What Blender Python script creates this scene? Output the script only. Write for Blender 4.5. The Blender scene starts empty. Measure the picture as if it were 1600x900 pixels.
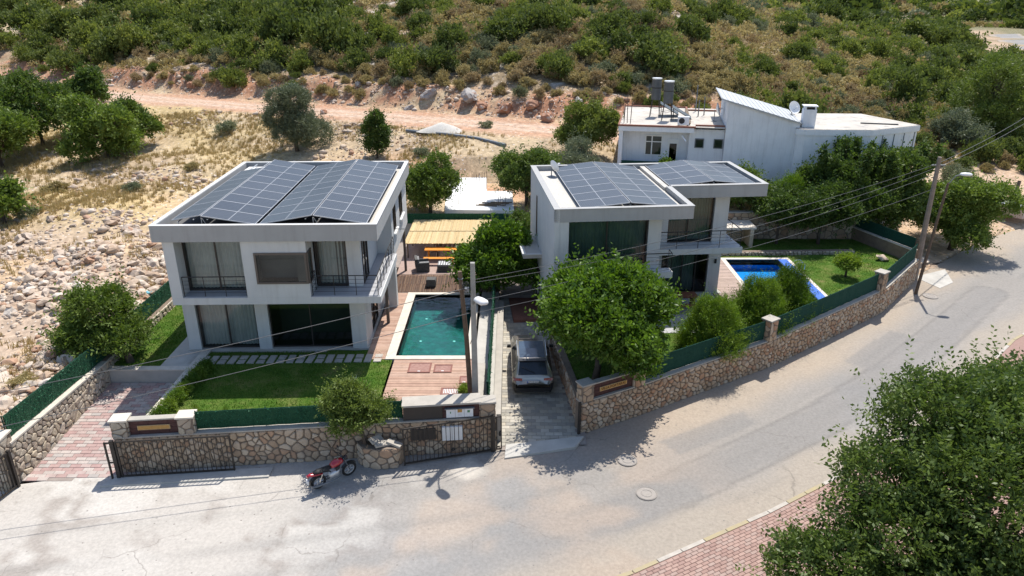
import bpy, math, random
import numpy as np
from mathutils import Vector, Matrix

# ------------------------------------------------------------------ camera, sky, sun, exposure
R = math.radians
scn = bpy.context.scene
C = scn.collection
cam_d = bpy.data.cameras.new('camera')
cam_d.sensor_width = 36.0
cam_d.lens = 36.0 * 1130 / 1600
cam_d.clip_end = 6000
cam = bpy.data.objects.new('camera', cam_d)
cam.location = (0, 0, 16)
cam.rotation_euler = (R(90 - 22.06), 0, 0)
C.objects.link(cam)
scn.camera = cam

SUN_EL, SUN_AZ = 62.5, 24.5          # azimuth measured from +Y towards +X
world = bpy.data.worlds.new('World'); scn.world = world; world.use_nodes = True
wn = world.node_tree.nodes; wl = world.node_tree.links
sky = wn.new('ShaderNodeTexSky'); sky.sky_type = 'NISHITA'; sky.sun_disc = False
sky.sun_elevation = R(SUN_EL); sky.sun_rotation = R(SUN_AZ)
wl.new(sky.outputs[0], wn['Background'].inputs[0]); wn['Background'].inputs[1].default_value = 0.15
sun_d = bpy.data.lights.new('sun', 'SUN'); sun_d.energy = 4.8; sun_d.angle = R(0.53); sun_d.color = (1.0, 0.95, 0.87)
sun = bpy.data.objects.new('sun', sun_d); C.objects.link(sun)
sv = Vector((math.sin(R(SUN_AZ)) * math.cos(R(SUN_EL)), math.cos(R(SUN_AZ)) * math.cos(R(SUN_EL)), math.sin(R(SUN_EL))))
sun.rotation_euler = sv.to_track_quat('Z', 'Y').to_euler(); sun.location = sv * 80
scn.view_settings.view_transform = 'Standard'; scn.view_settings.look = 'None'
scn.view_settings.exposure = 0.34; scn.view_settings.gamma = 1.0
scn.render.engine = 'CYCLES'
scn.cycles.max_bounces = 6; scn.cycles.transparent_max_bounces = 12; scn.cycles.diffuse_bounces = 3
scn.cycles.caustics_reflective = False; scn.cycles.caustics_refractive = False

rng = np.random.default_rng(11); random.seed(11)

# ------------------------------------------------------------------ materials
def _n(nt, t, **k):
    n = nt.nodes.new(t)
    for a, b in k.items(): setattr(n, a, b)
    return n
def _ramp(nt, stops, interp='LINEAR'):
    r = _n(nt, 'ShaderNodeValToRGB'); cr = r.color_ramp; cr.interpolation = interp
    while len(cr.elements) < len(stops): cr.elements.new(0.5)
    for e, (p, c) in zip(cr.elements, stops): e.position = p; e.color = (*c, 1)
    return r
def mat(name, c1, c2=None, scale=2.0, rough=0.75, metal=0.0, bump=0.0, bscale=30, vary=None, spec=0.4, stops=None, speck=None, coat=0):
    m = bpy.data.materials.new(name); m.use_nodes = True; nt = m.node_tree; L = nt.links
    b = nt.nodes['Principled BSDF']; b.inputs['Roughness'].default_value = rough; b.inputs['Metallic'].default_value = metal
    b.inputs['Specular IOR Level'].default_value = spec
    if coat: b.inputs['Coat Weight'].default_value = coat
    c2 = c2 or tuple(v * 0.85 for v in c1)
    g = _n(nt, 'ShaderNodeNewGeometry')
    no = _n(nt, 'ShaderNodeTexNoise'); no.inputs['Scale'].default_value = scale; no.inputs['Detail'].default_value = 7; no.inputs['Roughness'].default_value = 0.62
    L.new(g.outputs['Position'], no.inputs['Vector'])
    rp = _ramp(nt, stops or [(0.32, c1), (0.68, c2)]); L.new(no.outputs[0], rp.inputs[0]); col = rp.outputs[0]
    if vary:                                    # each piece its own tone
        oi = _n(nt, 'ShaderNodeObjectInfo'); at = _n(nt, 'ShaderNodeAttribute', attribute_name='rnd')
        ad = _n(nt, 'ShaderNodeMath', operation='ADD'); L.new(oi.outputs['Random'], ad.inputs[0]); L.new(at.outputs['Fac'], ad.inputs[1])
        fr = _n(nt, 'ShaderNodeMath', operation='FRACT'); L.new(ad.outputs[0], fr.inputs[0])
        r2 = _ramp(nt, [(i / max(1, len(vary)), c) for i, c in enumerate(vary)], 'CONSTANT' if len(vary) > 2 else 'LINEAR'); L.new(fr.outputs[0], r2.inputs[0])
        mx = _n(nt, 'ShaderNodeMix', data_type='RGBA', blend_type='MULTIPLY'); mx.inputs[0].default_value = 1
        L.new(col, mx.inputs[6]); L.new(r2.outputs[0], mx.inputs[7]); col = mx.outputs[2]
    if speck:                                   # (scale, colour, threshold)
        s = _n(nt, 'ShaderNodeTexNoise'); s.inputs['Scale'].default_value = speck[0]; s.inputs['Detail'].default_value = 3
        L.new(g.outputs['Position'], s.inputs['Vector'])
        r3 = _ramp(nt, [(speck[2], (0, 0, 0)), (speck[2] + 0.08, (1, 1, 1))]); L.new(s.outputs[0], r3.inputs[0])
        mx = _n(nt, 'ShaderNodeMix', data_type='RGBA'); L.new(r3.outputs[0], mx.inputs[0]); L.new(col, mx.inputs[6]); mx.inputs[7].default_value = (*speck[1], 1); col = mx.outputs[2]
    L.new(col, b.inputs['Base Color'])
    if bump:
        bn = _n(nt, 'ShaderNodeTexNoise'); bn.inputs['Scale'].default_value = bscale; bn.inputs['Detail'].default_value = 4
        L.new(g.outputs['Position'], bn.inputs['Vector'])
        bp = _n(nt, 'ShaderNodeBump'); bp.inputs['Strength'].default_value = bump; bp.inputs['Distance'].default_value = 0.04
        L.new(bn.outputs[0], bp.inputs['Height']); L.new(bp.outputs[0], b.inputs['Normal'])
    return m
def leafmat(name, lo, mid, hi, trans=0.3, rough=0.55):
    m = bpy.data.materials.new(name); m.use_nodes = True; nt = m.node_tree; L = nt.links
    b = nt.nodes['Principled BSDF']; b.inputs['Roughness'].default_value = rough; b.inputs['Specular IOR Level'].default_value = 0.35
    at = _n(nt, 'ShaderNodeAttribute', attribute_name='rnd'); oi = _n(nt, 'ShaderNodeObjectInfo')
    ma = _n(nt, 'ShaderNodeMath', operation='MULTIPLY_ADD'); ma.inputs[1].default_value = 0.3; L.new(oi.outputs['Random'], ma.inputs[0])
    sc = _n(nt, 'ShaderNodeMath', operation='MULTIPLY'); sc.inputs[1].default_value = 0.75; L.new(at.outputs['Fac'], sc.inputs[0]); L.new(sc.outputs[0], ma.inputs[2])
    rp = _ramp(nt, [(0.0, lo), (0.5, mid), (1.0, hi)]); L.new(ma.outputs[0], rp.inputs[0]); L.new(rp.outputs[0], b.inputs['Base Color'])
    tr = _n(nt, 'ShaderNodeBsdfTranslucent'); hs = _n(nt, 'ShaderNodeHueSaturation'); hs.inputs['Value'].default_value = 1.35; hs.inputs['Saturation'].default_value = 1.1
    L.new(rp.outputs[0], hs.inputs['Color']); L.new(hs.outputs[0], tr.inputs[0])
    ms = _n(nt, 'ShaderNodeMixShader'); ms.inputs[0].default_value = trans
    L.new(b.outputs[0], ms.inputs[1]); L.new(tr.outputs[0], ms.inputs[2]); L.new(ms.outputs[0], nt.nodes['Material Output'].inputs[0])
    return m
def glassmat(name, tint, refl=1.0, rough=0.02, ior=1.5, wave=0, wscale=3):
    m = bpy.data.materials.new(name); m.use_nodes = True; nt = m.node_tree; L = nt.links
    nt.nodes.remove(nt.nodes['Principled BSDF'])
    t = _n(nt, 'ShaderNodeBsdfTransparent'); t.inputs[0].default_value = (*tint, 1)
    gl = _n(nt, 'ShaderNodeBsdfGlossy'); gl.inputs['Roughness'].default_value = rough; gl.inputs[0].default_value = (refl, refl, refl, 1)
    f = _n(nt, 'ShaderNodeFresnel'); f.inputs[0].default_value = ior
    if wave:
        g = _n(nt, 'ShaderNodeNewGeometry'); no = _n(nt, 'ShaderNodeTexNoise'); no.inputs['Scale'].default_value = wscale; no.inputs['Detail'].default_value = 3
        L.new(g.outputs['Position'], no.inputs['Vector']); bp = _n(nt, 'ShaderNodeBump'); bp.inputs['Strength'].default_value = wave; bp.inputs['Distance'].default_value = 0.05
        L.new(no.outputs[0], bp.inputs['Height']); L.new(bp.outputs[0], gl.inputs['Normal']); L.new(bp.outputs[0], f.inputs['Normal'])
    ms = _n(nt, 'ShaderNodeMixShader'); L.new(f.outputs[0], ms.inputs[0]); L.new(t.outputs[0], ms.inputs[1]); L.new(gl.outputs[0], ms.inputs[2])
    L.new(ms.outputs[0], nt.nodes['Material Output'].inputs[0])
    return m
def attrmat(name, attr='tone', rough=0.9, fine=14, amt=0.25, bump=0.3, bscale=25, speck=None, cracks=False):
    """surface whose own colour patches are stored per vertex; the shader adds grain"""
    m = bpy.data.materials.new(name); m.use_nodes = True; nt = m.node_tree; L = nt.links
    b = nt.nodes['Principled BSDF']; b.inputs['Roughness'].default_value = rough; b.inputs['Specular IOR Level'].default_value = 0.2
    at = _n(nt, 'ShaderNodeAttribute', attribute_name=attr); g = _n(nt, 'ShaderNodeNewGeometry')
    no = _n(nt, 'ShaderNodeTexNoise'); no.inputs['Scale'].default_value = fine; no.inputs['Detail'].default_value = 8; no.inputs['Roughness'].default_value = 0.7
    L.new(g.outputs['Position'], no.inputs['Vector'])
    mr = _n(nt, 'ShaderNodeMapRange'); mr.inputs[1].default_value = 0.3; mr.inputs[2].default_value = 0.7; mr.inputs[3].default_value = 1 - amt; mr.inputs[4].default_value = 1 + amt
    L.new(no.outputs[0], mr.inputs[0])
    mx = _n(nt, 'ShaderNodeVectorMath', operation='SCALE'); L.new(at.outputs['Color'], mx.inputs[0]); L.new(mr.outputs[0], mx.inputs['Scale']); col = mx.outputs[0]
    if speck:
        s = _n(nt, 'ShaderNodeTexVoronoi'); s.inputs['Scale'].default_value = speck[0]; L.new(g.outputs['Position'], s.inputs['Vector'])
        r3 = _ramp(nt, [(speck[2], (1, 1, 1)), (speck[2] + 0.05, (0, 0, 0))]); L.new(s.outputs['Distance'], r3.inputs[0])
        m2 = _n(nt, 'ShaderNodeMix', data_type='RGBA'); L.new(r3.outputs[0], m2.inputs[0]); L.new(col, m2.inputs[6]); m2.inputs[7].default_value = (*speck[1], 1); col = m2.outputs[2]
    if cracks:
        wp = _n(nt, 'ShaderNodeTexNoise'); wp.inputs['Scale'].default_value = 0.8; wp.inputs['Detail'].default_value = 5; L.new(g.outputs['Position'], wp.inputs['Vector'])
        ad = _n(nt, 'ShaderNodeVectorMath', operation='MULTIPLY_ADD'); ad.inputs[1].default_value = (1.6, 1.6, 0); L.new(wp.outputs['Color'], ad.inputs[0]); L.new(g.outputs['Position'], ad.inputs[2])
        vo = _n(nt, 'ShaderNodeTexVoronoi', feature='DISTANCE_TO_EDGE'); vo.inputs['Scale'].default_value = 0.26; L.new(ad.outputs[0], vo.inputs['Vector'])
        rc = _ramp(nt, [(0.0, (1, 1, 1)), (0.008, (0, 0, 0))]); L.new(vo.outputs['Distance'], rc.inputs[0])
        mk = _n(nt, 'ShaderNodeTexNoise'); mk.inputs['Scale'].default_value = 0.35; L.new(g.outputs['Position'], mk.inputs['Vector']); rk = _ramp(nt, [(0.52, (0, 0, 0)), (0.6, (0.5, 0.5, 0.5))]); L.new(mk.outputs[0], rk.inputs[0])
        mu = _n(nt, 'ShaderNodeMath', operation='MULTIPLY'); L.new(rc.outputs[0], mu.inputs[0]); L.new(rk.outputs[0], mu.inputs[1])
        m3 = _n(nt, 'ShaderNodeMix', data_type='RGBA'); L.new(mu.outputs[0], m3.inputs[0]); L.new(col, m3.inputs[6]); m3.inputs[7].default_value = (0.13, 0.115, 0.1, 1); col = m3.outputs[2]
        st = _n(nt, 'ShaderNodeTexNoise'); st.inputs['Scale'].default_value = 1.3; st.inputs['Detail'].default_value = 9; st.inputs['Roughness'].default_value = 0.75; L.new(g.outputs['Position'], st.inputs['Vector'])
        rs = _ramp(nt, [(0.6, (0, 0, 0)), (0.72, (0.4, 0.4, 0.4))]); L.new(st.outputs[0], rs.inputs[0])
        m4 = _n(nt, 'ShaderNodeMix', data_type='RGBA'); L.new(rs.outputs[0], m4.inputs[0]); L.new(col, m4.inputs[6]); m4.inputs[7].default_value = (0.19, 0.165, 0.14, 1); col = m4.outputs[2]
    L.new(col, b.inputs['Base Color'])
    bn = _n(nt, 'ShaderNodeTexNoise'); bn.inputs['Scale'].default_value = bscale; bn.inputs['Detail'].default_value = 5; L.new(g.outputs['Position'], bn.inputs['Vector'])
    bp = _n(nt, 'ShaderNodeBump'); bp.inputs['Strength'].default_value = bump; bp.inputs['Distance'].default_value = 0.05
    L.new(bn.outputs[0], bp.inputs['Height']); L.new(bp.outputs[0], b.inputs['Normal'])
    return m
def solarmat():
    m = bpy.data.materials.new('solar_cells'); m.use_nodes = True; nt = m.node_tree; L = nt.links
    b = nt.nodes['Principled BSDF']; b.inputs['Roughness'].default_value = 0.3; b.inputs['Specular IOR Level'].default_value = 0.45
    tc = _n(nt, 'ShaderNodeTexCoord'); sp = _n(nt, 'ShaderNodeSeparateXYZ'); L.new(tc.outputs['Object'], sp.inputs[0])
    outs = []
    for i, s in ((0, 1 / 0.099), (1, 1 / 0.21)):
        mu = _n(nt, 'ShaderNodeMath', operation='MULTIPLY'); mu.inputs[1].default_value = s; L.new(sp.outputs[i], mu.inputs[0])
        fr = _n(nt, 'ShaderNodeMath', operation='FRACT'); L.new(mu.outputs[0], fr.inputs[0])
        lt = _n(nt, 'ShaderNodeMath', operation='LESS_THAN'); lt.inputs[1].default_value = 0.07; L.new(fr.outputs[0], lt.inputs[0]); outs.append(lt)
    mxm = _n(nt, 'ShaderNodeMath', operation='MAXIMUM'); L.new(outs[0].outputs[0], mxm.inputs[0]); L.new(outs[1].outputs[0], mxm.inputs[1])
    oi = _n(nt, 'ShaderNodeObjectInfo'); rp = _ramp(nt, [(0, (0.03, 0.031, 0.035)), (1, (0.042, 0.043, 0.047))]); L.new(oi.outputs['Random'], rp.inputs[0])
    mx = _n(nt, 'ShaderNodeMix', data_type='RGBA'); L.new(mxm.outputs[0], mx.inputs[0]); L.new(rp.outputs[0], mx.inputs[6]); mx.inputs[7].default_value = (0.11, 0.12, 0.14, 1)
    L.new(mx.outputs[2], b.inputs['Base Color'])
    return m

def weathered(name, c1, c2, stain, amt=0.35):
    """painted render with dust blotches and rain streaks"""
    m = mat(name, c1, c2, 0.9, 0.88, bump=0.1, bscale=50); nt = m.node_tree; L = nt.links; b = nt.nodes['Principled BSDF']
    src = b.inputs['Base Color'].links[0].from_socket; g = _n(nt, 'ShaderNodeNewGeometry')
    vm = _n(nt, 'ShaderNodeVectorMath', operation='MULTIPLY'); vm.inputs[1].default_value = (2.6, 2.6, 0.22); L.new(g.outputs['Position'], vm.inputs[0])
    no = _n(nt, 'ShaderNodeTexNoise'); no.inputs['Scale'].default_value = 1.6; no.inputs['Detail'].default_value = 8; no.inputs['Roughness'].default_value = 0.68; L.new(vm.outputs[0], no.inputs['Vector'])
    r1 = _ramp(nt, [(0.5, (0, 0, 0)), (0.74, (amt, amt, amt))]); L.new(no.outputs[0], r1.inputs[0])
    mx = _n(nt, 'ShaderNodeMix', data_type='RGBA'); L.new(r1.outputs[0], mx.inputs[0]); L.new(src, mx.inputs[6]); mx.inputs[7].default_value = (*stain, 1); L.new(mx.outputs[2], b.inputs['Base Color'])
    return m
MT = {}
MT['render'] = weathered('white_render', (0.61, 0.61, 0.595), (0.54, 0.545, 0.54), (0.36, 0.34, 0.31))
MT['fascia'] = weathered('grey_render', (0.39, 0.39, 0.385), (0.35, 0.35, 0.345), (0.24, 0.225, 0.205))
MT['whitewash'] = weathered('whitewash', (0.8, 0.81, 0.83), (0.7, 0.715, 0.74), (0.4, 0.4, 0.4), 0.35)
MT['dark_metal'] = mat('dark_metal', (0.035, 0.033, 0.032), (0.05, 0.047, 0.045), 4, 0.45, 0.3)
MT['gate_metal'] = mat('gate_metal', (0.03, 0.026, 0.024), (0.055, 0.048, 0.042), 5, 0.5, 0.3)
MT['frame'] = mat('window_frame_brown', (0.045, 0.038, 0.036), (0.06, 0.05, 0.045), 4, 0.4, 0.2)
MT['bay_frame'] = mat('bay_frame_brown', (0.11, 0.09, 0.075), (0.13, 0.105, 0.09), 4, 0.5)
MT['white_frame'] = mat('white_upvc', (0.8, 0.8, 0.78), (0.75, 0.75, 0.73), 4, 0.4)
MT['alu'] = mat('aluminium', (0.62, 0.63, 0.64), (0.55, 0.56, 0.57), 6, 0.4, 0.6)
MT['panel_frame'] = mat('panel_frame', (0.46, 0.47, 0.49), (0.4, 0.41, 0.43), 6, 0.45, 0.2)
MT['galv'] = mat('galvanised_steel', (0.24, 0.255, 0.27), (0.16, 0.17, 0.18), 3, 0.55, 0.5)
MT['solar'] = solarmat()
MT['gravel'] = mat('roof_gravel', (0.42, 0.4, 0.36), (0.62, 0.59, 0.54), 16, 0.95, bump=0.8, bscale=18, speck=(30, (0.2, 0.19, 0.18), 0.62))
MT['membrane'] = mat('dark_roof_membrane', (0.09, 0.09, 0.092), (0.13, 0.13, 0.13), 1.5, 0.9)
MT['glass'] = glassmat('window_glass', (0.72, 0.77, 0.76), 1.0)
MT['green_glass'] = glassmat('green_window_glass', (0.42, 0.51, 0.47), 1.0)
MT['car_glass'] = glassmat('car_glass', (0.06, 0.07, 0.08), 1.0)
MT['curtain'] = mat('curtain_cloth', (0.72, 0.72, 0.7), (0.62, 0.62, 0.6), 2, 0.95)
MT['curtain_blue'] = mat('curtain_bluegreen', (0.6, 0.64, 0.61), (0.5, 0.54, 0.52), 2, 0.95)
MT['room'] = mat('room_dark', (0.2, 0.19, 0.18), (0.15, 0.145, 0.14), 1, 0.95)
MT['floor_tile'] = mat('balcony_floor', (0.4, 0.4, 0.41), (0.34, 0.34, 0.35), 1.5, 0.7)
MT['concrete'] = mat('concrete', (0.5, 0.48, 0.44), (0.38, 0.365, 0.335), 1.2, 0.92, bump=0.2, bscale=20)
MT['beige_cap'] = mat('beige_cap', (0.44, 0.405, 0.355), (0.35, 0.325, 0.285), 2, 0.9, bump=0.2, bscale=20)
MT['travertine'] = mat('travertine', (0.64, 0.58, 0.5), (0.52, 0.47, 0.4), 3, 0.85, bump=0.25, bscale=15)
MT['white_conc'] = mat('white_concrete_slab', (0.8, 0.8, 0.79), (0.7, 0.7, 0.69), 1.0, 0.9)
MT['roof_conc'] = mat('roof_concrete', (0.55, 0.51, 0.45), (0.4, 0.37, 0.33), 0.7, 0.95, bump=0.2, bscale=10, speck=(1.6, (0.33, 0.31, 0.29), 0.58))
MT['brick'] = mat('red_brick_edge', (0.3, 0.13, 0.09), (0.22, 0.1, 0.07), 6, 0.9)
MT['stone'] = mat('wall_stone', (1.0, 0.96, 0.9), (0.78, 0.73, 0.68), 4, 0.9, bump=0.5, bscale=14,
                  vary=[(0.45, 0.355, 0.265), (0.52, 0.43, 0.34), (0.4, 0.3, 0.22), (0.48, 0.38, 0.28), (0.44, 0.3, 0.21), (0.55, 0.47, 0.38), (0.43, 0.345, 0.265)])
MT['stone_red'] = mat('wall_stone_warm', (1.0, 0.95, 0.9), (0.76, 0.7, 0.64), 4, 0.9, bump=0.5, bscale=14,
                  vary=[(0.5, 0.385, 0.28), (0.56, 0.455, 0.35), (0.46, 0.33, 0.225), (0.53, 0.42, 0.31), (0.47, 0.3, 0.2), (0.58, 0.49, 0.39), (0.42, 0.325, 0.245)])
MT['stone_grey'] = mat('wall_stone_pale', (1.0, 0.97, 0.93), (0.75, 0.72, 0.68), 4, 0.9, bump=0.5, bscale=14,
                  vary=[(0.5, 0.44, 0.36), (0.56, 0.5, 0.42), (0.44, 0.37, 0.3), (0.52, 0.45, 0.35)])
MT['mortar'] = mat('mortar', (0.24, 0.19, 0.15), (0.17, 0.135, 0.105), 3, 0.95)
MT['mortar_pale'] = mat('mortar_pale', (0.24, 0.185, 0.14), (0.17, 0.13, 0.1), 3, 0.95)
MT['tile_red'] = mat('dark_red_tile', (0.09, 0.035, 0.03), (0.06, 0.026, 0.024), 5, 0.7, bump=0.3, bscale=30)
MT['brown_paint'] = mat('brown_paint', (0.075, 0.06, 0.048), (0.055, 0.045, 0.038), 1.5, 0.8)
MT['gold'] = mat('golden_plate', (0.5, 0.29, 0.09), (0.42, 0.23, 0.07), 8, 0.5, 0.2)
MT['gold_pale'] = mat('pale_gold_edge', (0.52, 0.38, 0.2), (0.45, 0.32, 0.17), 8, 0.5)
MT['band_cap'] = mat('band_coping', (0.56, 0.56, 0.55), (0.5, 0.5, 0.49), 1, 0.85)
MT['cover'] = mat('manhole_iron', (0.27, 0.245, 0.22), (0.33, 0.3, 0.27), 8, 0.85)
MT['letter'] = mat('dark_letter', (0.07, 0.03, 0.015), (0.05, 0.025, 0.012), 8, 0.7)
MT['black'] = mat('black_rubber', (0.015, 0.015, 0.016), (0.025, 0.025, 0.025), 8, 0.7)
MT['black_gloss'] = mat('black_plastic', (0.02, 0.02, 0.022), (0.026, 0.026, 0.028), 8, 0.35)
MT['hedge'] = mat('green_grass_mesh', (0.01, 0.06, 0.028), (0.022, 0.1, 0.045), 22, 0.9, bump=1.0, bscale=50, speck=(60, (0.004, 0.03, 0.016), 0.58))
MT['hedge_dark'] = mat('dark_green_mesh', (0.013, 0.05, 0.037), (0.02, 0.068, 0.048), 8, 0.9, bump=0.5, bscale=60, spec=0.15)
MT['deck'] = mat('deck_board', (1, 0.96, 0.93), (0.78, 0.74, 0.71), 3, 0.8, vary=[(0.45, 0.3, 0.23), (0.5, 0.35, 0.27), (0.42, 0.28, 0.215), (0.48, 0.34, 0.27)])
MT['deck_grey'] = mat('grey_deck_board', (1, 0.97, 0.95), (0.8, 0.77, 0.75), 3, 0.8, vary=[(0.4, 0.31, 0.26), (0.45, 0.35, 0.3), (0.36, 0.28, 0.24), (0.42, 0.33, 0.28)])
MT['hatch'] = mat('red_hatch', (0.24, 0.095, 0.07), (0.18, 0.075, 0.06), 5, 0.7)
MT['hatch_in'] = mat('red_hatch_grating', (0.34, 0.2, 0.165), (0.24, 0.12, 0.1), 9, 0.75)
MT['paver_red'] = mat('drive_paver', (1, 0.97, 0.95), (0.8, 0.77, 0.75), 3.5, 0.88, bump=0.15,
                      vary=[(0.43, 0.31, 0.29), (0.47, 0.42, 0.39), (0.41, 0.285, 0.27), (0.46, 0.37, 0.345), (0.42, 0.395, 0.375), (0.42, 0.3, 0.28), (0.5, 0.45, 0.42)])
MT['paver_grey'] = mat('grey_drive_paver', (1, 0.98, 0.95), (0.82, 0.8, 0.77), 3.5, 0.88, bump=0.15,
                      vary=[(0.42, 0.4, 0.35), (0.5, 0.475, 0.42), (0.36, 0.345, 0.305), (0.46, 0.425, 0.36), (0.33, 0.32, 0.295)])
MT['paver_pink'] = mat('pink_paver', (1, 0.97, 0.95), (0.82, 0.78, 0.76), 3.5, 0.88, vary=[(0.35, 0.24, 0.205), (0.39, 0.275, 0.235), (0.325, 0.22, 0.19), (0.37, 0.28, 0.245)])
MT['joint'] = mat('paver_joint', (0.24, 0.2, 0.18), (0.3, 0.26, 0.23), 3, 0.95)
MT['joint_pink'] = mat('pink_paver_joint', (0.27, 0.175, 0.145), (0.32, 0.21, 0.175), 9, 0.95)
MT['kerb_y'] = mat('yellow_kerb_paint', (0.38, 0.315, 0.175), (0.33, 0.285, 0.2), 4, 0.85)
MT['kerb_w'] = mat('white_kerb_paint', (0.48, 0.44, 0.385), (0.36, 0.33, 0.29), 4, 0.85)
MT['lawn'] = mat('lawn_turf', (0.05, 0.105, 0.014), (0.09, 0.13, 0.025), 0.9, 0.95, bump=0.6, bscale=45, spec=0.1, stops=[(0.3, (0.035, 0.085, 0.012)), (0.45, (0.06, 0.12, 0.016)), (0.56, (0.1, 0.145, 0.03)), (0.68, (0.17, 0.165, 0.06))])
MT['blade'] = leafmat('grass_blade', (0.05, 0.125, 0.014), (0.09, 0.185, 0.022), (0.15, 0.23, 0.04), 0.3)
MT['dry'] = leafmat('dry_grass_blade', (0.3, 0.22, 0.1), (0.42, 0.32, 0.15), (0.34, 0.3, 0.13), 0.25)
MT['teal_tile'] = mat('teal_pool_tile', (0.0, 0.15, 0.15), (0.004, 0.22, 0.215), 3.2, 0.5, stops=[(0.3, (0.0, 0.045, 0.045)), (0.5, (0.0, 0.09, 0.083)), (0.7, (0.006, 0.15, 0.132))])
MT['blue_tile'] = mat('blue_pool_tile', (0.006, 0.24, 0.62), (0.015, 0.33, 0.74), 2.5, 0.4)
MT['blue_edge'] = mat('blue_gutter_tile', (0.04, 0.13, 0.55), (0.06, 0.18, 0.62), 5, 0.4)
MT['water_teal'] = glassmat('teal_water', (0.5, 0.93, 0.9), 0.9, 0.02, 1.33, 0.6, 3)
MT['water_blue'] = glassmat('blue_water', (0.6, 0.92, 1.0), 0.9, 0.02, 1.33, 0.25, 4)
MT['light'] = mat('white_plastic', (0.85, 0.85, 0.84), (0.8, 0.8, 0.8), 5, 0.3)
MT['reed'] = mat('brown_reed', (1, 0.95, 0.9), (0.7, 0.65, 0.6), 5, 0.9, vary=[(0.12, 0.07, 0.045), (0.2, 0.13, 0.085), (0.09, 0.05, 0.035), (0.16, 0.1, 0.07)])
MT['bamboo'] = mat('bamboo_reed', (1, 0.97, 0.92), (0.85, 0.8, 0.72), 5, 0.8, vary=[(0.56, 0.44, 0.24), (0.62, 0.5, 0.29), (0.5, 0.38, 0.2), (0.58, 0.46, 0.27)])
MT['orange'] = mat('orange_wood', (0.75, 0.28, 0.02), (0.62, 0.22, 0.02), 4, 0.55)
MT['redwood'] = mat('red_brown_wood', (0.2, 0.075, 0.035), (0.15, 0.055, 0.028), 5, 0.7)
MT['wood'] = mat('weathered_wood', (0.2, 0.15, 0.1), (0.12, 0.09, 0.065), 5, 0.9, bump=0.3, bscale=15)
MT['pole_wood'] = mat('pole_wood', (0.16, 0.11, 0.075), (0.1, 0.07, 0.05), 5, 0.9, bump=0.3, bscale=15)
MT['pole_conc'] = mat('pole_concrete', (0.34, 0.33, 0.3), (0.26, 0.25, 0.23), 2.5, 0.92, bump=0.2)
MT['pole_right'] = mat('weathered_pole', (0.3, 0.24, 0.2), (0.2, 0.16, 0.13), 3, 0.92, bump=0.2)
MT['cable'] = mat('cable', (0.13, 0.13, 0.13), (0.09, 0.09, 0.09), 3, 0.6)
MT['lamp'] = mat('lamp_white', (0.75, 0.75, 0.75), (0.68, 0.68, 0.68), 5, 0.4)
MT['cushion'] = mat('grey_cushion', (0.3, 0.3, 0.3), (0.12, 0.12, 0.125), 9, 0.95)
MT['wicker'] = mat('dark_wicker', (0.12, 0.115, 0.11), (0.06, 0.058, 0.055), 14, 0.8, bump=0.5, bscale=50)
MT['blue_cover'] = mat('blue_cover', (0.01, 0.07, 0.42), (0.015, 0.1, 0.5), 3, 0.5)
MT['bark'] = mat('bark', (0.11, 0.085, 0.065), (0.06, 0.045, 0.035), 6, 0.95, bump=0.6, bscale=14)
MT['rust'] = mat('rusty_rebar', (0.16, 0.12, 0.1), (0.11, 0.08, 0.065), 6, 0.8, 0.3)
MT['car_paint'] = mat('champagne_car_paint', (0.42, 0.39, 0.34), (0.4, 0.37, 0.325), 3, 0.28, 0.6, coat=1)
MT['car_roof'] = mat('dark_glass_roof', (0.02, 0.026, 0.035), (0.016, 0.02, 0.028), 3, 0.12, 0.0, spec=0.5)
MT['car_roof_glass'] = mat('panoramic_roof_glass', (0.05, 0.075, 0.11), (0.045, 0.065, 0.095), 3, 0.1, 0.0, spec=0.6)
MT['tank'] = mat('dark_tank_steel', (0.12, 0.125, 0.13), (0.09, 0.095, 0.1), 3, 0.5, 0.4)
MT['pale_sheet'] = mat('pale_sheet_roof', (0.42, 0.44, 0.46), (0.36, 0.375, 0.39), 1.2, 0.6, 0.2)
MT['red_light'] = mat('tail_light_red', (0.3, 0.01, 0.01), (0.2, 0.008, 0.008), 5, 0.2, coat=1)
MT['red_paint'] = mat('red_bike_paint', (0.4, 0.012, 0.025), (0.34, 0.01, 0.02), 5, 0.25, coat=1)
MT['chrome'] = mat('chrome', (0.7, 0.7, 0.7), (0.6, 0.6, 0.6), 5, 0.2, 1.0)
MT['plate'] = mat('number_plate', (0.75, 0.75, 0.74), (0.7, 0.7, 0.7), 5, 0.5)
MT['plate_blue'] = mat('plate_blue', (0.02, 0.07, 0.4), None, 5, 0.5)
MT['sticker_green'] = mat('sticker_green', (0.12, 0.3, 0.15), None, 9, 0.7)
MT['sticker_orange'] = mat('sticker_orange', (0.55, 0.3, 0.08), None, 9, 0.7)
MT['rock'] = mat('limestone', (1, 0.97, 0.94), (0.7, 0.65, 0.6), 2.5, 0.92, bump=0.5, bscale=8,
                 vary=[(0.55, 0.46, 0.38), (0.62, 0.54, 0.46), (0.48, 0.37, 0.28), (0.6, 0.51, 0.43), (0.46, 0.3, 0.21), (0.54, 0.45, 0.36), (0.66, 0.6, 0.53), (0.58, 0.48, 0.39), (0.5, 0.41, 0.33)])
MT['boulder'] = mat('grey_boulder', (0.4, 0.38, 0.36), (0.26, 0.22, 0.2), 1.1, 0.92, bump=0.8, bscale=4, speck=(1.2, (0.34, 0.17, 0.1), 0.6))
MT['red_rock'] = mat('red_earth_rock', (0.42, 0.24, 0.16), (0.3, 0.15, 0.09), 1.2, 0.95, bump=0.8, bscale=4, speck=(1.5, (0.48, 0.42, 0.37), 0.6))
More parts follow.
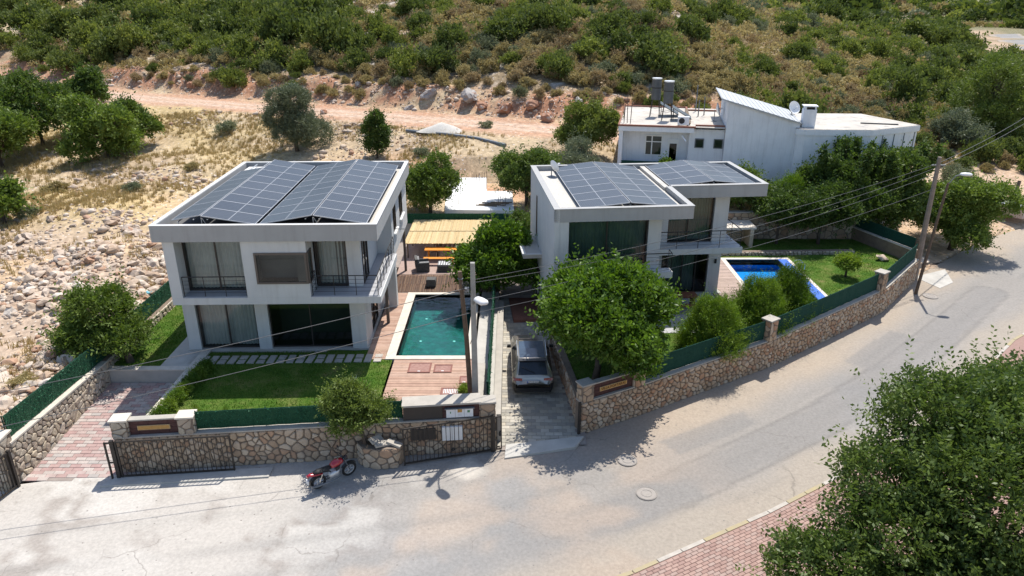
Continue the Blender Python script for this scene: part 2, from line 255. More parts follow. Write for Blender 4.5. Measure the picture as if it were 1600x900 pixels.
MT['teal_bag'] = mat('turquoise_plastic', (0.15, 0.45, 0.55), None, 5, 0.5)
MT['yellow_tarp'] = mat('yellow_tarp', (0.6, 0.5, 0.25), (0.52, 0.42, 0.2), 1.5, 0.7)
MT['trailer'] = mat('pale_pink_paint', (0.55, 0.44, 0.4), (0.48, 0.38, 0.34), 2, 0.6)

L_ = leafmat
LF = {
 'citrus': L_('citrus_leaf', (0.042, 0.085, 0.012), (0.115, 0.2, 0.026), (0.23, 0.345, 0.058), 0.33, 0.45),
 'carob': L_('carob_leaf', (0.028, 0.052, 0.012), (0.078, 0.122, 0.026), (0.175, 0.235, 0.06), 0.3, 0.5),
 'dark': L_('dark_leaf', (0.032, 0.06, 0.013), (0.078, 0.125, 0.024), (0.155, 0.21, 0.045), 0.28, 0.6),
 'mid': L_('mid_leaf', (0.045, 0.075, 0.014), (0.11, 0.165, 0.028), (0.2, 0.27, 0.055), 0.3, 0.6),
 'conifer': L_('conifer_needle', (0.04, 0.085, 0.01), (0.105, 0.185, 0.018), (0.22, 0.31, 0.04), 0.28, 0.6),
 'small': L_('small_tree_leaf', (0.06, 0.09, 0.016), (0.13, 0.18, 0.035), (0.23, 0.285, 0.075), 0.3, 0.55),
 'olive': L_('olive_leaf', (0.08, 0.1, 0.05), (0.15, 0.175, 0.1), (0.25, 0.27, 0.17), 0.22, 0.6),
 'brown': L_('dry_scrub_leaf', (0.19, 0.15, 0.06), (0.33, 0.27, 0.12), (0.48, 0.4, 0.2), 0.24, 0.85),
 'brown2': L_('russet_scrub_leaf', (0.19, 0.135, 0.065), (0.31, 0.235, 0.125), (0.44, 0.35, 0.2), 0.22, 0.85),
 'sage': L_('sage_leaf', (0.085, 0.105, 0.05), (0.155, 0.175, 0.095), (0.24, 0.26, 0.155), 0.22, 0.8),
 'scrub': L_('green_scrub_leaf', (0.065, 0.09, 0.018), (0.15, 0.185, 0.038), (0.26, 0.29, 0.075), 0.3, 0.75),
 'hilldark': L_('hill_dark_leaf', (0.04, 0.06, 0.015), (0.1, 0.132, 0.03), (0.185, 0.215, 0.055), 0.28, 0.75),
 'lime': L_('lime_leaf', (0.09, 0.135, 0.014), (0.17, 0.25, 0.028), (0.27, 0.36, 0.06), 0.32, 0.55),
 'agave': L_('agave_leaf', (0.2, 0.25, 0.2), (0.28, 0.33, 0.28), (0.38, 0.43, 0.37), 0.15, 0.5),
}

# ------------------------------------------------------------------ geometry helpers
def npmesh(name, V, F, k, rnd=None, smooth=False):
    """V (n,3), F (m,k) arrays -> mesh quickly"""
    V = np.asarray(V, np.float32); F = np.asarray(F, np.int32)
    me = bpy.data.meshes.new(name)
    me.vertices.add(len(V)); me.vertices.foreach_set('co', V.ravel())
    me.loops.add(F.size); me.loops.foreach_set('vertex_index', F.ravel())
    me.polygons.add(len(F)); me.polygons.foreach_set('loop_start', np.arange(0, F.size, k, dtype=np.int32))
    try: me.polygons.foreach_set('loop_total', np.full(len(F), k, np.int32))
    except Exception: pass
    if smooth: me.polygons.foreach_set('use_smooth', np.ones(len(F), bool))
    me.update(calc_edges=True)
    if rnd is not None:
        a = me.attributes.new('rnd', 'FLOAT', 'FACE'); a.data.foreach_set('value', np.asarray(rnd, np.float32))
    return me
class MB:
    """collects shapes, links them as one mesh object"""
    def __init__(s): s.v = []; s.f = []; s.r = []; s.cur = 0.0
    def add(s, vs, fs):
        b = len(s.v); s.v += [tuple(v) for v in vs]; s.f += [tuple(i + b for i in f) for f in fs]; s.r += [s.cur] * len(fs); return s
    def box(s, x0, x1, y0, y1, z0, z1):
        return s.add([(x0, y0, z0), (x1, y0, z0), (x1, y1, z0), (x0, y1, z0), (x0, y0, z1), (x1, y0, z1), (x1, y1, z1), (x0, y1, z1)],
                     [(3, 2, 1, 0), (4, 5, 6, 7), (0, 1, 5, 4), (1, 2, 6, 5), (2, 3, 7, 6), (3, 0, 4, 7)])
    def prism(s, poly, z0, z1):
        n = len(poly); z0f = z0 if callable(z0) else (lambda x, y: z0); z1f = z1 if callable(z1) else (lambda x, y: z1)
        vs = [(x, y, z0f(x, y)) for x, y in poly] + [(x, y, z1f(x, y)) for x, y in poly]
        return s.add(vs, [tuple(range(n))[::-1], tuple(range(n, 2 * n))] + [(i, (i + 1) % n, n + (i + 1) % n, n + i) for i in range(n)])
    def quad(s, a, b, c, d): return s.add([a, b, c, d], [(0, 1, 2, 3)])
    def poly(s, pts): return s.add(pts, [tuple(range(len(pts)))])
    def tube(s, pts, rad, n=6, caps=True):
        pts = [Vector(p) for p in pts]; rad = rad if isinstance(rad, (list, tuple)) else [rad] * len(pts); rings = []; vs = []
        for i, p in enumerate(pts):
            t = (pts[min(i + 1, len(pts) - 1)] - pts[max(i - 1, 0)]).normalized()
            u = t.cross(Vector((0, 0, 1)) if abs(t.z) < 0.9 else Vector((1, 0, 0))).normalized(); w = t.cross(u)
            vs += [tuple(p + (u * math.cos(2 * math.pi * k / n) + w * math.sin(2 * math.pi * k / n)) * rad[i]) for k in range(n)]
        fs = [(i * n + k, i * n + (k + 1) % n, (i + 1) * n + (k + 1) % n, (i + 1) * n + k) for i in range(len(pts) - 1) for k in range(n)]
        if caps: fs += [tuple(range(n))[::-1], tuple((len(pts) - 1) * n + k for k in range(n))]
        return s.add(vs, fs)
    def ring(s, c, axis, R0, r, n=20, m=6):
        """torus"""
        c = Vector(c); a = Vector(axis).normalized(); u = a.cross(Vector((0, 0, 1)) if abs(a.z) < 0.9 else Vector((1, 0, 0))).normalized(); w = a.cross(u); vs = []
        for i in range(n):
            t = 2 * math.pi * i / n; d = u * math.cos(t) + w * math.sin(t)
            vs += [tuple(c + d * (R0 + r * math.cos(2 * math.pi * k / m)) + a * r * math.sin(2 * math.pi * k / m)) for k in range(m)]
        return s.add(vs, [(i * m + k, ((i + 1) % n) * m + k, ((i + 1) % n) * m + (k + 1) % m, i * m + (k + 1) % m) for i in range(n) for k in range(m)])
    def mesh(s, name, smooth=False):
        me = bpy.data.meshes.new(name); me.from_pydata(s.v, [], s.f); me.update()
        if any(s.r): a = me.attributes.new('rnd', 'FLOAT', 'FACE'); a.data.foreach_set('value', np.array(s.r, np.float32))
        if smooth: me.polygons.foreach_set('use_smooth', np.ones(len(me.polygons), bool))
        return me
    def build(s, name, m, parent=None, loc=(0, 0, 0), rz=0, smooth=False):
        return ob(name, s.mesh(name, smooth), m, parent, loc, rz)
def ob(name, me, m, parent=None, loc=(0, 0, 0), rz=0):
    o = bpy.data.objects.new(name, me); C.objects.link(o)
    if m is not None and me is not None and not me.materials: me.materials.append(m)
    o.location = loc; o.rotation_euler = (0, 0, rz) if not isinstance(rz, tuple) else rz
    if parent: o.parent = parent
    return o
def tag(o, label, cat, group=None):
    o['label'] = label; o['category'] = cat
    if group: o['group'] = group
    return o
def thing(name, label, cat, loc=(0, 0, 0), rz=0, group=None):
    o = bpy.data.objects.new(name, None); C.objects.link(o); o.location = loc; o.rotation_euler = (0, 0, rz); o.empty_display_size = 0.3
    return tag(o, label, cat, group)
def struct(o): o['kind'] = 'structure'; return o
def stuff(o, label=None, cat=None):
    o['kind'] = 'stuff'
    if label: o['label'] = label; o['category'] = cat
    return o
def bx(*a): return MB().box(*a)
def vnoise(x, y, seed=0):
    xi = np.floor(x).astype(np.int64); yi = np.floor(y).astype(np.int64); xf = x - xi; yf = y - yi
    def h(a, b):
        n = (a * 374761393 + b * 668265263 + seed * 1442695041) & 0x7fffffff
        n = ((n ^ (n >> 13)) * 1274126177) & 0x7fffffff
        return ((n ^ (n >> 16)) & 0xffff) / 65535.0
    u = xf * xf * (3 - 2 * xf); v = yf * yf * (3 - 2 * yf)
    return (h(xi, yi) * (1 - u) + h(xi + 1, yi) * u) * (1 - v) + (h(xi, yi + 1) * (1 - u) + h(xi + 1, yi + 1) * u) * v
def fbm(x, y, oct=4, seed=0):
    s = 0; a = 0.5; t = 0
    for i in range(oct): s = s + a * vnoise(x * 2 ** i, y * 2 ** i, seed + i * 7); t += a; a *= 0.5
    return s / t
def sstep(e0, e1, x): t = np.clip((x - e0) / (e1 - e0), 0, 1); return t * t * (3 - 2 * t)
def dist_poly(X, Y, pts):
    """distance to a polyline"""
    d = np.full(np.shape(X), 1e9)
    for (x0, y0), (x1, y1) in zip(pts[:-1], pts[1:]):
        dx, dy = x1 - x0, y1 - y0; t = np.clip(((X - x0) * dx + (Y - y0) * dy) / (dx * dx + dy * dy), 0, 1)
        d = np.minimum(d, np.hypot(X - x0 - t * dx, Y - y0 - t * dy))
    return d
def lerp(a, b, t): return np.asarray(a)[None, :] * (1 - t[:, None]) + np.asarray(b)[None, :] * t[:, None]
def mixc(col, c, t): return col * (1 - t[:, None]) + np.asarray(c)[None, :] * t[:, None]
def setcol(me, col):
    a = me.attributes.new('tone', 'FLOAT_COLOR', 'POINT'); a.data.foreach_set('color', np.concatenate([col, np.ones((len(col), 1))], 1).astype(np.float32).ravel())

# ------------------------------------------------------------------ terrain
ROADC = [(-260, 190), (-160, 150), (-77, 111), (-46, 90), (-20.5, 78.5), (5, 68), (15, 67), (40, 68), (80, 75), (400, 90)]
PL = [(-60, 20.0), (-30, 21.3), (-19, 22.7), (-14.8, 23.75), (-0.7, 25.3), (2.9, 26.4), (9, 30), (17.5, 36), (26, 44.1), (36, 52.5), (50, 61), (85, 85), (128, 160), (137, 195), (230, 372)]
PR = [(-60, 2), (-32, 5), (-20, 8.6), (-13, 11), (-1.5, 15.6), (3.9, 18.1), (9.2, 21), (17, 25.8), (27, 35), (40, 44), (56, 52), (92, 76), (136, 158), (147, 195), (244, 368)]
def terr(X, Y, rough=True):
    X = np.asarray(X, float); Y = np.asarray(Y, float)
    yc = np.interp(X, [p[0] for p in ROADC], [p[1] for p in ROADC]); s = Y - yc
    low = np.interp(s, [-400, -80, -45, -22, -12, -6, -4, 4, 5.5], [0.1, 0.2, 0.8, 1.45, 2.5, 3.9, 4.35, 4.6, 4.8])
    hill = np.interp(s, [5.0, 7.5, 13, 25, 45, 70, 120, 250, 500, 2000], [0, 1.7, 3.2, 6.2, 9.4, 12.8, 18.5, 28, 38, 60])
    g = 1 / (1 + np.exp(np.clip((X - 46 - 0.28 * (Y - 80)) / 13, -40, 40)))
    lowr = low * g + 0.3 * (1 - g)
    h = lowr + hill * g
    if rough:
        n = fbm(X / 6 + 50, Y / 6 + 50, 4, 3) - 0.5; n2 = fbm(X / 1.4, Y / 1.4, 3, 9) - 0.5
        rd = 1 - sstep(2.5, 5.0, np.abs(s)) * 1.0
        road = (np.abs(s) < 5) & (X < 12)
        amp = np.where(road, 0.25, 1.0)
        h = h + amp * (n * (0.9 + 1.3 * sstep(-19.6, -23, X) * sstep(-8, -20, s) + 1.6 * sstep(4, 14, s) * g) + n2 * (0.3 + 0.9 * np.exp(-((s - 7) / 2.2) ** 2) * g))
    # street corridor and right-hand verge
    pl = np.interp(X, [p[0] for p in PL], [p[1] for p in PL]); dl = Y - pl
    dist = dist_poly(X, Y, PL)
    right = X > 24.6
    h = np.where(right & (dl > 0), np.minimum(h, -1.34 + 0.15 * dist + 0.25 * sstep(1, 5, dist) * (fbm(X / 2, Y / 2, 3, 4) - 0.4)), h)
    h = np.where(dl <= 0, -1.75, h)
    pr = np.interp(X, [p[0] for p in PR], [p[1] for p in PR])
    h = np.where((Y < pr) & (X > 30) , -1.25 + 0.02 * np.clip(pr - Y, 0, 60), h)
    h = np.where((X > -6.3) & (X < 1.2) & (Y > 49.4) & (Y < 61.5), np.minimum(h, 1.15), h)
    plot = (X > -19.17) & (X < 24.6) & (Y < 49.45) & (Y > 15)
    h = np.where(plot, -1.9, h)
    return h
def lines(segs):
    out = [segs[0][0]]
    for a, b, st in segs:
        n = max(1, int(round((b - a) / st))); out += list(a + (b - a) * (np.arange(n) + 1) / n)
    return np.array(out)
gx = lines([(-2500, -400, 700), (-400, -120, 40), (-120, -60, 5), (-60, -19.26, 0.7), (-19.26, -19.1, 0.16), (-19.1, 24.5, 0.72), (24.5, 24.7, 0.2), (24.7, 60, 0.8), (60, 140, 4), (140, 400, 20), (400, 3000, 520)])
gy = lines([(-1500, -100, 350), (-100, 14, 12), (14, 49.4, 0.7), (49.4, 49.6, 0.2), (49.6, 125, 0.75), (125, 170, 3), (170, 420, 14), (420, 4000, 600)])
GX, GY = np.meshgrid(gx, gy); GZ = terr(GX, GY)
nx, ny = len(gx), len(gy)
idx = np.arange(nx * ny).reshape(ny, nx)
Fq = np.stack([idx[:-1, :-1], idx[:-1, 1:], idx[1:, 1:], idx[1:, :-1]], -1).reshape(-1, 4)
gme = npmesh('ground', np.stack([GX, GY, GZ], -1).reshape(-1, 3), Fq, 4, smooth=True)
X, Y = GX.ravel(), GY.ravel(); s_ = Y - np.interp(X, [p[0] for p in ROADC], [p[1] for p in ROADC])
n1 = fbm(X / 5, Y / 5, 4, 1); n2 = fbm(X / 1.5, Y / 1.5, 3, 2); n3 = fbm(X / 14, Y / 14, 3, 5)
col = lerp((0.36, 0.27, 0.18), (0.46, 0.36, 0.23), sstep(0.3, 0.7, n1))
col = mixc(col, (0.46, 0.35, 0.17), sstep(0.42, 0.6, n3) * 0.75 * (s_ < -3) * np.maximum(sstep(44, 52, Y), sstep(-19, -16, X)))                        # straw
rub = sstep(-19.5, -22, X) * sstep(52, 42, Y) * sstep(0.36, 0.5, n3 * 0.5 + n1 * 0.5)
col = mixc(col, (0.43, 0.33, 0.25), np.clip(sstep(-18.0, -19.5, X) * sstep(50, 40, Y), 0, 1) * 0.85)
col = mixc(col, (0.48, 0.34, 0.2), sstep(0.55, 0.66, n1) * (X < -18) * (Y < 55) * 0.6)
rm = sstep(4.6, 2.6, np.abs(s_ + (n1 - 0.5) * 3)) * (X < 13)
col = mixc(col, (0.43, 0.285, 0.195), rm)
col = mixc(col, (0.4, 0.225, 0.14), rm * sstep(1.4, 2.8, np.abs(s_)) * 0.8 * sstep(0.35, 0.6, n2))
col = mixc(col, (0.58, 0.48, 0.4), rm * np.exp(-((np.abs(s_) - 1.0) / 0.5) ** 2) * 0.5)
bank = np.exp(-((s_ - 7) / 2.4) ** 2) * (X < 22)
col = mixc(col, (0.36, 0.185, 0.11), np.clip(bank * sstep(0.2, 0.55, n2) * 1.5, 0, 1))
hillm = sstep(8, 12, s_) * 1.0
col = mixc(col, (0.22, 0.165, 0.1), hillm * 0.9)
col = mixc(col, (0.44, 0.4, 0.36), hillm * sstep(0.62, 0.74, n2))
col = mixc(col, (0.5, 0.4, 0.26), hillm * sstep(-45, -60, X) * 0.8)
rb = np.exp(-((s_ + 13) / 2.5) ** 2) * sstep(-20, -8, X) * (X < 24)
col = mixc(col, (0.42, 0.23, 0.14), np.clip(rb, 0, 1) * 0.8)
pl_ = np.interp(X, [p[0] for p in PL], [p[1] for p in PL])
col = mixc(col, (0.46, 0.325, 0.225), (X > 24) * sstep(16, 5, dist_poly(X, Y, PL)) * (Y > pl_) * 0.85)
far = sstep(130, 200, Y) * sstep(20, 70, X) + sstep(400, 700, Y)
col = mixc(col, (0.16, 0.15, 0.075), np.clip(far, 0, 1) * (dist_poly(X, Y, PL) > 9) * 0.9)
setcol(gme, col)
MT['ground'] = attrmat('ground_earth', rough=0.95, fine=2.2, amt=0.45, bump=1.0, bscale=5, speck=(2.6, (0.56, 0.5, 0.44), 0.15))
struct(ob('ground', gme, MT['ground']))

# ------------------------------------------------------------------ street
def strip(PLx, PRx, step, across, zf):
    A = []; B = []
    for i in range(len(PLx) - 1):
        n = int(min(90, max(2, math.hypot(PLx[i + 1][0] - PLx[i][0], PLx[i + 1][1] - PLx[i][1]) / step)))
        for k in range(n):
            t = k / n; A.append([PLx[i][j] * (1 - t) + PLx[i + 1][j] * t for j in (0, 1)]); B.append([PRx[i][j] * (1 - t) + PRx[i + 1][j] * t for j in (0, 1)])
    A.append(PLx[-1]); B.append(PRx[-1]); A = np.array(A, float); B = np.array(B, float)
    t = np.linspace(0, 1, across + 1)
    P = A[:, None, :] * (1 - t)[None, :, None] + B[:, None, :] * t[None, :, None]
    n = len(A); V = np.concatenate([P.reshape(-1, 2), np.zeros((n * (across + 1), 1))], 1); V[:, 2] = zf(V[:, 0], V[:, 1])
    id_ = np.arange(n * (across + 1)).reshape(n, across + 1)
    F = np.stack([id_[:-1, :-1], id_[1:, :-1], id_[1:, 1:], id_[:-1, 1:]], -1).reshape(-1, 4)
    T = np.tile(t, n)
    return V, F, T
V, F, T = strip(PL, PR, 0.3, 48, lambda x, y: -1.3 + 0.03 * (fbm(x / 3, y / 3, 3, 8) - 0.5))
sme = npmesh('street', V, F, 4, smooth=True)
X, Y = V[:, 0], V[:, 1]
dl = dist_poly(X, Y, PL); dr = dist_poly(X, Y, PR)
a1 = fbm(X / 4, Y / 4, 4, 21); a2 = fbm(X / 0.9, Y / 0.9, 4, 22); a3 = fbm(X / 9, Y / 9, 3, 23); a4 = fbm(X / 1.8 + 9, Y / 1.8, 4, 24)
col = lerp((0.295, 0.287, 0.276), (0.345, 0.33, 0.313), sstep(0.35, 0.65, a1))
col = mixc(col, (0.39, 0.35, 0.305), sstep(0.5, 0.62, a3) * 0.5)
w = (a1 - 0.5) * 2.2
rgt = sstep(2.0, 7.0, X)
col = mixc(col, (0.47, 0.39, 0.305), sstep(3.0, 1.3, dl + w) * rgt * (0.75 + 0.25 * a2))              # sand against the long wall
col = mixc(col, (0.43, 0.375, 0.31), sstep(2.2, 1.0, dr + w * 0.7) * sstep(-6, 1, X) * 0.9)              # sand along the kerb
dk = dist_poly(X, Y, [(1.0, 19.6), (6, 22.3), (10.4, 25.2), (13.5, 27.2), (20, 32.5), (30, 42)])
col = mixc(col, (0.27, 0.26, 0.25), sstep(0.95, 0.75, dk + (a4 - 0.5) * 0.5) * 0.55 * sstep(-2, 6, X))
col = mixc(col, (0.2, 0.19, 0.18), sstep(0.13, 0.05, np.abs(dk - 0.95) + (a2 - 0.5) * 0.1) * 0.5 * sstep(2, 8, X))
lft = sstep(-4.5, -9.5, X + (a1 - 0.5) * 5)
col = mixc(col, (0.54, 0.5, 0.45), lft * sstep(9.5, 6.0, dl + w) * 0.8)                                 # pale concrete apron
col = mixc(col, (0.6, 0.57, 0.525), sstep(0.5, 0.62, a4) * sstep(-2.0, -6, X) * sstep(8, 3, dl) * 0.6)     # spilled cement
col = mixc(col, (0.5, 0.39, 0.3), sstep(0.5, 0.66, fbm(X / 3 + 30, Y / 3, 4, 31)) * sstep(-12, -6, X) * sstep(10, 4, X) * 0.45)
col = mixc(col, (0.7, 0.64, 0.56), sstep(1.1, 0.3, np.abs(X + 1.7) + np.abs(Y - 23.6) * 0.8 + (a2 - 0.5) * 1.5) * 0.6)
crack = sstep(0.06, 0.02, np.abs(a4 - 0.5)) * sstep(-2, -8, X) * sstep(0.45, 0.55, a1)
col = mixc(col, (0.26, 0.22, 0.19), crack * 0.5)
tl = dist_poly(X, Y, [(-30, 16.2), (-12, 18.0), (-1, 20.3), (8, 24.6), (16, 30), (26, 39), (36, 47.5)])
for q_ in (0.75, -0.75, 2.6): col = mixc(col, (0.25, 0.24, 0.225), np.exp(-((tl - abs(q_)) / 0.22) ** 2) * 0.22 * sstep(0.35, 0.6, a1))
pt = (np.abs((X - 8.5) * 0.86 + (Y - 26.3) * 0.5) < 2.3) & (np.abs(-(X - 8.5) * 0.5 + (Y - 26.3) * 0.86) < 0.55) | (np.abs((X - 19.5) * 0.75 + (Y - 34) * 0.66) < 2.8) & (np.abs(-(X - 19.5) * 0.66 + (Y - 34) * 0.75) < 0.8)
col = mixc(col, (0.26, 0.25, 0.24), pt * 0.5)
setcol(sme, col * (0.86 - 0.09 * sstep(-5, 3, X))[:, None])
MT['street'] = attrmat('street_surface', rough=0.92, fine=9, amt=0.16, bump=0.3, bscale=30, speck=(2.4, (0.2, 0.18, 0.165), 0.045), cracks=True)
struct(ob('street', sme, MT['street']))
def manhole(x, y, r, label):
    t = thing('manhole_cover', label, 'manhole', (x, y, -1.28), 0)
    b = MB(); n = 24
    b.prism([(r * math.cos(2 * math.pi * k / n), r * math.sin(2 * math.pi * k / n)) for k in range(n)], 0, 0.012); b.build('plate', MT['cover'], t)
    MB().ring((0, 0, 0.012), (0, 0, 1), r * 0.93, 0.016, 24, 4).build('rim', MT['cover'], t)
    MB().ring((0, 0, 0.012), (0, 0, 1), r * 0.5, 0.012, 20, 4).build('ridge', MT['cover'], t)
manhole(5.03, 22.17, 0.4, 'round manhole cover in the middle of the grey street')
manhole(4.62, 24.26, 0.4, 'round manhole cover at the edge of the big tree shadow')
manhole(25.9, 41.3, 0.45, 'manhole cover on the street near the leaning poles')

# ------------------------------------------------------------------ pieces: up to 300 parts, the rest one joined part
def join_pieces(name, items, m, parent):
    Vs = []; Fs = []; Rn = []; k0 = 0; fl = []
    for me, M_ in items:
        b = len(Vs)
        Vs += [tuple(M_ @ v.co) for v in me.vertices]
        r = random.random()
        for p in me.polygons: fl.append(tuple(b + i for i in p.vertices)); Rn.append(r)
    me = bpy.data.meshes.new(name); me.from_pydata(Vs, [], fl); me.update()
    a = me.attributes.new('rnd', 'FLOAT', 'FACE'); a.data.foreach_set('value', np.array(Rn, np.float32))
    return stuff(ob(name, me, m, parent))
def pieces(name, items, m, parent, cap=300):
    """items: (mesh, Matrix in the parent's frame); nearest to the camera first"""
    pm = Matrix.Translation(parent.location) @ Matrix.Rotation(parent.rotation_euler.z, 4, 'Z') if parent.type == 'EMPTY' or parent.parent is None else Matrix()
    c0 = Vector((0, 0, 16))
    items = sorted(items, key=lambda it: ((pm @ it[1] @ it[0].vertices[0].co) - c0).length)
    for me, M_ in items[:cap]:
        o = bpy.data.objects.new(name, me); C.objects.link(o)
        if not me.materials: me.materials.append(m)
        o.parent = parent; o.matrix_local = M_
    if len(items) > cap: join_pieces(name, items[cap:], m, parent)
def paver_mesh(name, lx, ly, h=0.05, b=0.008):
    m = MB(); x, y = lx / 2, ly / 2
    vs = [(-x, -y, -h), (x, -y, -h), (x, y, -h), (-x, y, -h), (-x, -y, -b), (x, -y, -b), (x, y, -b), (-x, y, -b), (-x + b, -y + b, 0), (x - b, -y + b, 0), (x - b, y - b, 0), (-x + b, y - b, 0)]
    fs = [(8, 9, 10, 11)] + [(i, (i + 1) % 4, 4 + (i + 1) % 4, 4 + i) for i in range(4)] + [(4 + i, 4 + (i + 1) % 4, 8 + (i + 1) % 4, 8 + i) for i in range(4)]
    return m.add(vs, fs).mesh(name)
def inside(x, y, poly):
    r = False; n = len(poly); j = n - 1
    for i in range(n):
        if (poly[i][1] > y) != (poly[j][1] > y) and x < (poly[j][0] - poly[i][0]) * (y - poly[i][1]) / (poly[j][1] - poly[i][1]) + poly[i][0]: r = not r
        j = i
    return r
def bond(poly, zf, lx, ly, me, ang=0, gap=0.012, jit=0.004):
    """running bond over a polygon in the local frame"""
    xs = [p[0] for p in poly]; ys = [p[1] for p in poly]; out = []; row = 0; y = min(ys) + ly / 2
    while y < max(ys):
        x = min(xs) + (lx / 2 if row % 2 else 0)
        while x < max(xs) + lx / 2:
            if inside(x, y, poly): out.append((me, Matrix.Translation((x, y, zf(x, y) + random.uniform(-jit, jit)))))
            x += lx + gap
        y += ly + gap; row += 1
    return out
def sheet(poly, z, step=0.3, holes=(), noise=0.0, seed=1):
    xs = [p[0] for p in poly]; ys = [p[1] for p in poly]; zf = z if callable(z) else (lambda a, b: z); V = []; F = []; ids = {}
    nxs = int((max(xs) - min(xs)) / step) + 1; nys = int((max(ys) - min(ys)) / step) + 1
    def vid(i, j):
        if (i, j) not in ids:
            x = min(xs) + i * step; y = min(ys) + j * step; ids[(i, j)] = len(V)
            V.append((x, y, zf(x, y) + noise * (float(fbm(np.array(x * 1.3), np.array(y * 1.3), 3, seed)) - 0.5)))
        return ids[(i, j)]
    for i in range(nxs):
        for j in range(nys):
            cx, cy = min(xs) + (i + .5) * step, min(ys) + (j + .5) * step
            if inside(cx, cy, poly) and not any(a < cx < b and c < cy < d for a, b, c, d in holes): F.append((vid(i, j), vid(i + 1, j), vid(i + 1, j + 1), vid(i, j + 1)))
    return np.array(V), np.array(F)

# left driveway
drz = lambda x, y: -1.27 + 0.62 * min(1, max(0, (y - 23.6) / 5.8))
dl_poly = [(-18.8, 23.1), (-14.95, 23.5), (-14.95, 29.45), (-18.8, 29.45)]
V, F = sheet([(-18.9, 22.95), (-14.9, 23.15), (-14.9, 29.6), (-18.9, 29.6)], lambda x, y: drz(x, y) - 0.025, 0.2)
drv = struct(ob('driveway', npmesh('driveway', V, F, 4), MT['joint']))
pv = paver_mesh('paver', 0.4, 0.19)
sl = math.atan(0.62 / 5.8)
its = [(me, M_ @ Matrix.Rotation(sl, 4, 'X')) for me, M_ in bond([(-18.9, 22.95), (-14.85, 23.3), (-14.85, 29.5), (-18.9, 29.5)], drz, 0.4, 0.19, pv)]
pieces('paver', its, MT['paver_red'], drv)
# right driveway
drz2 = lambda x, y: -1.22 + 0.75 * min(1, max(0, (y - 25.4) / 12.5))
dr_poly = [(-0.46, 25.2), (2.86, 25.6), (2.45, 29.5), (1.72, 34.0), (1.3, 39.2), (-0.46, 39.2)]
V, F = sheet([(-0.5, 24.9), (3.1, 25.3), (2.7, 29.5), (2.0, 34.0), (1.6, 39.4), (-0.5, 39.4)], lambda x, y: drz2(x, y) - 0.025, 0.2)
drv2 = struct(ob('driveway', npmesh('driveway', V, F, 4), MT['joint']))
pv2 = paver_mesh('paver', 0.36, 0.22)
its = [(me, M_ @ Matrix.Rotation(math.atan(0.75 / 12.5), 4, 'X')) for me, M_ in bond(dr_poly, drz2, 0.36, 0.22, pv2)]
pieces('paver', its, MT['paver_grey'], drv2)
# pavement beyond the kerb
def off(poly, d):
    out = []
    for i, p in enumerate(poly):
        a = poly[max(0, i - 1)]; b = poly[min(len(poly) - 1, i + 1)]; t = Vector((b[0] - a[0], b[1] - a[1])).normalized(); out.append((p[0] + t.y * d, p[1] - t.x * d))
    return out
KB = [(-13, 11), (-1.5, 15.6), (3.9, 18.1), (9.2, 21), (17, 25.8), (27, 35), (40, 44)]
KO = off(KB, 7.0)
pav = MB()
for i in range(len(KB) - 1): pav.poly([(*KB[i], -1.178), (*KO[i], -1.178), (*KO[i + 1], -1.178), (*KB[i + 1], -1.178)])
pavo = struct(pav.build('pavement', MT['joint_pink']))
pv3 = paver_mesh('paver', 0.26, 0.12, 0.03)
its = []
for i in range(1, 4):
    a = Vector(KB[i]); b = Vector(KB[i + 1]); ln = (b - a).length; ang = math.atan2(b.y - a.y, b.x - a.x)
    for it in bond([(0, -3.1), (ln, -3.1), (ln, -0.16), (0, -0.16)], lambda x, y: 0.022, 0.26, 0.12, pv3, gap=0.01, jit=0.003):
        M_ = Matrix.Translation((a.x, a.y, -1.178)) @ Matrix.Rotation(ang, 4, 'Z') @ it[1]
        if M_.translation.x > 2.2 and M_.translation.x < 13.5: its.append((pv3, M_))
pieces('paver', its, MT['paver_pink'], pavo)
kerb = struct(bpy.data.objects.new('kerb', None)); C.objects.link(kerb)
ks = bx(0, 0.97, -0.075, 0.075, -0.2, 0.145).mesh('kerb_stone'); ks2 = ks.copy(); ks.materials.append(MT['kerb_y']); ks2.materials.append(MT['kerb_w'])
acc = 0
for i in range(0, len(KB) - 1):
    a = Vector(KB[i]); b = Vector(KB[i + 1]); ln = (b - a).length; ang = math.atan2(b.y - a.y, b.x - a.x); n = int(ln)
    for k in range(n):
        p = a + (b - a) * (k / n); o = bpy.data.objects.new('kerb_stone', ks if (acc // 2) % 2 == 0 else ks2); C.objects.link(o); o.parent = kerb
        o.location = (p.x, p.y, -1.3); o.rotation_euler = (0, 0, ang); o.scale = (ln / n, 1, 1); acc += 1

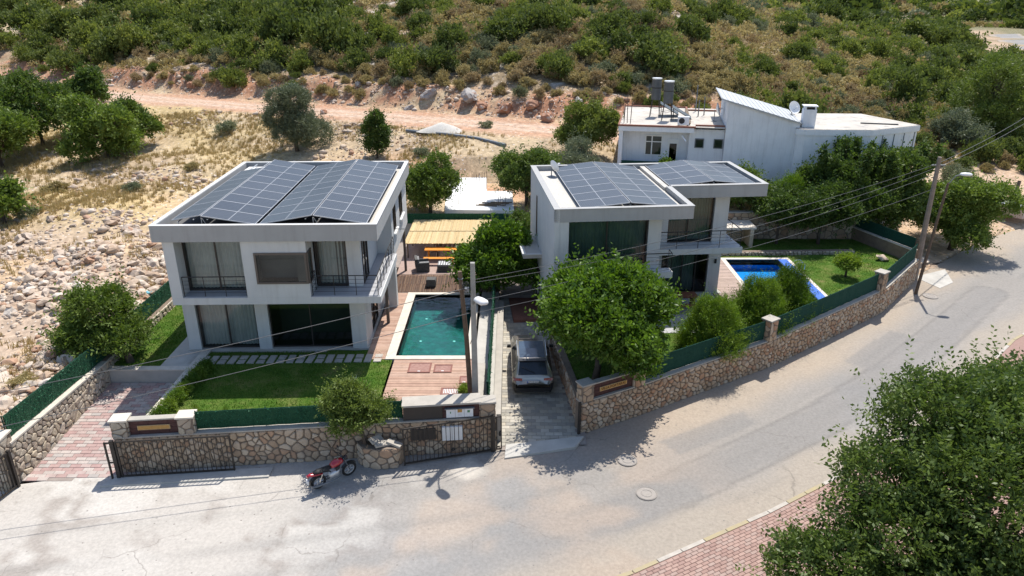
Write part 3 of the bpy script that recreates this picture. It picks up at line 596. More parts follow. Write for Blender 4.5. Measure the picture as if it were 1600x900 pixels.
# ------------------------------------------------------------------ stone walls
def voronoi_cells(L, H, s, seed, asp=1.35):
    r = np.random.default_rng(seed); pts = []; rows = max(2, int(round(H / s)))
    for j in range(rows):
        n = max(2, int(round(L / (s * asp))))
        for i in range(n): pts.append(((i + 0.5 + (0.5 if j % 2 else 0) + r.uniform(-.42, .42)) * L / n, (j + 0.5 + r.uniform(-.38, .38)) * H / rows))
    pts = [p for p in pts if r.uniform() > 0.17]
    pts = np.array(pts); cells = []
    for i, p in enumerate(pts):
        poly = [(max(0, p[0] - 2.4 * s), 0.0), (min(L, p[0] + 2.4 * s), 0.0), (min(L, p[0] + 2.4 * s), H), (max(0, p[0] - 2.4 * s), H)]
        if p[0] > L: continue
        d = np.hypot(*(pts - p).T)
        for j in np.argsort(d)[1:18]:
            q = pts[j]; mx, my = (p + q) / 2; nx_, ny_ = q - p; new = []
            for k in range(len(poly)):
                a, b = poly[k], poly[(k + 1) % len(poly)]; da = (a[0] - mx) * nx_ + (a[1] - my) * ny_; db = (b[0] - mx) * nx_ + (b[1] - my) * ny_
                if da <= 0: new.append(a)
                if da * db < 0: t = da / (da - db); new.append((a[0] + (b[0] - a[0]) * t, a[1] + (b[1] - a[1]) * t))
            poly = new
            if len(poly) < 3: break
        if len(poly) >= 3: cells.append(poly)
    return cells
def stone_mesh(poly, mp, th, r, gap=0.023):
    c = np.mean(poly, 0); P = []
    n = len(poly)
    for k in range(n):                              # cut the corners
        a, b = np.array(poly[k]), np.array(poly[(k + 1) % n]); P += [a * 0.78 + b * 0.22, a * 0.22 + b * 0.78]
    P = [c + (p - c) * max(0.3, 1 - gap / max(1e-3, np.linalg.norm(p - c))) for p in P]
    t = th * r.uniform(0.6, 1.25); n = len(P); vs = []
    ce = mp(c[0], c[1], 0)
    for sc_, w in ((1.0, -0.02), (0.97, t * 0.6), (0.72, t)):
        for p in P:
            q = c + (p - c) * sc_; vs.append(tuple(np.array(mp(q[0], q[1], w)) - np.array(ce)))
    fs = [tuple(range(2 * n, 3 * n))] + [(l * n + k, l * n + (k + 1) % n, (l + 1) * n + (k + 1) % n, (l + 1) * n + k) for l in (0, 1) for k in range(n)]
    me = bpy.data.meshes.new('stone'); me.from_pydata(vs, [], fs); me.update()
    return me, Matrix.Translation(ce)
def stone_face(parent, mp, L, H, s, seed, m, th=0.05, cap=300, skip=None):
    r = np.random.default_rng(seed + 5); its = []
    for poly in voronoi_cells(L, H, s, seed):
        c = np.mean(poly, 0)
        if skip and skip(c[0], c[1]): continue
        its.append(stone_mesh(poly, mp, th, r))
    return its
def path_map(pts, z0, side=1, offs=0.0):
    """u along a polyline, v up, w outwards (to the right of the path for side=1)"""
    P = [Vector((p[0], p[1], 0)) for p in pts]; ls = [0]
    for a, b in zip(P[:-1], P[1:]): ls.append(ls[-1] + (b - a).length)
    nrm = []
    for i in range(len(P)):
        t = (P[min(i + 1, len(P) - 1)] - P[max(i - 1, 0)]).normalized(); nrm.append(Vector((t.y, -t.x, 0)) * side)
    def mp(u, v, w):
        u = min(max(u, 0), ls[-1]); i = 0
        while i < len(ls) - 2 and u > ls[i + 1]: i += 1
        t = (u - ls[i]) / (ls[i + 1] - ls[i]); p = P[i].lerp(P[i + 1], t); n_ = nrm[i].lerp(nrm[i + 1], t).normalized()
        z = (z0(p.x, p.y) if callable(z0) else z0)
        return (p.x + n_.x * (w + offs), p.y + n_.y * (w + offs), z + v)
    return mp, ls[-1]
def ribbon(mp, L, prof, n):
    """sweep a closed (w,v) profile along a path map"""
    b = MB(); m = len(prof); vs = []
    for i in range(n + 1): vs += [mp(L * i / n, v, w) for w, v in prof]
    fs = [(i * m + k, i * m + (k + 1) % m, (i + 1) * m + (k + 1) % m, (i + 1) * m + k) for i in range(n) for k in range(m)] + [tuple(range(m))[::-1], tuple(n * m + k for k in range(m))]
    return b.add(vs, fs)
def stone_wall(label, pts, z0, H, th, s, seed, smat, mort, capmat, side=1, capw=0.06, name='stone_wall', caph=0.06, cap=300, n=24, skip=None, stone_th=0.07):
    mp, L = path_map(pts, z0, side)
    t = thing(name, label, 'wall')
    ribbon(mp, L, [(0, -0.25), (0, H), (-th, H), (-th, -0.25)], n).build('core', mort, t)
    its = stone_face(t, mp, L, H, s, seed, smat, stone_th, skip=skip)
    pieces('stone', its, smat, t, cap)
    if capmat: ribbon(mp, L, [(capw, H + 0.003), (capw, H + caph), (-th - 0.02, H + caph), (-th - 0.02, H + 0.003)], n).build('coping', capmat, t)
    return t, mp, L
FW = [(-15.25, 23.5), (-0.62, 25.02)]
wf, mpF, LF_ = stone_wall('rough stone garden wall behind the open gates and the red motorcycle', FW, -1.32, 1.57, 0.45, 0.215, 3, MT['stone'], MT['mortar'], MT['beige_cap'])
WR = [(2.88, 26.15), (5.65, 27.65), (9.0, 29.75), (12.75, 32.05), (17.35, 35.5), (21.7, 38.85), (26.15, 43.8)]
wr, mpR, LR_ = stone_wall('long curved stone wall with green screen along the street', WR, -1.32, 1.52, 0.4, 0.19, 7, MT['stone_red'], MT['mortar_pale'], MT['beige_cap'], n=60, capw=0.03)
wd, _, _ = stone_wall('stone side wall of the grey driveway under the bright green tree', [(1.95, 33.2), (2.5, 29.4), (2.86, 26.45)], lambda x, y: drz2(x, y) - 0.05, 1.05, 0.3, 0.22, 17, MT['stone_red'], MT['mortar_pale'], None)
wd2 = ribbon(path_map([(1.95, 33.2), (2.5, 29.4), (2.86, 26.45)], -1.0)[0], path_map([(1.95, 33.2), (2.5, 29.4), (2.86, 26.45)], 0)[1], [(-0.02, 0), (-0.02, 1.06), (-0.28, 1.06), (-0.28, 0)], 8).build('core', MT['mortar_pale'], wd)
WL = [(-18.78, 43.2), (-18.72, 36.0), (-18.62, 29.5), (-18.85, 22.95)]
wl_, mpL, LL_ = stone_wall('pale stone boundary wall along the red paved driveway', WL, lambda x, y: drz(x, y) - 0.05 if y < 29.4 else -0.45, 0.9, 0.4, 0.22, 12, MT['stone_grey'], MT['mortar_pale'], None, side=-1, n=40)
# that wall is stepped: raise its core to an even top
ribbon(path_map(WL, 0.36, -1)[0], LL_, [(0.05, 0), (0.05, 0.07), (-0.42, 0.07), (-0.42, 0)], 40).build('coping', MT['travertine'], wl_)
ribbon(path_map(WL, -0.6, -1)[0], LL_, [(-0.02, 0), (-0.02, 0.955), (-0.38, 0.955), (-0.38, 0)], 40).build('core', MT['mortar_pale'], wl_)
its = stone_face(wl_, path_map(WL[2:], -0.42, -1)[0], path_map(WL[2:], 0, -1)[1], 0.78, 0.22, 15, MT['stone_grey'], 0.05)
pieces('stone', its, MT['stone_grey'], wl_, 140)

def pillar(parent, cx, cy, rz, w, d, z0, z1, seed, smat, mort, capm, name='pillar'):
    p = bx(-w / 2, w / 2, -d / 2, d / 2, z0, z1).build(name, mort, parent, (cx, cy, 0), rz)
    r = np.random.default_rng(seed); H = z1 - z0
    for (ox, oy, ux, uy, L) in ((-w / 2, -d / 2, 1, 0, w), (w / 2, -d / 2, 0, 1, d), (-w / 2, d / 2, 0, -1, d)):
        nx_, ny_ = uy, -ux
        mp = lambda u, v, wv, ox=ox, oy=oy, ux=ux, uy=uy, nx_=nx_, ny_=ny_: (ox + ux * u + nx_ * wv, oy + uy * u + ny_ * wv, z0 + v)
        for poly in voronoi_cells(L, H, 0.27, seed):
            me, M_ = stone_mesh(poly, mp, 0.035, r); o = ob('stone', me, smat, p); o.matrix_local = M_
    bx(-w / 2 - 0.05, w / 2 + 0.05, -d / 2 - 0.05, d / 2 + 0.05, z1 + 0.003, z1 + 0.07).build('pillar_cap', capm, p)
    return p
def along(mp, u, w=0): q = mp(u, 0, w); q2 = mp(u + 0.05, 0, w); return q[0], q[1], math.atan2(q2[1] - q[1], q2[0] - q[0])

# ------------------------------------------------------------------ pillars, signs, screens and gates on the walls
for u, sd in ((0.28, 31), (2.72, 32)):
    x, y, a = along(mpF, u, -0.22); pillar(wf, x, y, a, 0.58, 0.5, 0.25, 0.98, sd, MT['stone_grey'], MT['mortar_pale'], MT['travertine'])
x, y, a = along(mpF, 14.35, -0.22); pillar(wf, x, y, a, 0.6, 0.5, 0.25, 0.92, 33, MT['stone'], MT['mortar'], MT['beige_cap'])
for u, sd in ((0.33, 34), (3.05, 35)):
    x, y, a = along(mpR, u, -0.2); pillar(wr, x, y, a, 0.55, 0.46, 0.2, 0.98, sd, MT['stone_red'], MT['mortar_pale'], MT['beige_cap'])
for u, sd in ((11.55, 36), (22.3, 37)):
    x, y, a = along(mpR, u, -0.2); pillar(wr, x, y, a, 0.6, 0.5, 0.2, 1.28, sd, MT['stone_red'], MT['mortar_pale'], MT['beige_cap'])
pz = thing('gate_pillar', 'square stone gate pillar at the left end of the street front', 'pillar')
pillar(pz, -19.35, 22.75, 0.05, 0.95, 0.8, -1.4, 0.78, 38, MT['stone_grey'], MT['mortar_pale'], MT['travertine'])

def text(parent, s, size, m, loc, rot, ext=0.004):
    cu = bpy.data.curves.new('lettering', 'FONT'); cu.body = s; cu.size = size; cu.extrude = ext; cu.align_x = 'CENTER'; cu.align_y = 'CENTER'; cu.resolution_u = 3
    tmp = bpy.data.objects.new('lettering', cu); C.objects.link(tmp); dg = bpy.context.evaluated_depsgraph_get(); me = bpy.data.meshes.new_from_object(tmp.evaluated_get(dg)); bpy.data.objects.remove(tmp)
    me.materials.clear(); return ob('lettering', me, m, parent, loc, rot)
def sign_panel(label, mp, u0, u1, z0, z1, txt):
    x0, y0, _ = along(mp, u0, -0.2); x1, y1, _ = along(mp, u1, -0.2); a = math.atan2(y1 - y0, x1 - x0); L = math.hypot(x1 - x0, y1 - y0)
    t = thing('villa_sign', label, 'sign', (x0, y0, z0), a)
    bx(0, L, -0.09, 0.12, 0, z1 - z0).build('backing', MT['tile_red'], t)
    n = 9; tm = bx(0, L / 5 - 0.012, 0, 0.012, 0, (z1 - z0) / 4 - 0.012).mesh('tile')
    for i in range(5):
        for j in range(4): ob('tile', tm, MT['tile_red'], t, (i * L / 5 + 0.006, -0.102, j * (z1 - z0) / 4 + 0.006))
    bx(-0.02, L + 0.02, -0.13, 0.16, z1 - z0 + 0.003, z1 - z0 + 0.06).build('coping', MT['beige_cap'], t)
    p = bx(L * 0.17, L * 0.83, -0.135, -0.103, 0.26, 0.45).build('name_plate', MT['gold_pale'], t)
    bx(L * 0.17 + 0.025, L * 0.83 - 0.025, -0.142, -0.1355, 0.28, 0.43).build('plate_face', MT['gold'], p)
    if txt: text(p, txt, 0.165, MT['letter'], (L / 2, -0.146, 0.353), (R(90), 0, 0))
sign_panel('dark red tiled sign wall with golden plate above the left gate', mpF, 0.6, 2.42, 0.26, 0.92, None)
sign_panel('dark red tiled villa sign with lettered plate under the big tree', mpR, 0.63, 2.76, 0.21, 0.88, 'VILLA PORTAKAL')

MT['needle'] = leafmat('screen_needle', (0.006, 0.05, 0.025), (0.02, 0.12, 0.06), (0.06, 0.22, 0.12), 0.15, 0.6)
def screen(label, mp, u0, u1, z, H, m, post=2.4, w=-0.22, n=12, nm='green_screen_fence'):
    t = thing(nm, label, 'fence'); k = max(1, int(round((u1 - u0) / post)))
    for i in range(k):
        a, b = u0 + (u1 - u0) * i / k, u0 + (u1 - u0) * (i + 1) / k; bb = MB(); q = 6; vs = []
        for j in range(q + 1):
            u = a + (b - a) * j / q; wob = 0.012 * math.sin(u * 7)
            for (ww, zz) in ((w + 0.02 + wob, 0.03), (w + 0.02 + wob, H), (w - 0.02 + wob, H), (w - 0.02 + wob, 0.03)): x_, y_, z_ = mp(u, 0, ww); vs.append((x_, y_, z(x_, y_) + zz if callable(z) else z + zz))
        fs = [(j * 4 + c, j * 4 + (c + 1) % 4, (j + 1) * 4 + (c + 1) % 4, (j + 1) * 4 + c) for j in range(q) for c in range(4)]
        bb.add(vs, fs).build('screen_panel', m, t)
    for i in range(k + 1):
        x_, y_, z_ = mp(u0 + (u1 - u0) * i / k, 0, w - 0.05); zz = z(x_, y_) if callable(z) else z
        MB().tube([(x_, y_, zz), (x_, y_, zz + H + 0.03)], 0.025, 6).build('post', MT['hedge_dark'], t)
    if m is MT['hedge']:                                # the plastic needles of the grass screen
        nn = int((u1 - u0) * 520); rq = np.random.default_rng(nn); V = []; rn = rq.uniform(0, 1, nn)
        for k_ in range(nn):
            x_, y_, _z = mp(u0 + (u1 - u0) * rq.uniform(), 0, w + rq.choice([-0.03, 0.03])); zz = (z(x_, y_) if callable(z) else z) + rq.uniform(0.05, H); d_ = rq.normal(size=3) * 0.035; e_ = rq.normal(size=3) * 0.012
            V += [(x_ - e_[0], y_ - e_[1], zz - e_[2]), (x_ + e_[0], y_ + e_[1], zz + e_[2]), (x_ + d_[0], y_ + d_[1], zz + d_[2] + 0.02)]
        stuff(ob('needles', npmesh('needles', np.array(V), np.arange(len(V)).reshape(-1, 3), 3, rn), MT['needle'], t))
    top = [mp(u0 + (u1 - u0) * i / 30, 0, w) for i in range(31)]
    MB().tube([(p[0], p[1], (z(p[0], p[1]) if callable(z) else z) + H) for p in top], 0.018, 5).build('top_rail', MT['hedge_dark'], t)
    return t
screen('green grass screen fence on the wall in front of the lawn', mpF, 3.05, 10.95, 0.32, 0.78, MT['hedge'])
screen('dark green mesh screen between the villa sign and the first wall pillar', mpR, 3.4, 11.2, 0.26, 0.98, MT['hedge_dark'])
screen('dark green mesh screen between the two tall wall pillars', mpR, 11.9, 21.95, 0.26, 0.98, MT['hedge_dark'])
screen('dark green mesh screen beside the leaning street poles', mpR, 22.65, LR_ - 0.1, 0.26, 0.98, MT['hedge_dark'])
mpLt, LLt = path_map(WL, 0.0, -1)
screen('long green grass screen fence above the rubble side wall', mpLt, 0.1, LLt - 0.3, 0.43, 0.95, MT['hedge'])

def gate(label, a, b, z0, H, nb, n2=0, rest=0.32):
    L = math.hypot(b[0] - a[0], b[1] - a[1]); t = thing('metal_gate', label, 'gate', (a[0], a[1], z0), math.atan2(b[1] - a[1], b[0] - a[0]))
    f = MB()
    for z in (0.08, H): f.box(0, L, -0.025, 0.025, z - 0.03, z + 0.03)
    for x in (0, L): f.box(x - 0.03, x + 0.03, -0.03, 0.03, 0.0, H + 0.03)
    f.build('frame', MT['gate_metal'], t)
    bar = bx(-0.012, 0.012, -0.012, 0.012, 0.1, H - 0.03).mesh('bar')
    for i in range(nb): ob('bar', bar, MT['gate_metal'], t, (L * (i + 1) / (nb + 1), 0, 0))
    return t, L
g1, l1 = gate('dark metal bar gate folded back against the front wall at left', (-15.0, 23.12), (-10.85, 23.55), -1.27, 1.62, 24)
bx(-0.2, -0.06, -0.06, 0.06, 0, 1.7).build('post', MT['gate_metal'], g1); bx(-0.42, -0.36, -0.03, 0.03, 0, 1.62).build('post', MT['gate_metal'], g1)
bx(-0.42, -0.06, -0.02, 0.02, 1.56, 1.62).build('rail', MT['gate_metal'], g1); bx(-0.42, -0.2, -0.02, 0.02, 0.7, 0.75).build('rail', MT['gate_metal'], g1)
g2, l2 = gate('dark metal bar gate standing open in front of the meter boxes', (-4.24, 23.92), (-0.82, 24.85), -1.27, 1.66, 20)
bx(l2 + 0.03, l2 + 0.13, -0.05, 0.05, 0, 1.72).build('post', MT['gate_metal'], g2)
f = MB().box(l2 + 0.16, l2 + 0.42, -0.02, 0.02, 1.58, 1.63).box(l2 + 0.16, l2 + 0.42, -0.02, 0.02, 0.06, 0.11).box(l2 + 0.38, l2 + 0.42, -0.022, 0.022, 0.11, 1.58).box(l2 + 0.2, l2 + 0.23, -0.02, 0.02, 0.11, 1.58); f.build('lock_side', MT['gate_metal'], g2)
MB().tube([(l2 + 0.33, -0.05, 0.75), (l2 + 0.33, -0.05, 0.95)], 0.05, 8).build('lock', MT['black'], g2)
MB().ring((l2 * 0.55, -0.03, 0.42), (0, 1, 0), 0.05, 0.03, 12, 6).build('knob', MT['black'], g2)
g3 = thing('metal_gate', 'dark gate leaf at the far left edge of the picture', 'gate', (-18.72, 22.6, -1.28), R(-100))
f = MB().box(0, 1.3, -0.03, 0.03, 0.05, 0.12).box(0, 1.3, -0.03, 0.03, 1.5, 1.57); f.build('frame', MT['gate_metal'], g3)
bx(-0.05, 0.05, -0.06, 0.06, 0, 1.62).build('post', MT['gate_metal'], g3); bx(0.12, 0.18, -0.03, 0.03, 0.12, 1.5).build('bar', MT['gate_metal'], g3)
for i in range(8): bx(0.3 + i * 0.13, 0.325 + i * 0.13, -0.012, 0.012, 0.12, 1.5).build('bar', MT['gate_metal'], g3)
# dark gate post on the right drive pillar
tag(bx(-0.05, 0.05, -0.05, 0.05, 0, 1.62).build('gate_post', MT['gate_metal'], None, (2.82, 26.0, -1.28), 0.5), 'black metal gate post against the stone pillar by the driveway', 'post')

# meter box wall
x0, y0, _ = along(mpF, 11.0, -0.02); x1, y1, a = along(mpF, 14.05, -0.02)
mb = thing('meter_wall', 'brown rendered meter wall with flat beige top beside the concrete pole', 'wall', (x0, y0, 0.31), a)
bx(0, 1.55, 0.0, 0.62, 0, 0.62).build('render_block', MT['brown_paint'], mb)
bx(1.55, 3.05, 0.04, 0.62, 0, 0.62).build('tiled_block', MT['tile_red'], mb)
tl = bx(0, 0.285, 0, 0.012, 0, 0.142).mesh('tile')
for i in range(5):
    for j in range(4): ob('tile', tl, MT['tile_red'], mb, (1.56 + i * 0.298, 0.026, 0.01 + j * 0.152))
bx(-0.04, 3.1, -0.06, 0.68, 0.623, 0.7).build('coping', MT['beige_cap'], mb)
bx(-0.02, 0.56, -0.66, -0.1, 0, 0.02).build('ledge', MT['beige_cap'], mb) if False else None
for i in range(3):
    d = bx(1.7 + i * 0.36, 2.05 + i * 0.36, -0.05, 0.025, 0.06, 0.44).build('meter_door', MT['light'], mb)
    if i == 1:
        bx(1.79 + i * 0.36, 1.97 + i * 0.36, -0.056, -0.051, 0.28, 0.42).build('sticker', MT['sticker_orange'], d); bx(1.8 + i * 0.36, 1.95 + i * 0.36, -0.056, -0.051, 0.12, 0.24).build('sticker', MT['plate'], d)
    if i == 2: bx(1.82 + i * 0.36, 1.92 + i * 0.36, -0.056, -0.051, 0.26, 0.36).build('sticker', MT['sticker_green'], d)
    if i == 0: bx(1.85, 1.89, -0.056, -0.051, 0.25, 0.33).build('sticker', MT['sticker_green'], d)
bx(1.64, 2.82, -0.12, 0.02, 0.46, 0.49).build('hood', MT['galv'], mb)
x, y, a = along(mpF, 12.9, 0.09)
t = tag(bx(-0.42, 0.42, -0.06, 0.06, 0, 0.62).build('lower_meter_box', MT['light'], None, (x, y, -0.62), a), 'white lower meter box behind the open gate bars', 'meter box')
bx(-0.005, 0.005, -0.066, -0.061, 0.03, 0.59).build('door_gap', MT['dark_metal'], t)
x, y, a = along(mpF, 11.75, 0.07)
t = tag(bx(-0.5, 0.5, -0.05, 0.05, 0, 0.5).build('recess_shade_panel', MT['brown_paint'], None, (x, y, -0.55), a), 'dark brown panel in the stone wall behind the open gate', 'panel')  # flat panel; its dark colour stands in for shade inside a wall recess
for i in range(5): bx(-0.42 + i * 0.2, -0.38 + i * 0.2, -0.06, -0.051, 0.05, 0.45).build('slat', MT['dark_metal'], t)
# planter bulging from the wall, with broken slabs on it
pl = thing('stone_planter', 'stone planter bulging from the wall round the small tree', 'planter')
PB = [(-6.15, 24.25), (-5.85, 23.85), (-5.2, 23.68), (-4.55, 23.8), (-4.3, 24.25)]
mpP, LP = path_map(PB, -1.32)
ribbon(mpP, LP, [(0, -0.2), (0, 0.92), (-0.25, 0.92), (-0.25, -0.2)], 12).build('core', MT['mortar'], pl)
pieces('stone', stone_face(pl, mpP, LP, 0.92, 0.27, 41, MT['stone'], 0.05), MT['stone'], pl)
MB().poly([(x, y, -0.5) for x, y in PB] + [(-4.3, 24.8, -0.5), (-6.15, 24.8, -0.5)]).build('soil', MT['mortar'], pl)
for (cx, cy, cz, rx, ry, rz_) in ((-5.1, 23.98, -0.3, 0.15, 0.1, 0.5), (-4.62, 24.05, -0.33, -0.1, 0.25, -0.3), (-5.35, 24.15, -0.22, 0.5, 0.2, 1.0)):
    o = bx(-0.3, 0.3, -0.15, 0.15, -0.04, 0.04).build('broken_slab', MT['beige_cap'], pl); o.location = (cx, cy, cz); o.rotation_euler = (rx, ry, rz_)
# concrete aprons
tag(MB().prism([(-15.6, 22.55), (-9.4, 23.15), (-9.4, 23.75), (-15.2, 23.2)], -1.5, -1.235).build('concrete_strip', MT['concrete']), 'low concrete strip under the folded left gate', 'kerb')
tag(MB().prism([(-0.3, 24.35), (2.6, 25.05), (3.0, 25.75), (-0.25, 25.2)], -1.5, lambda x, y: -1.24 + 0.08 * (y - 24.3)).build('concrete_ramp', MT['concrete']), 'worn concrete ramp at the mouth of the grey driveway', 'ramp')

# ------------------------------------------------------------------ garden levels of the left villa
def lawn(label, poly, z, holes=(), seed=1, nb=9000, name='lawn'):
    V, F = sheet(poly, z, 0.22, holes, 0.05, seed); o = struct(ob(name, npmesh(name, V, F, 4, smooth=True), MT['lawn']))
    r = np.random.default_rng(seed); xs = [p[0] for p in poly]; ys = [p[1] for p in poly]; P = []
    while len(P) < nb:
        x = r.uniform(min(xs), max(xs)); y = r.uniform(min(ys), max(ys))
        if inside(x, y, poly) and not any(a < x < b and c < y < d for a, b, c, d in holes): P.append((x, y))
    P = np.array(P); n = len(P); th = r.uniform(0, 6.28, n); w = r.uniform(.012, .025, n); h = r.uniform(.03, .075, n); le = r.uniform(0, .05, n)
    z0 = np.full(n, z) if not callable(z) else np.array([z(*p) for p in P]); dx, dy = np.cos(th), np.sin(th)
    A = np.stack([P[:, 0] - dx * w, P[:, 1] - dy * w, z0 - .02], 1); B = np.stack([P[:, 0] + dx * w, P[:, 1] + dy * w, z0 - .02], 1); T = np.stack([P[:, 0] - dy * le, P[:, 1] + dx * le, z0 + h], 1)
    V = np.stack([A, B, T], 1).reshape(-1, 3); F = np.arange(3 * n).reshape(-1, 3)
    stuff(ob('grass', npmesh('grass', V, F, 3, np.clip(0.45 * r.uniform(0, 1, n) + 1.6 * (fbm(P[:, 0] / 1.1 + 20, P[:, 1] / 1.1 + 20, 4, seed) - 0.5) + 0.28, 0, 1)), MT['blade']), label, 'grass')
    return o
lawn('short green lawn grass in front of the left villa', [(-14.5, 24.85), (-12, 24.4), (-5.55, 25.0), (-5.72, 31.4), (-14.9, 31.2)], 0.0, seed=2, nb=24000)
lawn('narrow strip of lawn grass between left villa and side wall', [(-18.6, 29.78), (-16.35, 29.78), (-16.5, 43.0), (-18.7, 43.0)], 0.0, seed=3, nb=12000)
st = struct(bpy.data.objects.new('garden_path', None)); C.objects.link(st)
fa = paver_mesh('stepping_stone', 0.33, 0.78, 0.06, 0.02); fb = paver_mesh('stepping_stone', 0.36, 0.34, 0.06, 0.02)
for i in range(20):
    x = -15.0 + i * 0.455; yy = 30.35 + i * 0.012
    if i % 2 == 0: ob('stepping_stone', fa, MT['beige_cap'], st, (x, yy, 0.05), random.uniform(-.06, .02))
    else:
        for s2 in (-0.22, 0.22): ob('stepping_stone', fb, MT['beige_cap'], st, (x, yy + s2, 0.05), random.uniform(-.06, .06))
struct(MB().prism([(-16.35, 29.77), (-14.94, 29.77), (-14.94, 31.6), (-15.68, 31.7), (-15.95, 43), (-16.5, 43)], -0.5, 0.02).build('side_path', MT['concrete']))
rw = thing('retaining_wall', 'low retaining wall with pale coping at the end of the red driveway', 'wall', (-18.62, 29.45, -0.7))
bx(0, 3.685, 0, 0.28, -0.6, 0.66).build('core', MT['concrete'], rw); bx(-0.02, 3.64, -0.04, 0.32, 0.663, 0.73).build('coping', MT['travertine'], rw)
rw = thing('retaining_wall', 'pale retaining wall between red driveway and green lawn', 'wall', (-14.92, 24.0, 0))
bx(0, 0.34, 0, 7.3, -1.4, 0.0).build('core', MT['concrete'], rw); bx(-0.05, 0.36, 0, 7.3, 0.003, 0.075).build('coping', MT['travertine'], rw)
# deck, pool
def boards(name, X0, X1, Y0, Y1, z, m, pitch=0.15, axis='x'):
    base = struct(bx(X0, X1, Y0, Y1, z - 0.4, z - 0.03).build(name, MT['mortar']))
    n = int((Y1 - Y0) / pitch) if axis == 'x' else int((X1 - X0) / pitch); L = (X1 - X0) if axis == 'x' else (Y1 - Y0)
    me = bx(0, L, 0.004, pitch - 0.014, -0.028, 0).mesh('deck_board') if axis == 'x' else bx(0.004, pitch - 0.014, 0, L, -0.028, 0).mesh('deck_board')
    for i in range(n): ob('deck_board', me, m, base, (X0, Y0 + i * pitch, z + random.uniform(-.003, .003)) if axis == 'x' else (X0 + i * pitch, Y0, z + random.uniform(-.003, .003)))
    return base
boards('pool_deck', -5.55, -1.75, 25.15, 30.42, 0.03, MT['deck'])
boards('side_deck', -6.96, -6.02, 30.45, 38.75, 0.03, MT['deck'])
def hatch(x0, x1, y0, y1, label, grate=False):
    t = thing('deck_hatch', label, 'hatch', (x0, y0, 0.032))
    w, d = x1 - x0, y1 - y0; f = MB(); e = 0.07
    f.box(0, w, 0, e, 0, 0.035).box(0, w, d - e, d, 0, 0.035).box(0, e, e, d - e, 0, 0.035).box(w - e, w, e, d - e, 0, 0.035); f.build('frame', MT['hatch'], t)
    bx(e, w - e, e, d - e, 0, 0.02).build('lid', MT['hatch_in'], t); bx(w / 2 - 0.06, w / 2 + 0.06, e + 0.03, e + 0.08, 0.02, 0.03).build('handle', MT['light'], t)
    if grate:
        for i in range(9): bx(e + 0.06 + i * (w - 2 * e - 0.1) / 9, e + 0.09 + i * (w - 2 * e - 0.1) / 9, e + 0.06, d - e - 0.05, 0.02, 0.032).build('bar', MT['plate'], t)
hatch(-4.78, -3.74, 29.1, 30.05, 'largest dark red hatch on the deck below the teal pool')
hatch(-3.6, -2.76, 29.12, 29.85, 'middle red hatch on the deck, second below the teal pool')
hatch(-2.35, -1.92, 28.1, 28.75, 'small red hatch half hidden by the wooden pole')
hatch(-3.1, -2.2, 27.1, 27.72, 'red grated hatch near the meter wall', True)
def pool(label, x0, x1, y0, y1, zt, zw, depth, tile, water, cop, lights, name='swimming_pool'):
    t = thing(name, label, 'swimming pool', ((x0 + x1) / 2, (y0 + y1) / 2, zt)); ax, ay = (x1 - x0) / 2, (y1 - y0) / 2; d = -depth
    b = MB(); b.quad((-ax, -ay, d), (ax, -ay, d), (ax, ay, d), (-ax, ay, d))
    for p, q in (((-ax, -ay), (ax, -ay)), ((ax, -ay), (ax, ay)), ((ax, ay), (-ax, ay)), ((-ax, ay), (-ax, -ay))): b.quad((*p, d), (*p, 0), (*q, 0), (*q, d))
    b.build('basin', tile, t)
    wv = []; wf_ = []; n = 20
    w_ = MB().quad((-ax, -ay, zw), (ax, -ay, zw), (ax, ay, zw), (-ax, ay, zw)).build('water', water, t)
    c = cop
    for nm, bxs in (('coping', (-ax - c[0], -ax, -ay - c[2], ay + c[3])), ('coping', (ax, ax + c[1], -ay - c[2], ay + c[3])), ('coping', (-ax, ax, -ay - c[2], -ay)), ('coping', (-ax, ax, ay, ay + c[3]))):
        bx(bxs[0], bxs[1], bxs[2], bxs[3], -0.35, 0.05).build(nm, MT['travertine'], t)
    for (lx, ly) in lights:
        n_ = 10; MB().prism([(lx + .07 * math.cos(k * .628), ly + .07 * math.sin(k * .628)) for k in range(10)], d, d + 0.03).build('pool_light', MT['light'], t)
    return t
p1 = pool('teal tiled swimming pool beside the left villa', -5.55, -2.2, 30.78, 38.4, 0.0, -0.06, 0.8, MT['teal_tile'], MT['water_teal'], (0.45, 0.32, 0.35, 0.3), [(-0.9, 2.2), (0.9, 2.2), (-0.9, -0.6), (0.85, -0.6)])
bx(-1.67, 1.67, -3.8, -3.45, -0.8, -0.3).build('step', MT['beige_cap'], p1)
# strip between deck and right driveway
struct(bx(-1.75, -0.75, 25.6, 39.2, -1.7, -0.02).build('planting_strip', MT['concrete']))
tag(bx(-1.62, -1.22, 25.65, 29.6, -0.018, 0.28).build('low_wall', MT['beige_cap']), 'low beige wall stub beside the concrete lamp pole', 'wall')
tag(bx(-0.78, -0.46, 25.55, 37.5, -1.6, 0.06).build('driveway_kerb_wall', MT['beige_cap']), 'narrow beige wall along the left side of the grey driveway', 'wall')
mpS, LS = path_map([(-1.0, 26.3), (-1.0, 38.6)], 0)
screen('green grass screen fence along the grey driveway', mpS, 0, LS, 0.0, 1.15, MT['hedge'], w=0)
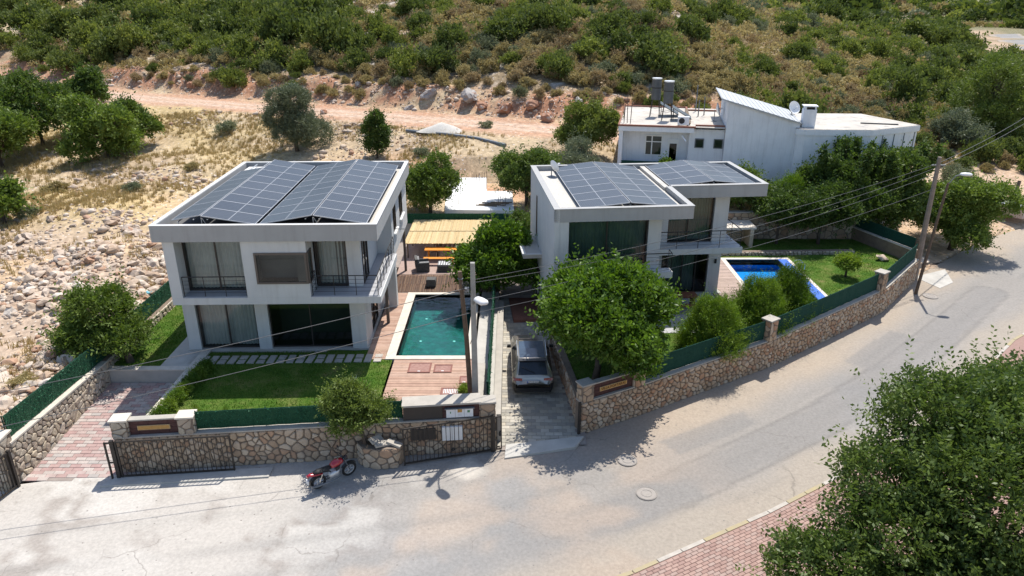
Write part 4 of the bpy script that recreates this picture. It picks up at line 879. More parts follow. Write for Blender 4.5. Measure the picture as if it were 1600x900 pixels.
# upper terrace: reed matting, paving
struct(MB().prism([(-7.0, 40.7), (-0.75, 40.7), (-0.75, 49.4), (-7.2, 49.4)], -1.0, 0.28).build('terrace', MT['paver_pink']))
b = MB(); rr = random.Random(5)
for i in range(150):
    x = -6.95 + i * 0.0415
    for y0_, y1_ in ((38.8, 39.75), (39.72, 40.9)):
        za = 0.02 + (y0_ - 38.8) * 0.135; zb = 0.02 + (y1_ - 38.8) * 0.135; j = rr.uniform(-.012, .012); b.cur = rr.random()
        b.quad((x + j, y0_ + rr.uniform(-.05, .05), za + rr.uniform(0, .03)), (x + 0.034 + j, y0_, za + rr.uniform(0, .02)), (x + 0.034, y1_, zb + rr.uniform(.0, .03)), (x, y1_ + rr.uniform(-.03, .03), zb + rr.uniform(0, .03)))
rm_ = tag(MB().prism([(-6.98, 38.72), (-1.95, 38.72), (-0.78, 41.0), (-7.0, 41.0)], -0.6, lambda x, y: -0.01 + max(0, y - 38.8) * 0.135).build('reed_mat', MT['wicker']), 'dark brown reed matting between pool and terrace', 'reed mat')
stuff(b.build('reed', MT['reed'], rm_))
# low bamboo roof
bt = thing('bamboo_roof', 'low shelter roofed with pale yellow bamboo mats behind the orange table', 'shelter', (0, 0, 0.28))
b = MB(); zt = 1.02
for i in range(128):
    x = -6.9 + i * 0.0425
    for (y0_, y1_) in ((43.85, 46.45), (46.42, 49.05)):
        b.cur = rr.random(); z1 = zt + rr.uniform(-.008, .012) + (y0_ > 45) * 0.015; b.box(x + rr.uniform(-.004, .004), x + 0.037, y0_ + rr.uniform(-.04, .03), y1_ + rr.uniform(-.03, .03), z1 - 0.02, z1)
stuff(b.build('bamboo', MT['bamboo'], bt))
for x in (-6.7, -4.8, -3.0, -1.6):
    for y in (44.0, 46.4, 48.8): MB().tube([(x, y, 0), (x, y, zt - 0.07)], 0.05, 6).build('post', MT['wood'], bt)
for y in (44.0, 46.4, 48.8): bx(-6.9, -1.45, y - 0.03, y + 0.03, zt - 0.09, zt - 0.021).build('beam', MT['wood'], bt)
bx(-6.9, -1.5, 46.38, 46.42, zt + 0.016, zt + 0.03).build('seam_batten', MT['wood'], bt)
MB().tube([(-1.42, 48.6, 0), (-1.42, 48.6, 1.6)], 0.035, 6).build('corner_post', MT['galv'], bt)
# orange table with bench
ot = thing('picnic_table', 'orange wooden table with matching bench in front of the bamboo roof', 'table', (-5.55, 42.55, 0.28))
for i in range(4): bx(0, 2.05, 0.75 + i * 0.16, 0.89 + i * 0.16, 0.70, 0.75).build('table_board', MT['orange'], ot)
for i in range(2): bx(0, 2.1, 0 + i * 0.17, 0.15 + i * 0.17, 0.41, 0.45).build('bench_board', MT['orange'], ot)
for x in (0.2, 1.8): bx(x, x + 0.08, 0.85, 0.93, 0, 0.699).build('leg', MT['orange'], ot); bx(x, x + 0.08, 1.2, 1.28, 0, 0.699).build('leg', MT['orange'], ot); bx(x, x + 0.08, 0.06, 0.24, 0, 0.409).build('leg', MT['orange'], ot)
# patio seats
def seat(label, x, y, rz):
    t = thing('wicker_armchair', label, 'armchair', (x, y, 0.28), rz)
    bx(-0.42, 0.42, -0.4, 0.4, 0.05, 0.32).build('base', MT['wicker'], t); bx(-0.36, 0.36, -0.4, 0.3, 0.323, 0.45).build('seat_cushion', MT['cushion'], t)
    bx(-0.42, 0.42, 0.3, 0.46, 0.323, 0.85).build('backrest', MT['wicker'], t); bx(-0.33, 0.33, 0.2, 0.297, 0.453, 0.82).build('back_cushion', MT['cushion'], t)
    for s2 in (-1, 1): bx(s2 * 0.42 - 0.07 * (s2 > 0) - 0.0, s2 * 0.42 + 0.07 * (s2 < 0), -0.4, 0.297, 0.323, 0.6).build('arm', MT['wicker'], t)
seat('grey cushioned wicker armchair on the patio left of the ottoman', -5.5, 41.75, R(100))
t = thing('ottoman', 'square grey patterned ottoman beside the wicker armchair', 'ottoman', (-4.15, 41.75, 0.28))
bx(-0.42, 0.42, -0.38, 0.38, 0.02, 0.34).build('base', MT['wicker'], t); bx(-0.4, 0.4, -0.36, 0.36, 0.343, 0.46).build('cushion', MT['cushion'], t)
for i in range(5): bx(-0.32 + i * 0.15, -0.28 + i * 0.15, -0.34, 0.34, 0.461, 0.466).build('stripe', MT['light'], t)
t = thing('stool', 'dark wicker stool on the reed matting behind the pool', 'stool', (-4.75, 39.6, 0.15))
bx(-0.28, 0.28, -0.28, 0.28, 0.0, 0.36).build('base', MT['wicker'], t); bx(-0.26, 0.26, -0.26, 0.26, 0.363, 0.42).build('cushion', MT['wicker'], t)
# blue covered heap
b = MB(); n, m_ = 16, 9; vs = []
for j in range(m_):
    ph = math.pi / 2 * j / (m_ - 1)
    for i in range(n):
        th = 2 * math.pi * i / n; r_ = 0.85 * math.cos(ph) * (1 + 0.13 * math.sin(3 * th + j)) + 0.02; vs.append((r_ * math.cos(th) * 0.95, r_ * math.sin(th), 1.15 * math.sin(ph) ** 0.8 * (1 + 0.06 * math.cos(5 * th))))
b.add(vs, [(j * n + i, j * n + (i + 1) % n, (j + 1) * n + (i + 1) % n, (j + 1) * n + i) for j in range(m_ - 1) for i in range(n)] + [tuple((m_ - 1) * n + i for i in range(n))])
bc = tag(b.build('blue_covered_chair', MT['blue_cover'], None, (-0.62, 47.2, 0.26), smooth=True), 'bulky thing under a bright blue cover beside the bamboo roof', 'covered thing')
bx(-0.3, 0.2, -0.95, -0.4, 0.55, 0.62).build('folded_flap', MT['light'], bc)
# back hedge fence of both gardens
mpB, LB = path_map([(-18.6, 49.35), (1.3, 49.35)], 0.2)
wb = thing('boundary_wall', 'low boundary wall under the dark hedge screen behind the patio', 'wall'); ribbon(mpB, LB, [(0, -2), (0, 0.75), (-0.3, 0.75), (-0.3, -2)], 6).build('core', MT['concrete'], wb)
screen('dark green hedge screen in front of the white concrete slab', mpB, 10.5, LB, 0.95, 0.75, MT['hedge'], w=0.1)
struct(MB().prism([(-18.7, 43.0), (-7.0, 42.7), (-7.0, 49.3), (-18.7, 49.3)], -1.0, 0.1).build('back_yard', MT['joint']))
struct(MB().prism([(-0.75, 39.0), (1.7, 39.0), (1.2, 49.3), (-0.75, 49.3)], -1.2, -0.2).build('entrance_paving', MT['joint']))

# ------------------------------------------------------------------ villa building blocks
def curtain_mesh(w, h, amp=0.045, per=0.17):
    n = max(8, int(w / per * 4)); vs = []
    for i in range(n + 1):
        x = w * i / n; y = amp * math.sin(2 * math.pi * x / per) + 0.02 * math.sin(x * 5.1); vs += [(x, y, 0), (x, y + 0.01, h)]
    return MB().add(vs, [(2 * i, 2 * i + 2, 2 * i + 3, 2 * i + 1) for i in range(n)]).mesh('curtain', True)
def window(parent, x, y, z, w, h, rz=0.0, mull=(0.5,), glass='glass', curtain='curtain', fm='frame', fw=0.06, depth=1.2, rail=None, cz=0.0, cspan=(0, 1)):
    f = MB(); f.box(0, w, -0.03, 0.05, 0, fw).box(0, w, -0.03, 0.05, h - fw, h).box(0, fw, -0.03, 0.05, fw, h - fw).box(w - fw, w, -0.03, 0.05, fw, h - fw)
    xs = [0] + [w * m for m in mull] + [w]
    for m in mull: f.box(w * m - fw / 2, w * m + fw / 2, -0.03, 0.05, fw, h - fw)
    o = f.build('window', MT[fm], parent, (x, y, z), rz)
    for a, b in zip(xs[:-1], xs[1:]): MB().quad((a + fw / 2, 0.01, fw), (b - fw / 2, 0.01, fw), (b - fw / 2, 0.01, h - fw), (a + fw / 2, 0.01, h - fw)).build('pane', MT[glass], o)
    if curtain:
        ob('curtain', curtain_mesh((w - 0.1) * (cspan[1] - cspan[0]), h - 0.12 - cz), MT[curtain], o, (0.05 + (w - 0.1) * cspan[0], 0.24, 0.06 + cz))
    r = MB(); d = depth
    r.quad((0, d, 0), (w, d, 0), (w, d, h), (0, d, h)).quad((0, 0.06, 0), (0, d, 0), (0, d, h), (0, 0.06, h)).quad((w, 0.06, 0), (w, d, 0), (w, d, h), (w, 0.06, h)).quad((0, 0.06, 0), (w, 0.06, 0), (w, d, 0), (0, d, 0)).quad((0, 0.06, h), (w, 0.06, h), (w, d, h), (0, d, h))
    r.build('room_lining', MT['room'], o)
    return o
def railing(parent, pts, H=0.95, post=1.0, bars=4, name='railing', m='dark_metal'):
    top = MB().tube([(p[0], p[1], p[2] + H) for p in pts], 0.025, 6).build(name, MT[m], parent)
    for a, b in zip(pts[:-1], pts[1:]):
        a, b = Vector(a), Vector(b); L = (b - a).length; n = max(1, int(round(L / post)))
        for i in range(n + 1): p = a + (b - a) * i / n; MB().tube([tuple(p), (p.x, p.y, p.z + H)], 0.018, 5).build('post', MT[m], top)
        for k in range(bars): zz = H * (k + 1) / (bars + 1); MB().tube([(a.x, a.y, a.z + zz), (b.x, b.y, b.z + zz)], 0.009, 4).build('bar', MT[m], top)
    return top
PW, PH = 2.36, 1.285
panel_me = MB().quad((-PW / 2 + 0.02, -PH / 2 + 0.02, 0.03), (PW / 2 - 0.02, -PH / 2 + 0.02, 0.03), (PW / 2 - 0.02, PH / 2 - 0.02, 0.03), (-PW / 2 + 0.02, PH / 2 - 0.02, 0.03)).quad((-PW / 2 + 0.02, -PH / 2 + 0.02, 0.0), (-PW / 2 + 0.02, PH / 2 - 0.02, 0.0), (PW / 2 - 0.02, PH / 2 - 0.02, 0.0), (PW / 2 - 0.02, -PH / 2 + 0.02, 0.0)).mesh('solar_panel'); panel_me.materials.append(MT['solar'])
f = MB(); e = 0.022
f.box(-PW / 2, PW / 2, -PH / 2, -PH / 2 + e, -0.005, 0.036).box(-PW / 2, PW / 2, PH / 2 - e, PH / 2, -0.005, 0.036).box(-PW / 2, -PW / 2 + e, -PH / 2 + e, PH / 2 - e, -0.005, 0.036).box(PW / 2 - e, PW / 2, -PH / 2 + e, PH / 2 - e, -0.005, 0.036).box(-0.011, 0.011, -PH / 2 + e, PH / 2 - e, 0.029, 0.0325)
frame_me = f.mesh('panel_frame'); frame_me.materials.append(MT['panel_frame'])
def panel(parent, x, y, z, tilt, portrait=False):
    o = bpy.data.objects.new('solar_panel', panel_me); C.objects.link(o); o.parent = parent; o.location = (x, y, z); o.rotation_euler = (0, tilt, R(90) if portrait else 0)
    if portrait: o.rotation_euler = (Matrix.Rotation(tilt, 3, 'Y') @ Matrix.Rotation(R(90), 3, 'Z')).to_euler()
    fr = bpy.data.objects.new('panel_frame', frame_me); C.objects.link(fr); fr.parent = o
def array(label, house_loc, rz, ridge, y0, rows, ze, zr, left='full', zdeck=6.3, rowsL=None):
    t = thing('solar_array', label, 'solar array', house_loc, rz)
    tl = math.atan2(zr - ze, PW); cw = math.cos(tl) * PW / 2; zm = (ze + zr) / 2
    for i in range(rows):
        panel(t, ridge + cw + 0.03, y0 + (i + 0.5) * 1.3, zm, tl)
        if left == 'full': panel(t, ridge - cw - 0.03, y0 + (i + 0.5) * 1.3, zm, -tl)
    if left == 'half':
        for i in range(4): panel(t, ridge - 0.03 - math.cos(tl) * PH / 2, y0 + 0.1 + (i + 0.5) * 2.38, zr - math.sin(tl) * PH / 2, -tl, True)
    Lr = rows * 1.3; wl2 = 2 * cw if left == 'full' else math.cos(tl) * PH; zl = ze if left == 'full' else zr - math.sin(tl) * PH
    for xr, zz in ((ridge + 2 * cw - 0.25, ze + 0.02), (ridge + 0.3, zr - 0.08), (ridge - 0.3, zr - 0.08), (ridge - wl2 + 0.25, zl + 0.02)): bx(xr - 0.02, xr + 0.02, y0, y0 + Lr, zz - 0.08, zz - 0.045).build('rail', MT['alu'], t)
    for k in range(rows // 2 + 1):
        y = y0 + 0.12 + k * (Lr - 0.24) / max(1, rows // 2)
        for xr, zz in ((ridge + 2 * cw - 0.25, ze - 0.06), (ridge, zr - 0.1), (ridge - wl2 + 0.25, zl - 0.06)): MB().tube([(xr, y, zdeck), (xr, y, zz)], 0.018, 5).build('strut', MT['alu'], t)
        MB().tube([(ridge + 0.35, y, zdeck + 0.02), (ridge + 0.03, y, zr - 0.1)], 0.015, 5).build('brace', MT['alu'], t)
        bx(ridge - wl2, ridge + 2 * cw, y - 0.02, y + 0.02, zdeck, zdeck + 0.03).build('foot_rail', MT['alu'], t)
    return t

# ------------------------------------------------------------------ left villa
O1 = (-15.7, 29.94, 0); A1 = R(1.45)
h1 = thing('villa', 'left two storey white villa with grey roof band, balcony and teal pool', 'house', O1, A1)
def P(nm, m, *boxes, parent=h1):
    b = MB()
    for q in boxes: b.box(*q)
    return b.build(nm, MT[m], parent)
P('roof_band', 'fascia', (0, 9.8, 0, 0.22, 6.0, 6.74)); P('roof_band', 'fascia', (0, 0.22, 0.22, 12.95, 6.0, 6.74)); P('roof_band', 'fascia', (9.58, 9.8, 0.22, 12.95, 6.0, 6.74)); P('roof_band', 'fascia', (0.22, 9.58, 12.73, 12.95, 6.0, 6.74))
P('band_coping', 'band_cap', (-0.02, 9.82, -0.02, 0.2, 6.743, 6.765)); P('band_coping', 'band_cap', (-0.02, 0.2, 0.2, 12.97, 6.743, 6.765)); P('band_coping', 'band_cap', (9.6, 9.82, 0.2, 12.97, 6.743, 6.765)); P('band_coping', 'band_cap', (0.2, 9.6, 12.75, 12.97, 6.743, 6.765))
rf = P('roof', 'membrane', (0.22, 9.58, 0.22, 12.73, 6.003, 6.28)); P('gravel_bed', 'gravel', (8.6, 9.57, 0.25, 12.7, 6.283, 6.36), parent=rf)
P('hatch_upstand', 'render', (0.5, 1.9, 11.2, 12.3, 6.283, 6.6), parent=rf)
P('floor_slab', 'render', (0.36, 9.75, 0.13, 6.0, 2.97, 3.3)); P('floor_slab', 'render', (0.36, 9.56, 6.003, 12.8, 2.97, 3.3))
P('balcony_floor', 'floor_tile', (6.62, 9.7, 0.18, 1.34, 3.303, 3.33), (8.77, 9.7, 1.34, 5.98, 3.303, 3.33)); P('balcony_floor', 'floor_tile', (0.86, 3.74, 0.2, 0.93, 3.303, 3.33))
P('wall', 'render', (0.36, 0.85, 0.13, 1.2, 3.303, 5.997)); P('wall', 'render', (0.36, 0.62, 1.2, 12.8, 3.303, 5.997))
P('wall', 'render', (0.85, 3.75, 0.93, 1.0, 3.303, 3.34))
P('wall', 'render', (3.75, 4.28, 0.13, 1.35, 3.303, 5.997)); P('wall', 'render', (4.28, 6.6, 0.13, 1.35, 3.303, 3.97)); P('wall', 'render', (4.28, 6.6, 0.13, 1.35, 5.44, 5.997)); P('wall', 'render', (6.36, 6.6, 0.85, 1.35, 3.97, 5.44))
P('wall', 'render', (8.1, 8.75, 1.35, 1.62, 3.303, 5.997)); P('wall', 'render', (8.5, 8.75, 3.05, 6.0, 3.303, 5.997)); P('wall', 'render', (8.5, 8.75, 1.62, 3.05, 5.75, 5.997))
P('wall', 'render', (8.75, 9.56, 6.0, 6.25, 3.303, 5.997)); P('wall', 'render', (0.62, 9.56, 12.55, 12.8, 3.303, 5.997))
P('wall', 'render', (9.3, 9.56, 6.25, 6.7, 3.303, 5.997), (9.3, 9.56, 6.7, 7.9, 3.303, 4.2), (9.3, 9.56, 6.7, 7.9, 5.7, 5.997), (9.3, 9.56, 7.9, 9.3, 3.303, 5.997), (9.3, 9.56, 9.3, 10.8, 3.303, 4.2), (9.3, 9.56, 9.3, 10.8, 5.7, 5.997), (9.3, 9.56, 10.8, 12.55, 3.303, 5.997))
window(h1, 0.86, 0.96, 3.34, 2.88, 2.65)
bay = window(h1, 4.28, 0.1, 3.97, 2.3, 1.47, mull=(), curtain=None, fm='bay_frame', fw=0.09, depth=0.8)
window(h1, 6.62, 0.13, 3.97, 0.7, 1.47, R(90), mull=(), curtain=None, fm='bay_frame', fw=0.07, depth=0.5)
window(h1, 6.64, 1.42, 3.34, 1.45, 2.65, mull=(0.08,))
window(h1, 8.76, 1.64, 3.34, 1.4, 2.4, R(90), mull=(0.5,), glass='green_glass')
for y in (6.7, 9.3):
    w_ = window(h1, 9.54, y + 0.01, 4.21, 1.18 if y < 7 else 1.48, 1.48, R(90), glass='green_glass', curtain=None, depth=0.5)
    bx(-0.06, (1.18 if y < 7 else 1.48) + 0.06, -0.16, -0.035, -0.09, 0.0).build('sill', MT['white_frame'], w_)
railing(h1, [(0.9, 0.24, 3.33), (3.7, 0.24, 3.33)], post=0.93)
railing(h1, [(6.66, 0.95, 3.33), (6.66, 0.26, 3.33), (9.62, 0.26, 3.33), (9.62, 5.9, 3.33)], post=1.0)
# ground floor
P('column', 'render', (0.12, 0.7, 1.45, 1.95, 0, 2.965)); P('column', 'render', (3.5, 4.1, 1.45, 1.9, 0, 2.965)); P('column', 'render', (8.0, 8.7, 1.45, 2.0, 0, 2.965))
P('wall', 'render', (0.12, 0.4, 1.95, 12.7, -0.3, 2.965)); P('wall', 'render', (8.45, 8.7, 2.0, 3.2, 0, 2.965), (8.45, 8.7, 5.2, 12.7, 0, 2.965)); P('wall', 'render', (0.4, 8.45, 12.45, 12.7, 0, 2.965))
P('plinth', 'concrete', (0.05, 8.78, 1.38, 12.75, -0.4, 0.06))
window(h1, 0.71, 1.62, 0.08, 2.78, 2.88); window(h1, 4.11, 1.62, 0.08, 3.88, 2.88, glass='green_glass', curtain=None, depth=1.6)
window(h1, 8.66, 3.21, 0.08, 1.98, 2.88, R(90), glass='green_glass', curtain=None)
P('post', 'bay_frame', (9.25, 9.4, 4.3, 4.45, 0, 2.965)); P('column', 'render', (9.1, 9.55, 6.4, 6.9, 0, 2.965)); P('post', 'bay_frame', (9.4, 9.54, 11.4, 11.54, 0, 2.965))
MB().tube([(9.82, 5.6, 4.8), (10.35, 5.55, 4.8)], 0.02, 5).build('bracket', MT['galv'], h1)
array('left solar array on the left villa roof, single panel slope on one side', (-15.7, 29.94, 0), A1, 2.05, 0.5, 9, 6.62, 7.02, 'half', 6.28)
array('right solar array on the left villa roof with two full slopes', (-15.7, 29.94, 0), A1, 6.93, 0.5, 9, 6.62, 7.02, 'full', 6.28)

# ------------------------------------------------------------------ right villa
O2 = (2.0, 32.65, 0); A2 = R(5.4)
h2 = thing('villa', 'right white villa with stepped flat roofs behind the bright green tree', 'house', O2, A2)
def Q(nm, m, *boxes, parent=h2): return P(nm, m, *boxes, parent=parent)
Q('roof_band', 'fascia', (0, 6.7, 0, 0.22, 6.08, 6.7)); Q('roof_band', 'fascia', (6.48, 6.7, 0.22, 3.82, 6.08, 6.7)); Q('roof_band', 'fascia', (0.25, 12.0, 9.18, 9.4, 6.08, 6.7)); Q('roof_band', 'fascia', (6.703, 12.0, 3.82, 4.04, 6.05, 6.697)); Q('roof_band', 'fascia', (11.78, 12.0, 4.04, 9.18, 6.05, 6.697))
Q('band_coping', 'fascia', (-0.03, 6.73, -0.03, 0.25, 6.703, 6.735)); Q('band_coping', 'fascia', (6.45, 6.73, 0.25, 3.79, 6.703, 6.735)); Q('band_coping', 'fascia', (6.735, 12.03, 3.79, 4.07, 6.703, 6.735)); Q('band_coping', 'fascia', (11.75, 12.03, 4.07, 9.15, 6.703, 6.735)); Q('band_coping', 'fascia', (-0.03, 12.03, 9.15, 9.43, 6.703, 6.735)); Q('band_coping', 'fascia', (-0.03, 0.28, 0.25, 9.15, 6.703, 6.735))
rf = Q('roof', 'membrane', (0.26, 6.48, 0.22, 9.18, 6.083, 6.4)); Q('gravel_bed', 'gravel', (0.29, 6.4, 0.26, 9.14, 6.403, 6.46), parent=rf)
Q('roof', 'membrane', (6.5, 11.78, 4.05, 9.17, 6.053, 6.38)); Q('inner_kerb', 'concrete', (6.42, 6.7, 4.0, 9.1, 6.405, 6.62))
Q('wall', 'render', (0, 0.25, 0.0, 9.4, -0.8, 6.697)) ; Q('wall', 'render', (0.25, 0.7, 0.03, 0.95, -0.8, 6.077))
Q('wall', 'render', (4.8, 5.45, 0.85, 1.2, -0.2, 6.077)); Q('wall', 'render', (5.2, 5.45, 1.2, 5.0, -0.2, 6.077)); Q('wall', 'render', (0.25, 4.8, 0.88, 0.95, 3.3, 3.36)); Q('wall', 'render', (0.7, 4.8, 0.9, 1.15, -0.4, 2.95))
Q('wall', 'render', (5.45, 7.0, 4.62, 4.85, 3.3, 6.047)); Q('column', 'render', (9.5, 10.3, 4.55, 4.95, 3.3, 6.047)); Q('column', 'render', (9.7, 10.4, 5.15, 5.6, -0.3, 2.97))
Q('wall', 'render', (10.1, 10.4, 6.6, 9.38, -0.3, 6.047)); Q('wall', 'render', (0.25, 10.4, 9.13, 9.38, -0.3, 6.05)); Q('wall', 'render', (5.45, 7.0, 5.25, 5.5, -0.3, 2.97)); Q('wall', 'render', (10.1, 10.4, 5.6, 6.6, -0.3, 2.97))
Q('floor_slab', 'render', (0.26, 6.0, 0.25, 0.87, 2.98, 3.3)); Q('floor_slab', 'render', (5.46, 10.9, 3.55, 9.1, 2.98, 3.3)); Q('floor_slab', 'render', (0.26, 5.44, 1.16, 9.1, 2.98, 3.28))
Q('plinth', 'concrete', (5.46, 10.6, 5.0, 9.1, -0.5, 0.04))
window(h2, 0.71, 0.97, 3.36, 4.08, 2.7, mull=(0.5,), glass='green_glass', curtain='curtain_blue')
window(h2, 7.01, 4.72, 3.32, 2.48, 2.72, mull=(0.45,), glass='green_glass', curtain='curtain_blue')
window(h2, 10.3, 4.98, 3.32, 1.6, 2.72, R(90), mull=(), glass='green_glass', curtain=None)
window(h2, 7.01, 5.3, 0.06, 2.68, 2.88, mull=(0.12, 0.45, 0.75), glass='green_glass', curtain='curtain_blue', cspan=(0.12, 0.75))
window(h2, 0.0, 6.6, 3.5, 0.35, 2.2, R(-90), mull=(), glass='green_glass', curtain=None, depth=0.2)
d_ = Q('front_door', 'frame', (-0.06, -0.004, 4.7, 6.0, -0.45, 1.9)); bx(-0.12, -0.065, 4.85, 4.9, 0.5, 1.2).build('handle', MT['alu'], d_)
railing(h2, [(0.72, 0.33, 3.3), (5.93, 0.33, 3.3), (5.93, 0.85, 3.3)], post=1.3)
railing(h2, [(6.05, 3.65, 3.3), (10.8, 3.65, 3.3), (10.8, 6.4, 3.3)], post=1.2)
cn = Q('canopy', 'concrete', (-1.0, -0.003, 4.2, 7.2, 2.82, 3.02)); Q('canopy_edge', 'render', (-1.06, -0.86, 4.14, 7.26, 3.023, 3.12), parent=cn); Q('canopy_edge', 'render', (-0.86, -0.003, 4.14, 4.26, 3.023, 3.08), parent=cn)
Q('entrance_step', 'brick', (-1.6, -0.003, 3.4, 7.0, -0.7, -0.42)); Q('wall_lamp', 'black', (10.05, 10.15, 5.06, 5.148, 1.85, 2.1))
array('solar array on the lower front roof of the right villa', O2, A2, 3.68, 0.28, 7, 6.62, 6.86, 'full', 6.46)
array('solar array on the rear right roof of the right villa', O2, A2, 9.14, 4.12, 4, 6.62, 6.86, 'full', 6.38)
def dish(label, loc, rz, el, r=0.45, mast=0.6, m='light'):
    t = thing('satellite_dish', label, 'satellite dish', loc, rz)
    b = MB(); n, k = 20, 4; vs = [(0, 0.0, 0)]
    for j in range(1, k + 1):
        for i in range(n): a = 2 * math.pi * i / n; q = r * j / k; vs.append((q * math.cos(a), -0.35 * q * q / r, q * math.sin(a)))
    fs = [(0, 1 + i, 1 + (i + 1) % n) for i in range(n)] + [(1 + (j - 1) * n + i, 1 + j * n + i, 1 + j * n + (i + 1) % n, 1 + (j - 1) * n + (i + 1) % n) for j in range(1, k) for i in range(n)]
    d = b.add(vs, fs).build('reflector', MT[m], t, smooth=True); d.location = (0, -0.1, mast); d.rotation_euler = (R(-el), 0, 0)
    MB().tube([(0, 0, 0), (0, 0, mast)], 0.03, 6).build('mast', MT['galv'], t)
    MB().tube([(0, -0.12, mast - 0.2), (0, -0.5, mast + 0.1)], 0.012, 5).build('arm', MT['galv'], t); bx(-0.05, 0.05, -0.58, -0.46, mast + 0.06, mast + 0.16).build('receiver', MT['plate'], t)
    bx(-0.2, 0.2, -0.2, 0.2, 0, 0.03).build('base', MT['galv'], t)
def w2(x, y, z): return (O2[0] + x * math.cos(A2) - y * math.sin(A2), O2[1] + x * math.sin(A2) + y * math.cos(A2), z)
dish('small satellite dish on the gravel roof of the right villa', w2(0.95, 7.6, 6.46), R(125), 20, 0.36, 0.55)
# table under the right villa balcony
wt = thing('garden_table', 'red brown wooden table with bench below the right villa balcony', 'table', w2(6.6, 2.9, 0.0), A2)
for i in range(4): bx(0, 1.9, i * 0.2, i * 0.2 + 0.18, 0.7, 0.75).build('table_board', MT['redwood'], wt)
for x in (0.15, 1.65): bx(x, x + 0.1, 0.08, 0.7, 0, 0.699).build('leg', MT['redwood'], wt)
bx(0, 1.9, -0.5, -0.2, 0.4, 0.45).build('bench_board', MT['redwood'], wt); bx(0.2, 0.28, -0.45, -0.25, 0, 0.399).build('leg', MT['redwood'], wt); bx(1.6, 1.68, -0.45, -0.25, 0, 0.399).build('leg', MT['redwood'], wt)
# right garden
gpoly = [(2.95, 26.7), (5.6, 28.1), (9.0, 30.2), (12.7, 32.5), (17.3, 35.95), (21.6, 39.3), (25.9, 44.2), (24.2, 48.6), (1.6, 49.0), (1.9, 39.0), (2.0, 33.0), (2.75, 29.0)]
lawn('lawn grass of the right villa garden around the blue pool', gpoly, 0.0, holes=[(11.6, 18.15, 36.8, 44.8), (2.2, 12.6, 33.2, 49.2)], seed=5, nb=30000)
struct(bx(1.6, 13.6, 44.85, 49.2, -1, -0.02).build('garden_bed', MT['mortar']))
struct(bx(2.5, 11.6, 33.4, 44.9, -1, -0.01).build('villa_terrace', MT['floor_tile']))
boards('pool_deck', 11.62, 13.62, 36.9, 44.6, 0.03, MT['deck_grey'])
p2 = pool('bright blue swimming pool behind the conifers', 13.9, 17.3, 37.15, 44.35, 0.0, -0.06, 0.7, MT['blue_tile'], MT['water_blue'], (0.28, 0.78, 0.3, 0.3), [(0.2, 1.6), (-0.4, 0.2)])
bx(1.703, 2.25, -3.55, 3.55, 0.051, 0.075).build('overflow_gutter', MT['blue_edge'], p2)
ld = thing('pool_ladder', 'chrome pool ladder on the right edge of the blue pool', 'ladder', (17.55, 41.8, 0.07))
for y in (0, 0.45): MB().tube([(0.5, y, 0), (0.5, y, 0.55), (0.35, y, 0.7), (0.05, y, 0.68), (-0.3, y, 0.3), (-0.3, y, -0.8)], 0.02, 6).build('handrail', MT['chrome'], ld)
for z in (-0.2, -0.5): bx(-0.34, -0.28, 0, 0.45, z, z + 0.03).build('rung', MT['chrome'], ld)
hr = tag(MB().tube([(0, 0, 0), (0, 0, 0.75), (0.12, 0.05, 0.85), (0.3, 0.1, 0.8), (0.34, 0.12, 0.3)], 0.03, 6).build('pool_handrail', MT['dark_metal'], None, (12.1, 40.6, 0.03)), 'dark bent handrail on the grey deck by the right villa', 'handrail')
# garden terraces behind the blue pool
rt, mpT, LT = stone_wall('shaded stone retaining wall at the back of the right garden', [(12.4, 48.9), (24.4, 48.9)], -0.05, 1.9, 0.4, 0.32, 51, MT['stone'], MT['mortar'], MT['beige_cap'], stone_th=0.05)
rk, _, _ = stone_wall('low rough stone edging between blue pool and garden bed', [(13.4, 45.15), (22.8, 45.5)], -0.05, 0.3, 0.3, 0.2, 52, MT['stone_grey'], MT['mortar_pale'], None)
sw, mpW, LW = stone_wall('low stone side wall at the right end of the right garden', [(24.35, 49.0), (25.3, 46.0), (26.0, 43.95)], -0.1, 0.9, 0.35, 0.25, 53, MT['stone_grey'], MT['mortar_pale'], MT['travertine'], side=-1)
sw['label'] = 'low stone side wall closing the right garden beside the leaning pole'
screen('dark screen fence on the garden side wall near the leaning pole', mpW, 0.1, LW - 0.1, 0.85, 0.75, MT['hedge_dark'], w=-0.15)
tag(MB().prism([(12.2, 46.6), (16.6, 47.0), (16.6, 48.7), (12.2, 48.7)], 1.25, 1.4).build('garden_canopy', MT['travertine']), 'flat pale slab of the garden store behind the right villa', 'slab')
tag(MB().box(12.3, 16.4, 48.2, 48.6, 0, 1.24).box(12.3, 12.6, 46.8, 48.2, 0, 1.24).box(16.2, 16.45, 46.95, 48.2, 0, 1.24).build('store_wall', MT['stone_grey']), 'low store walls under the pale slab behind the right villa', 'wall')

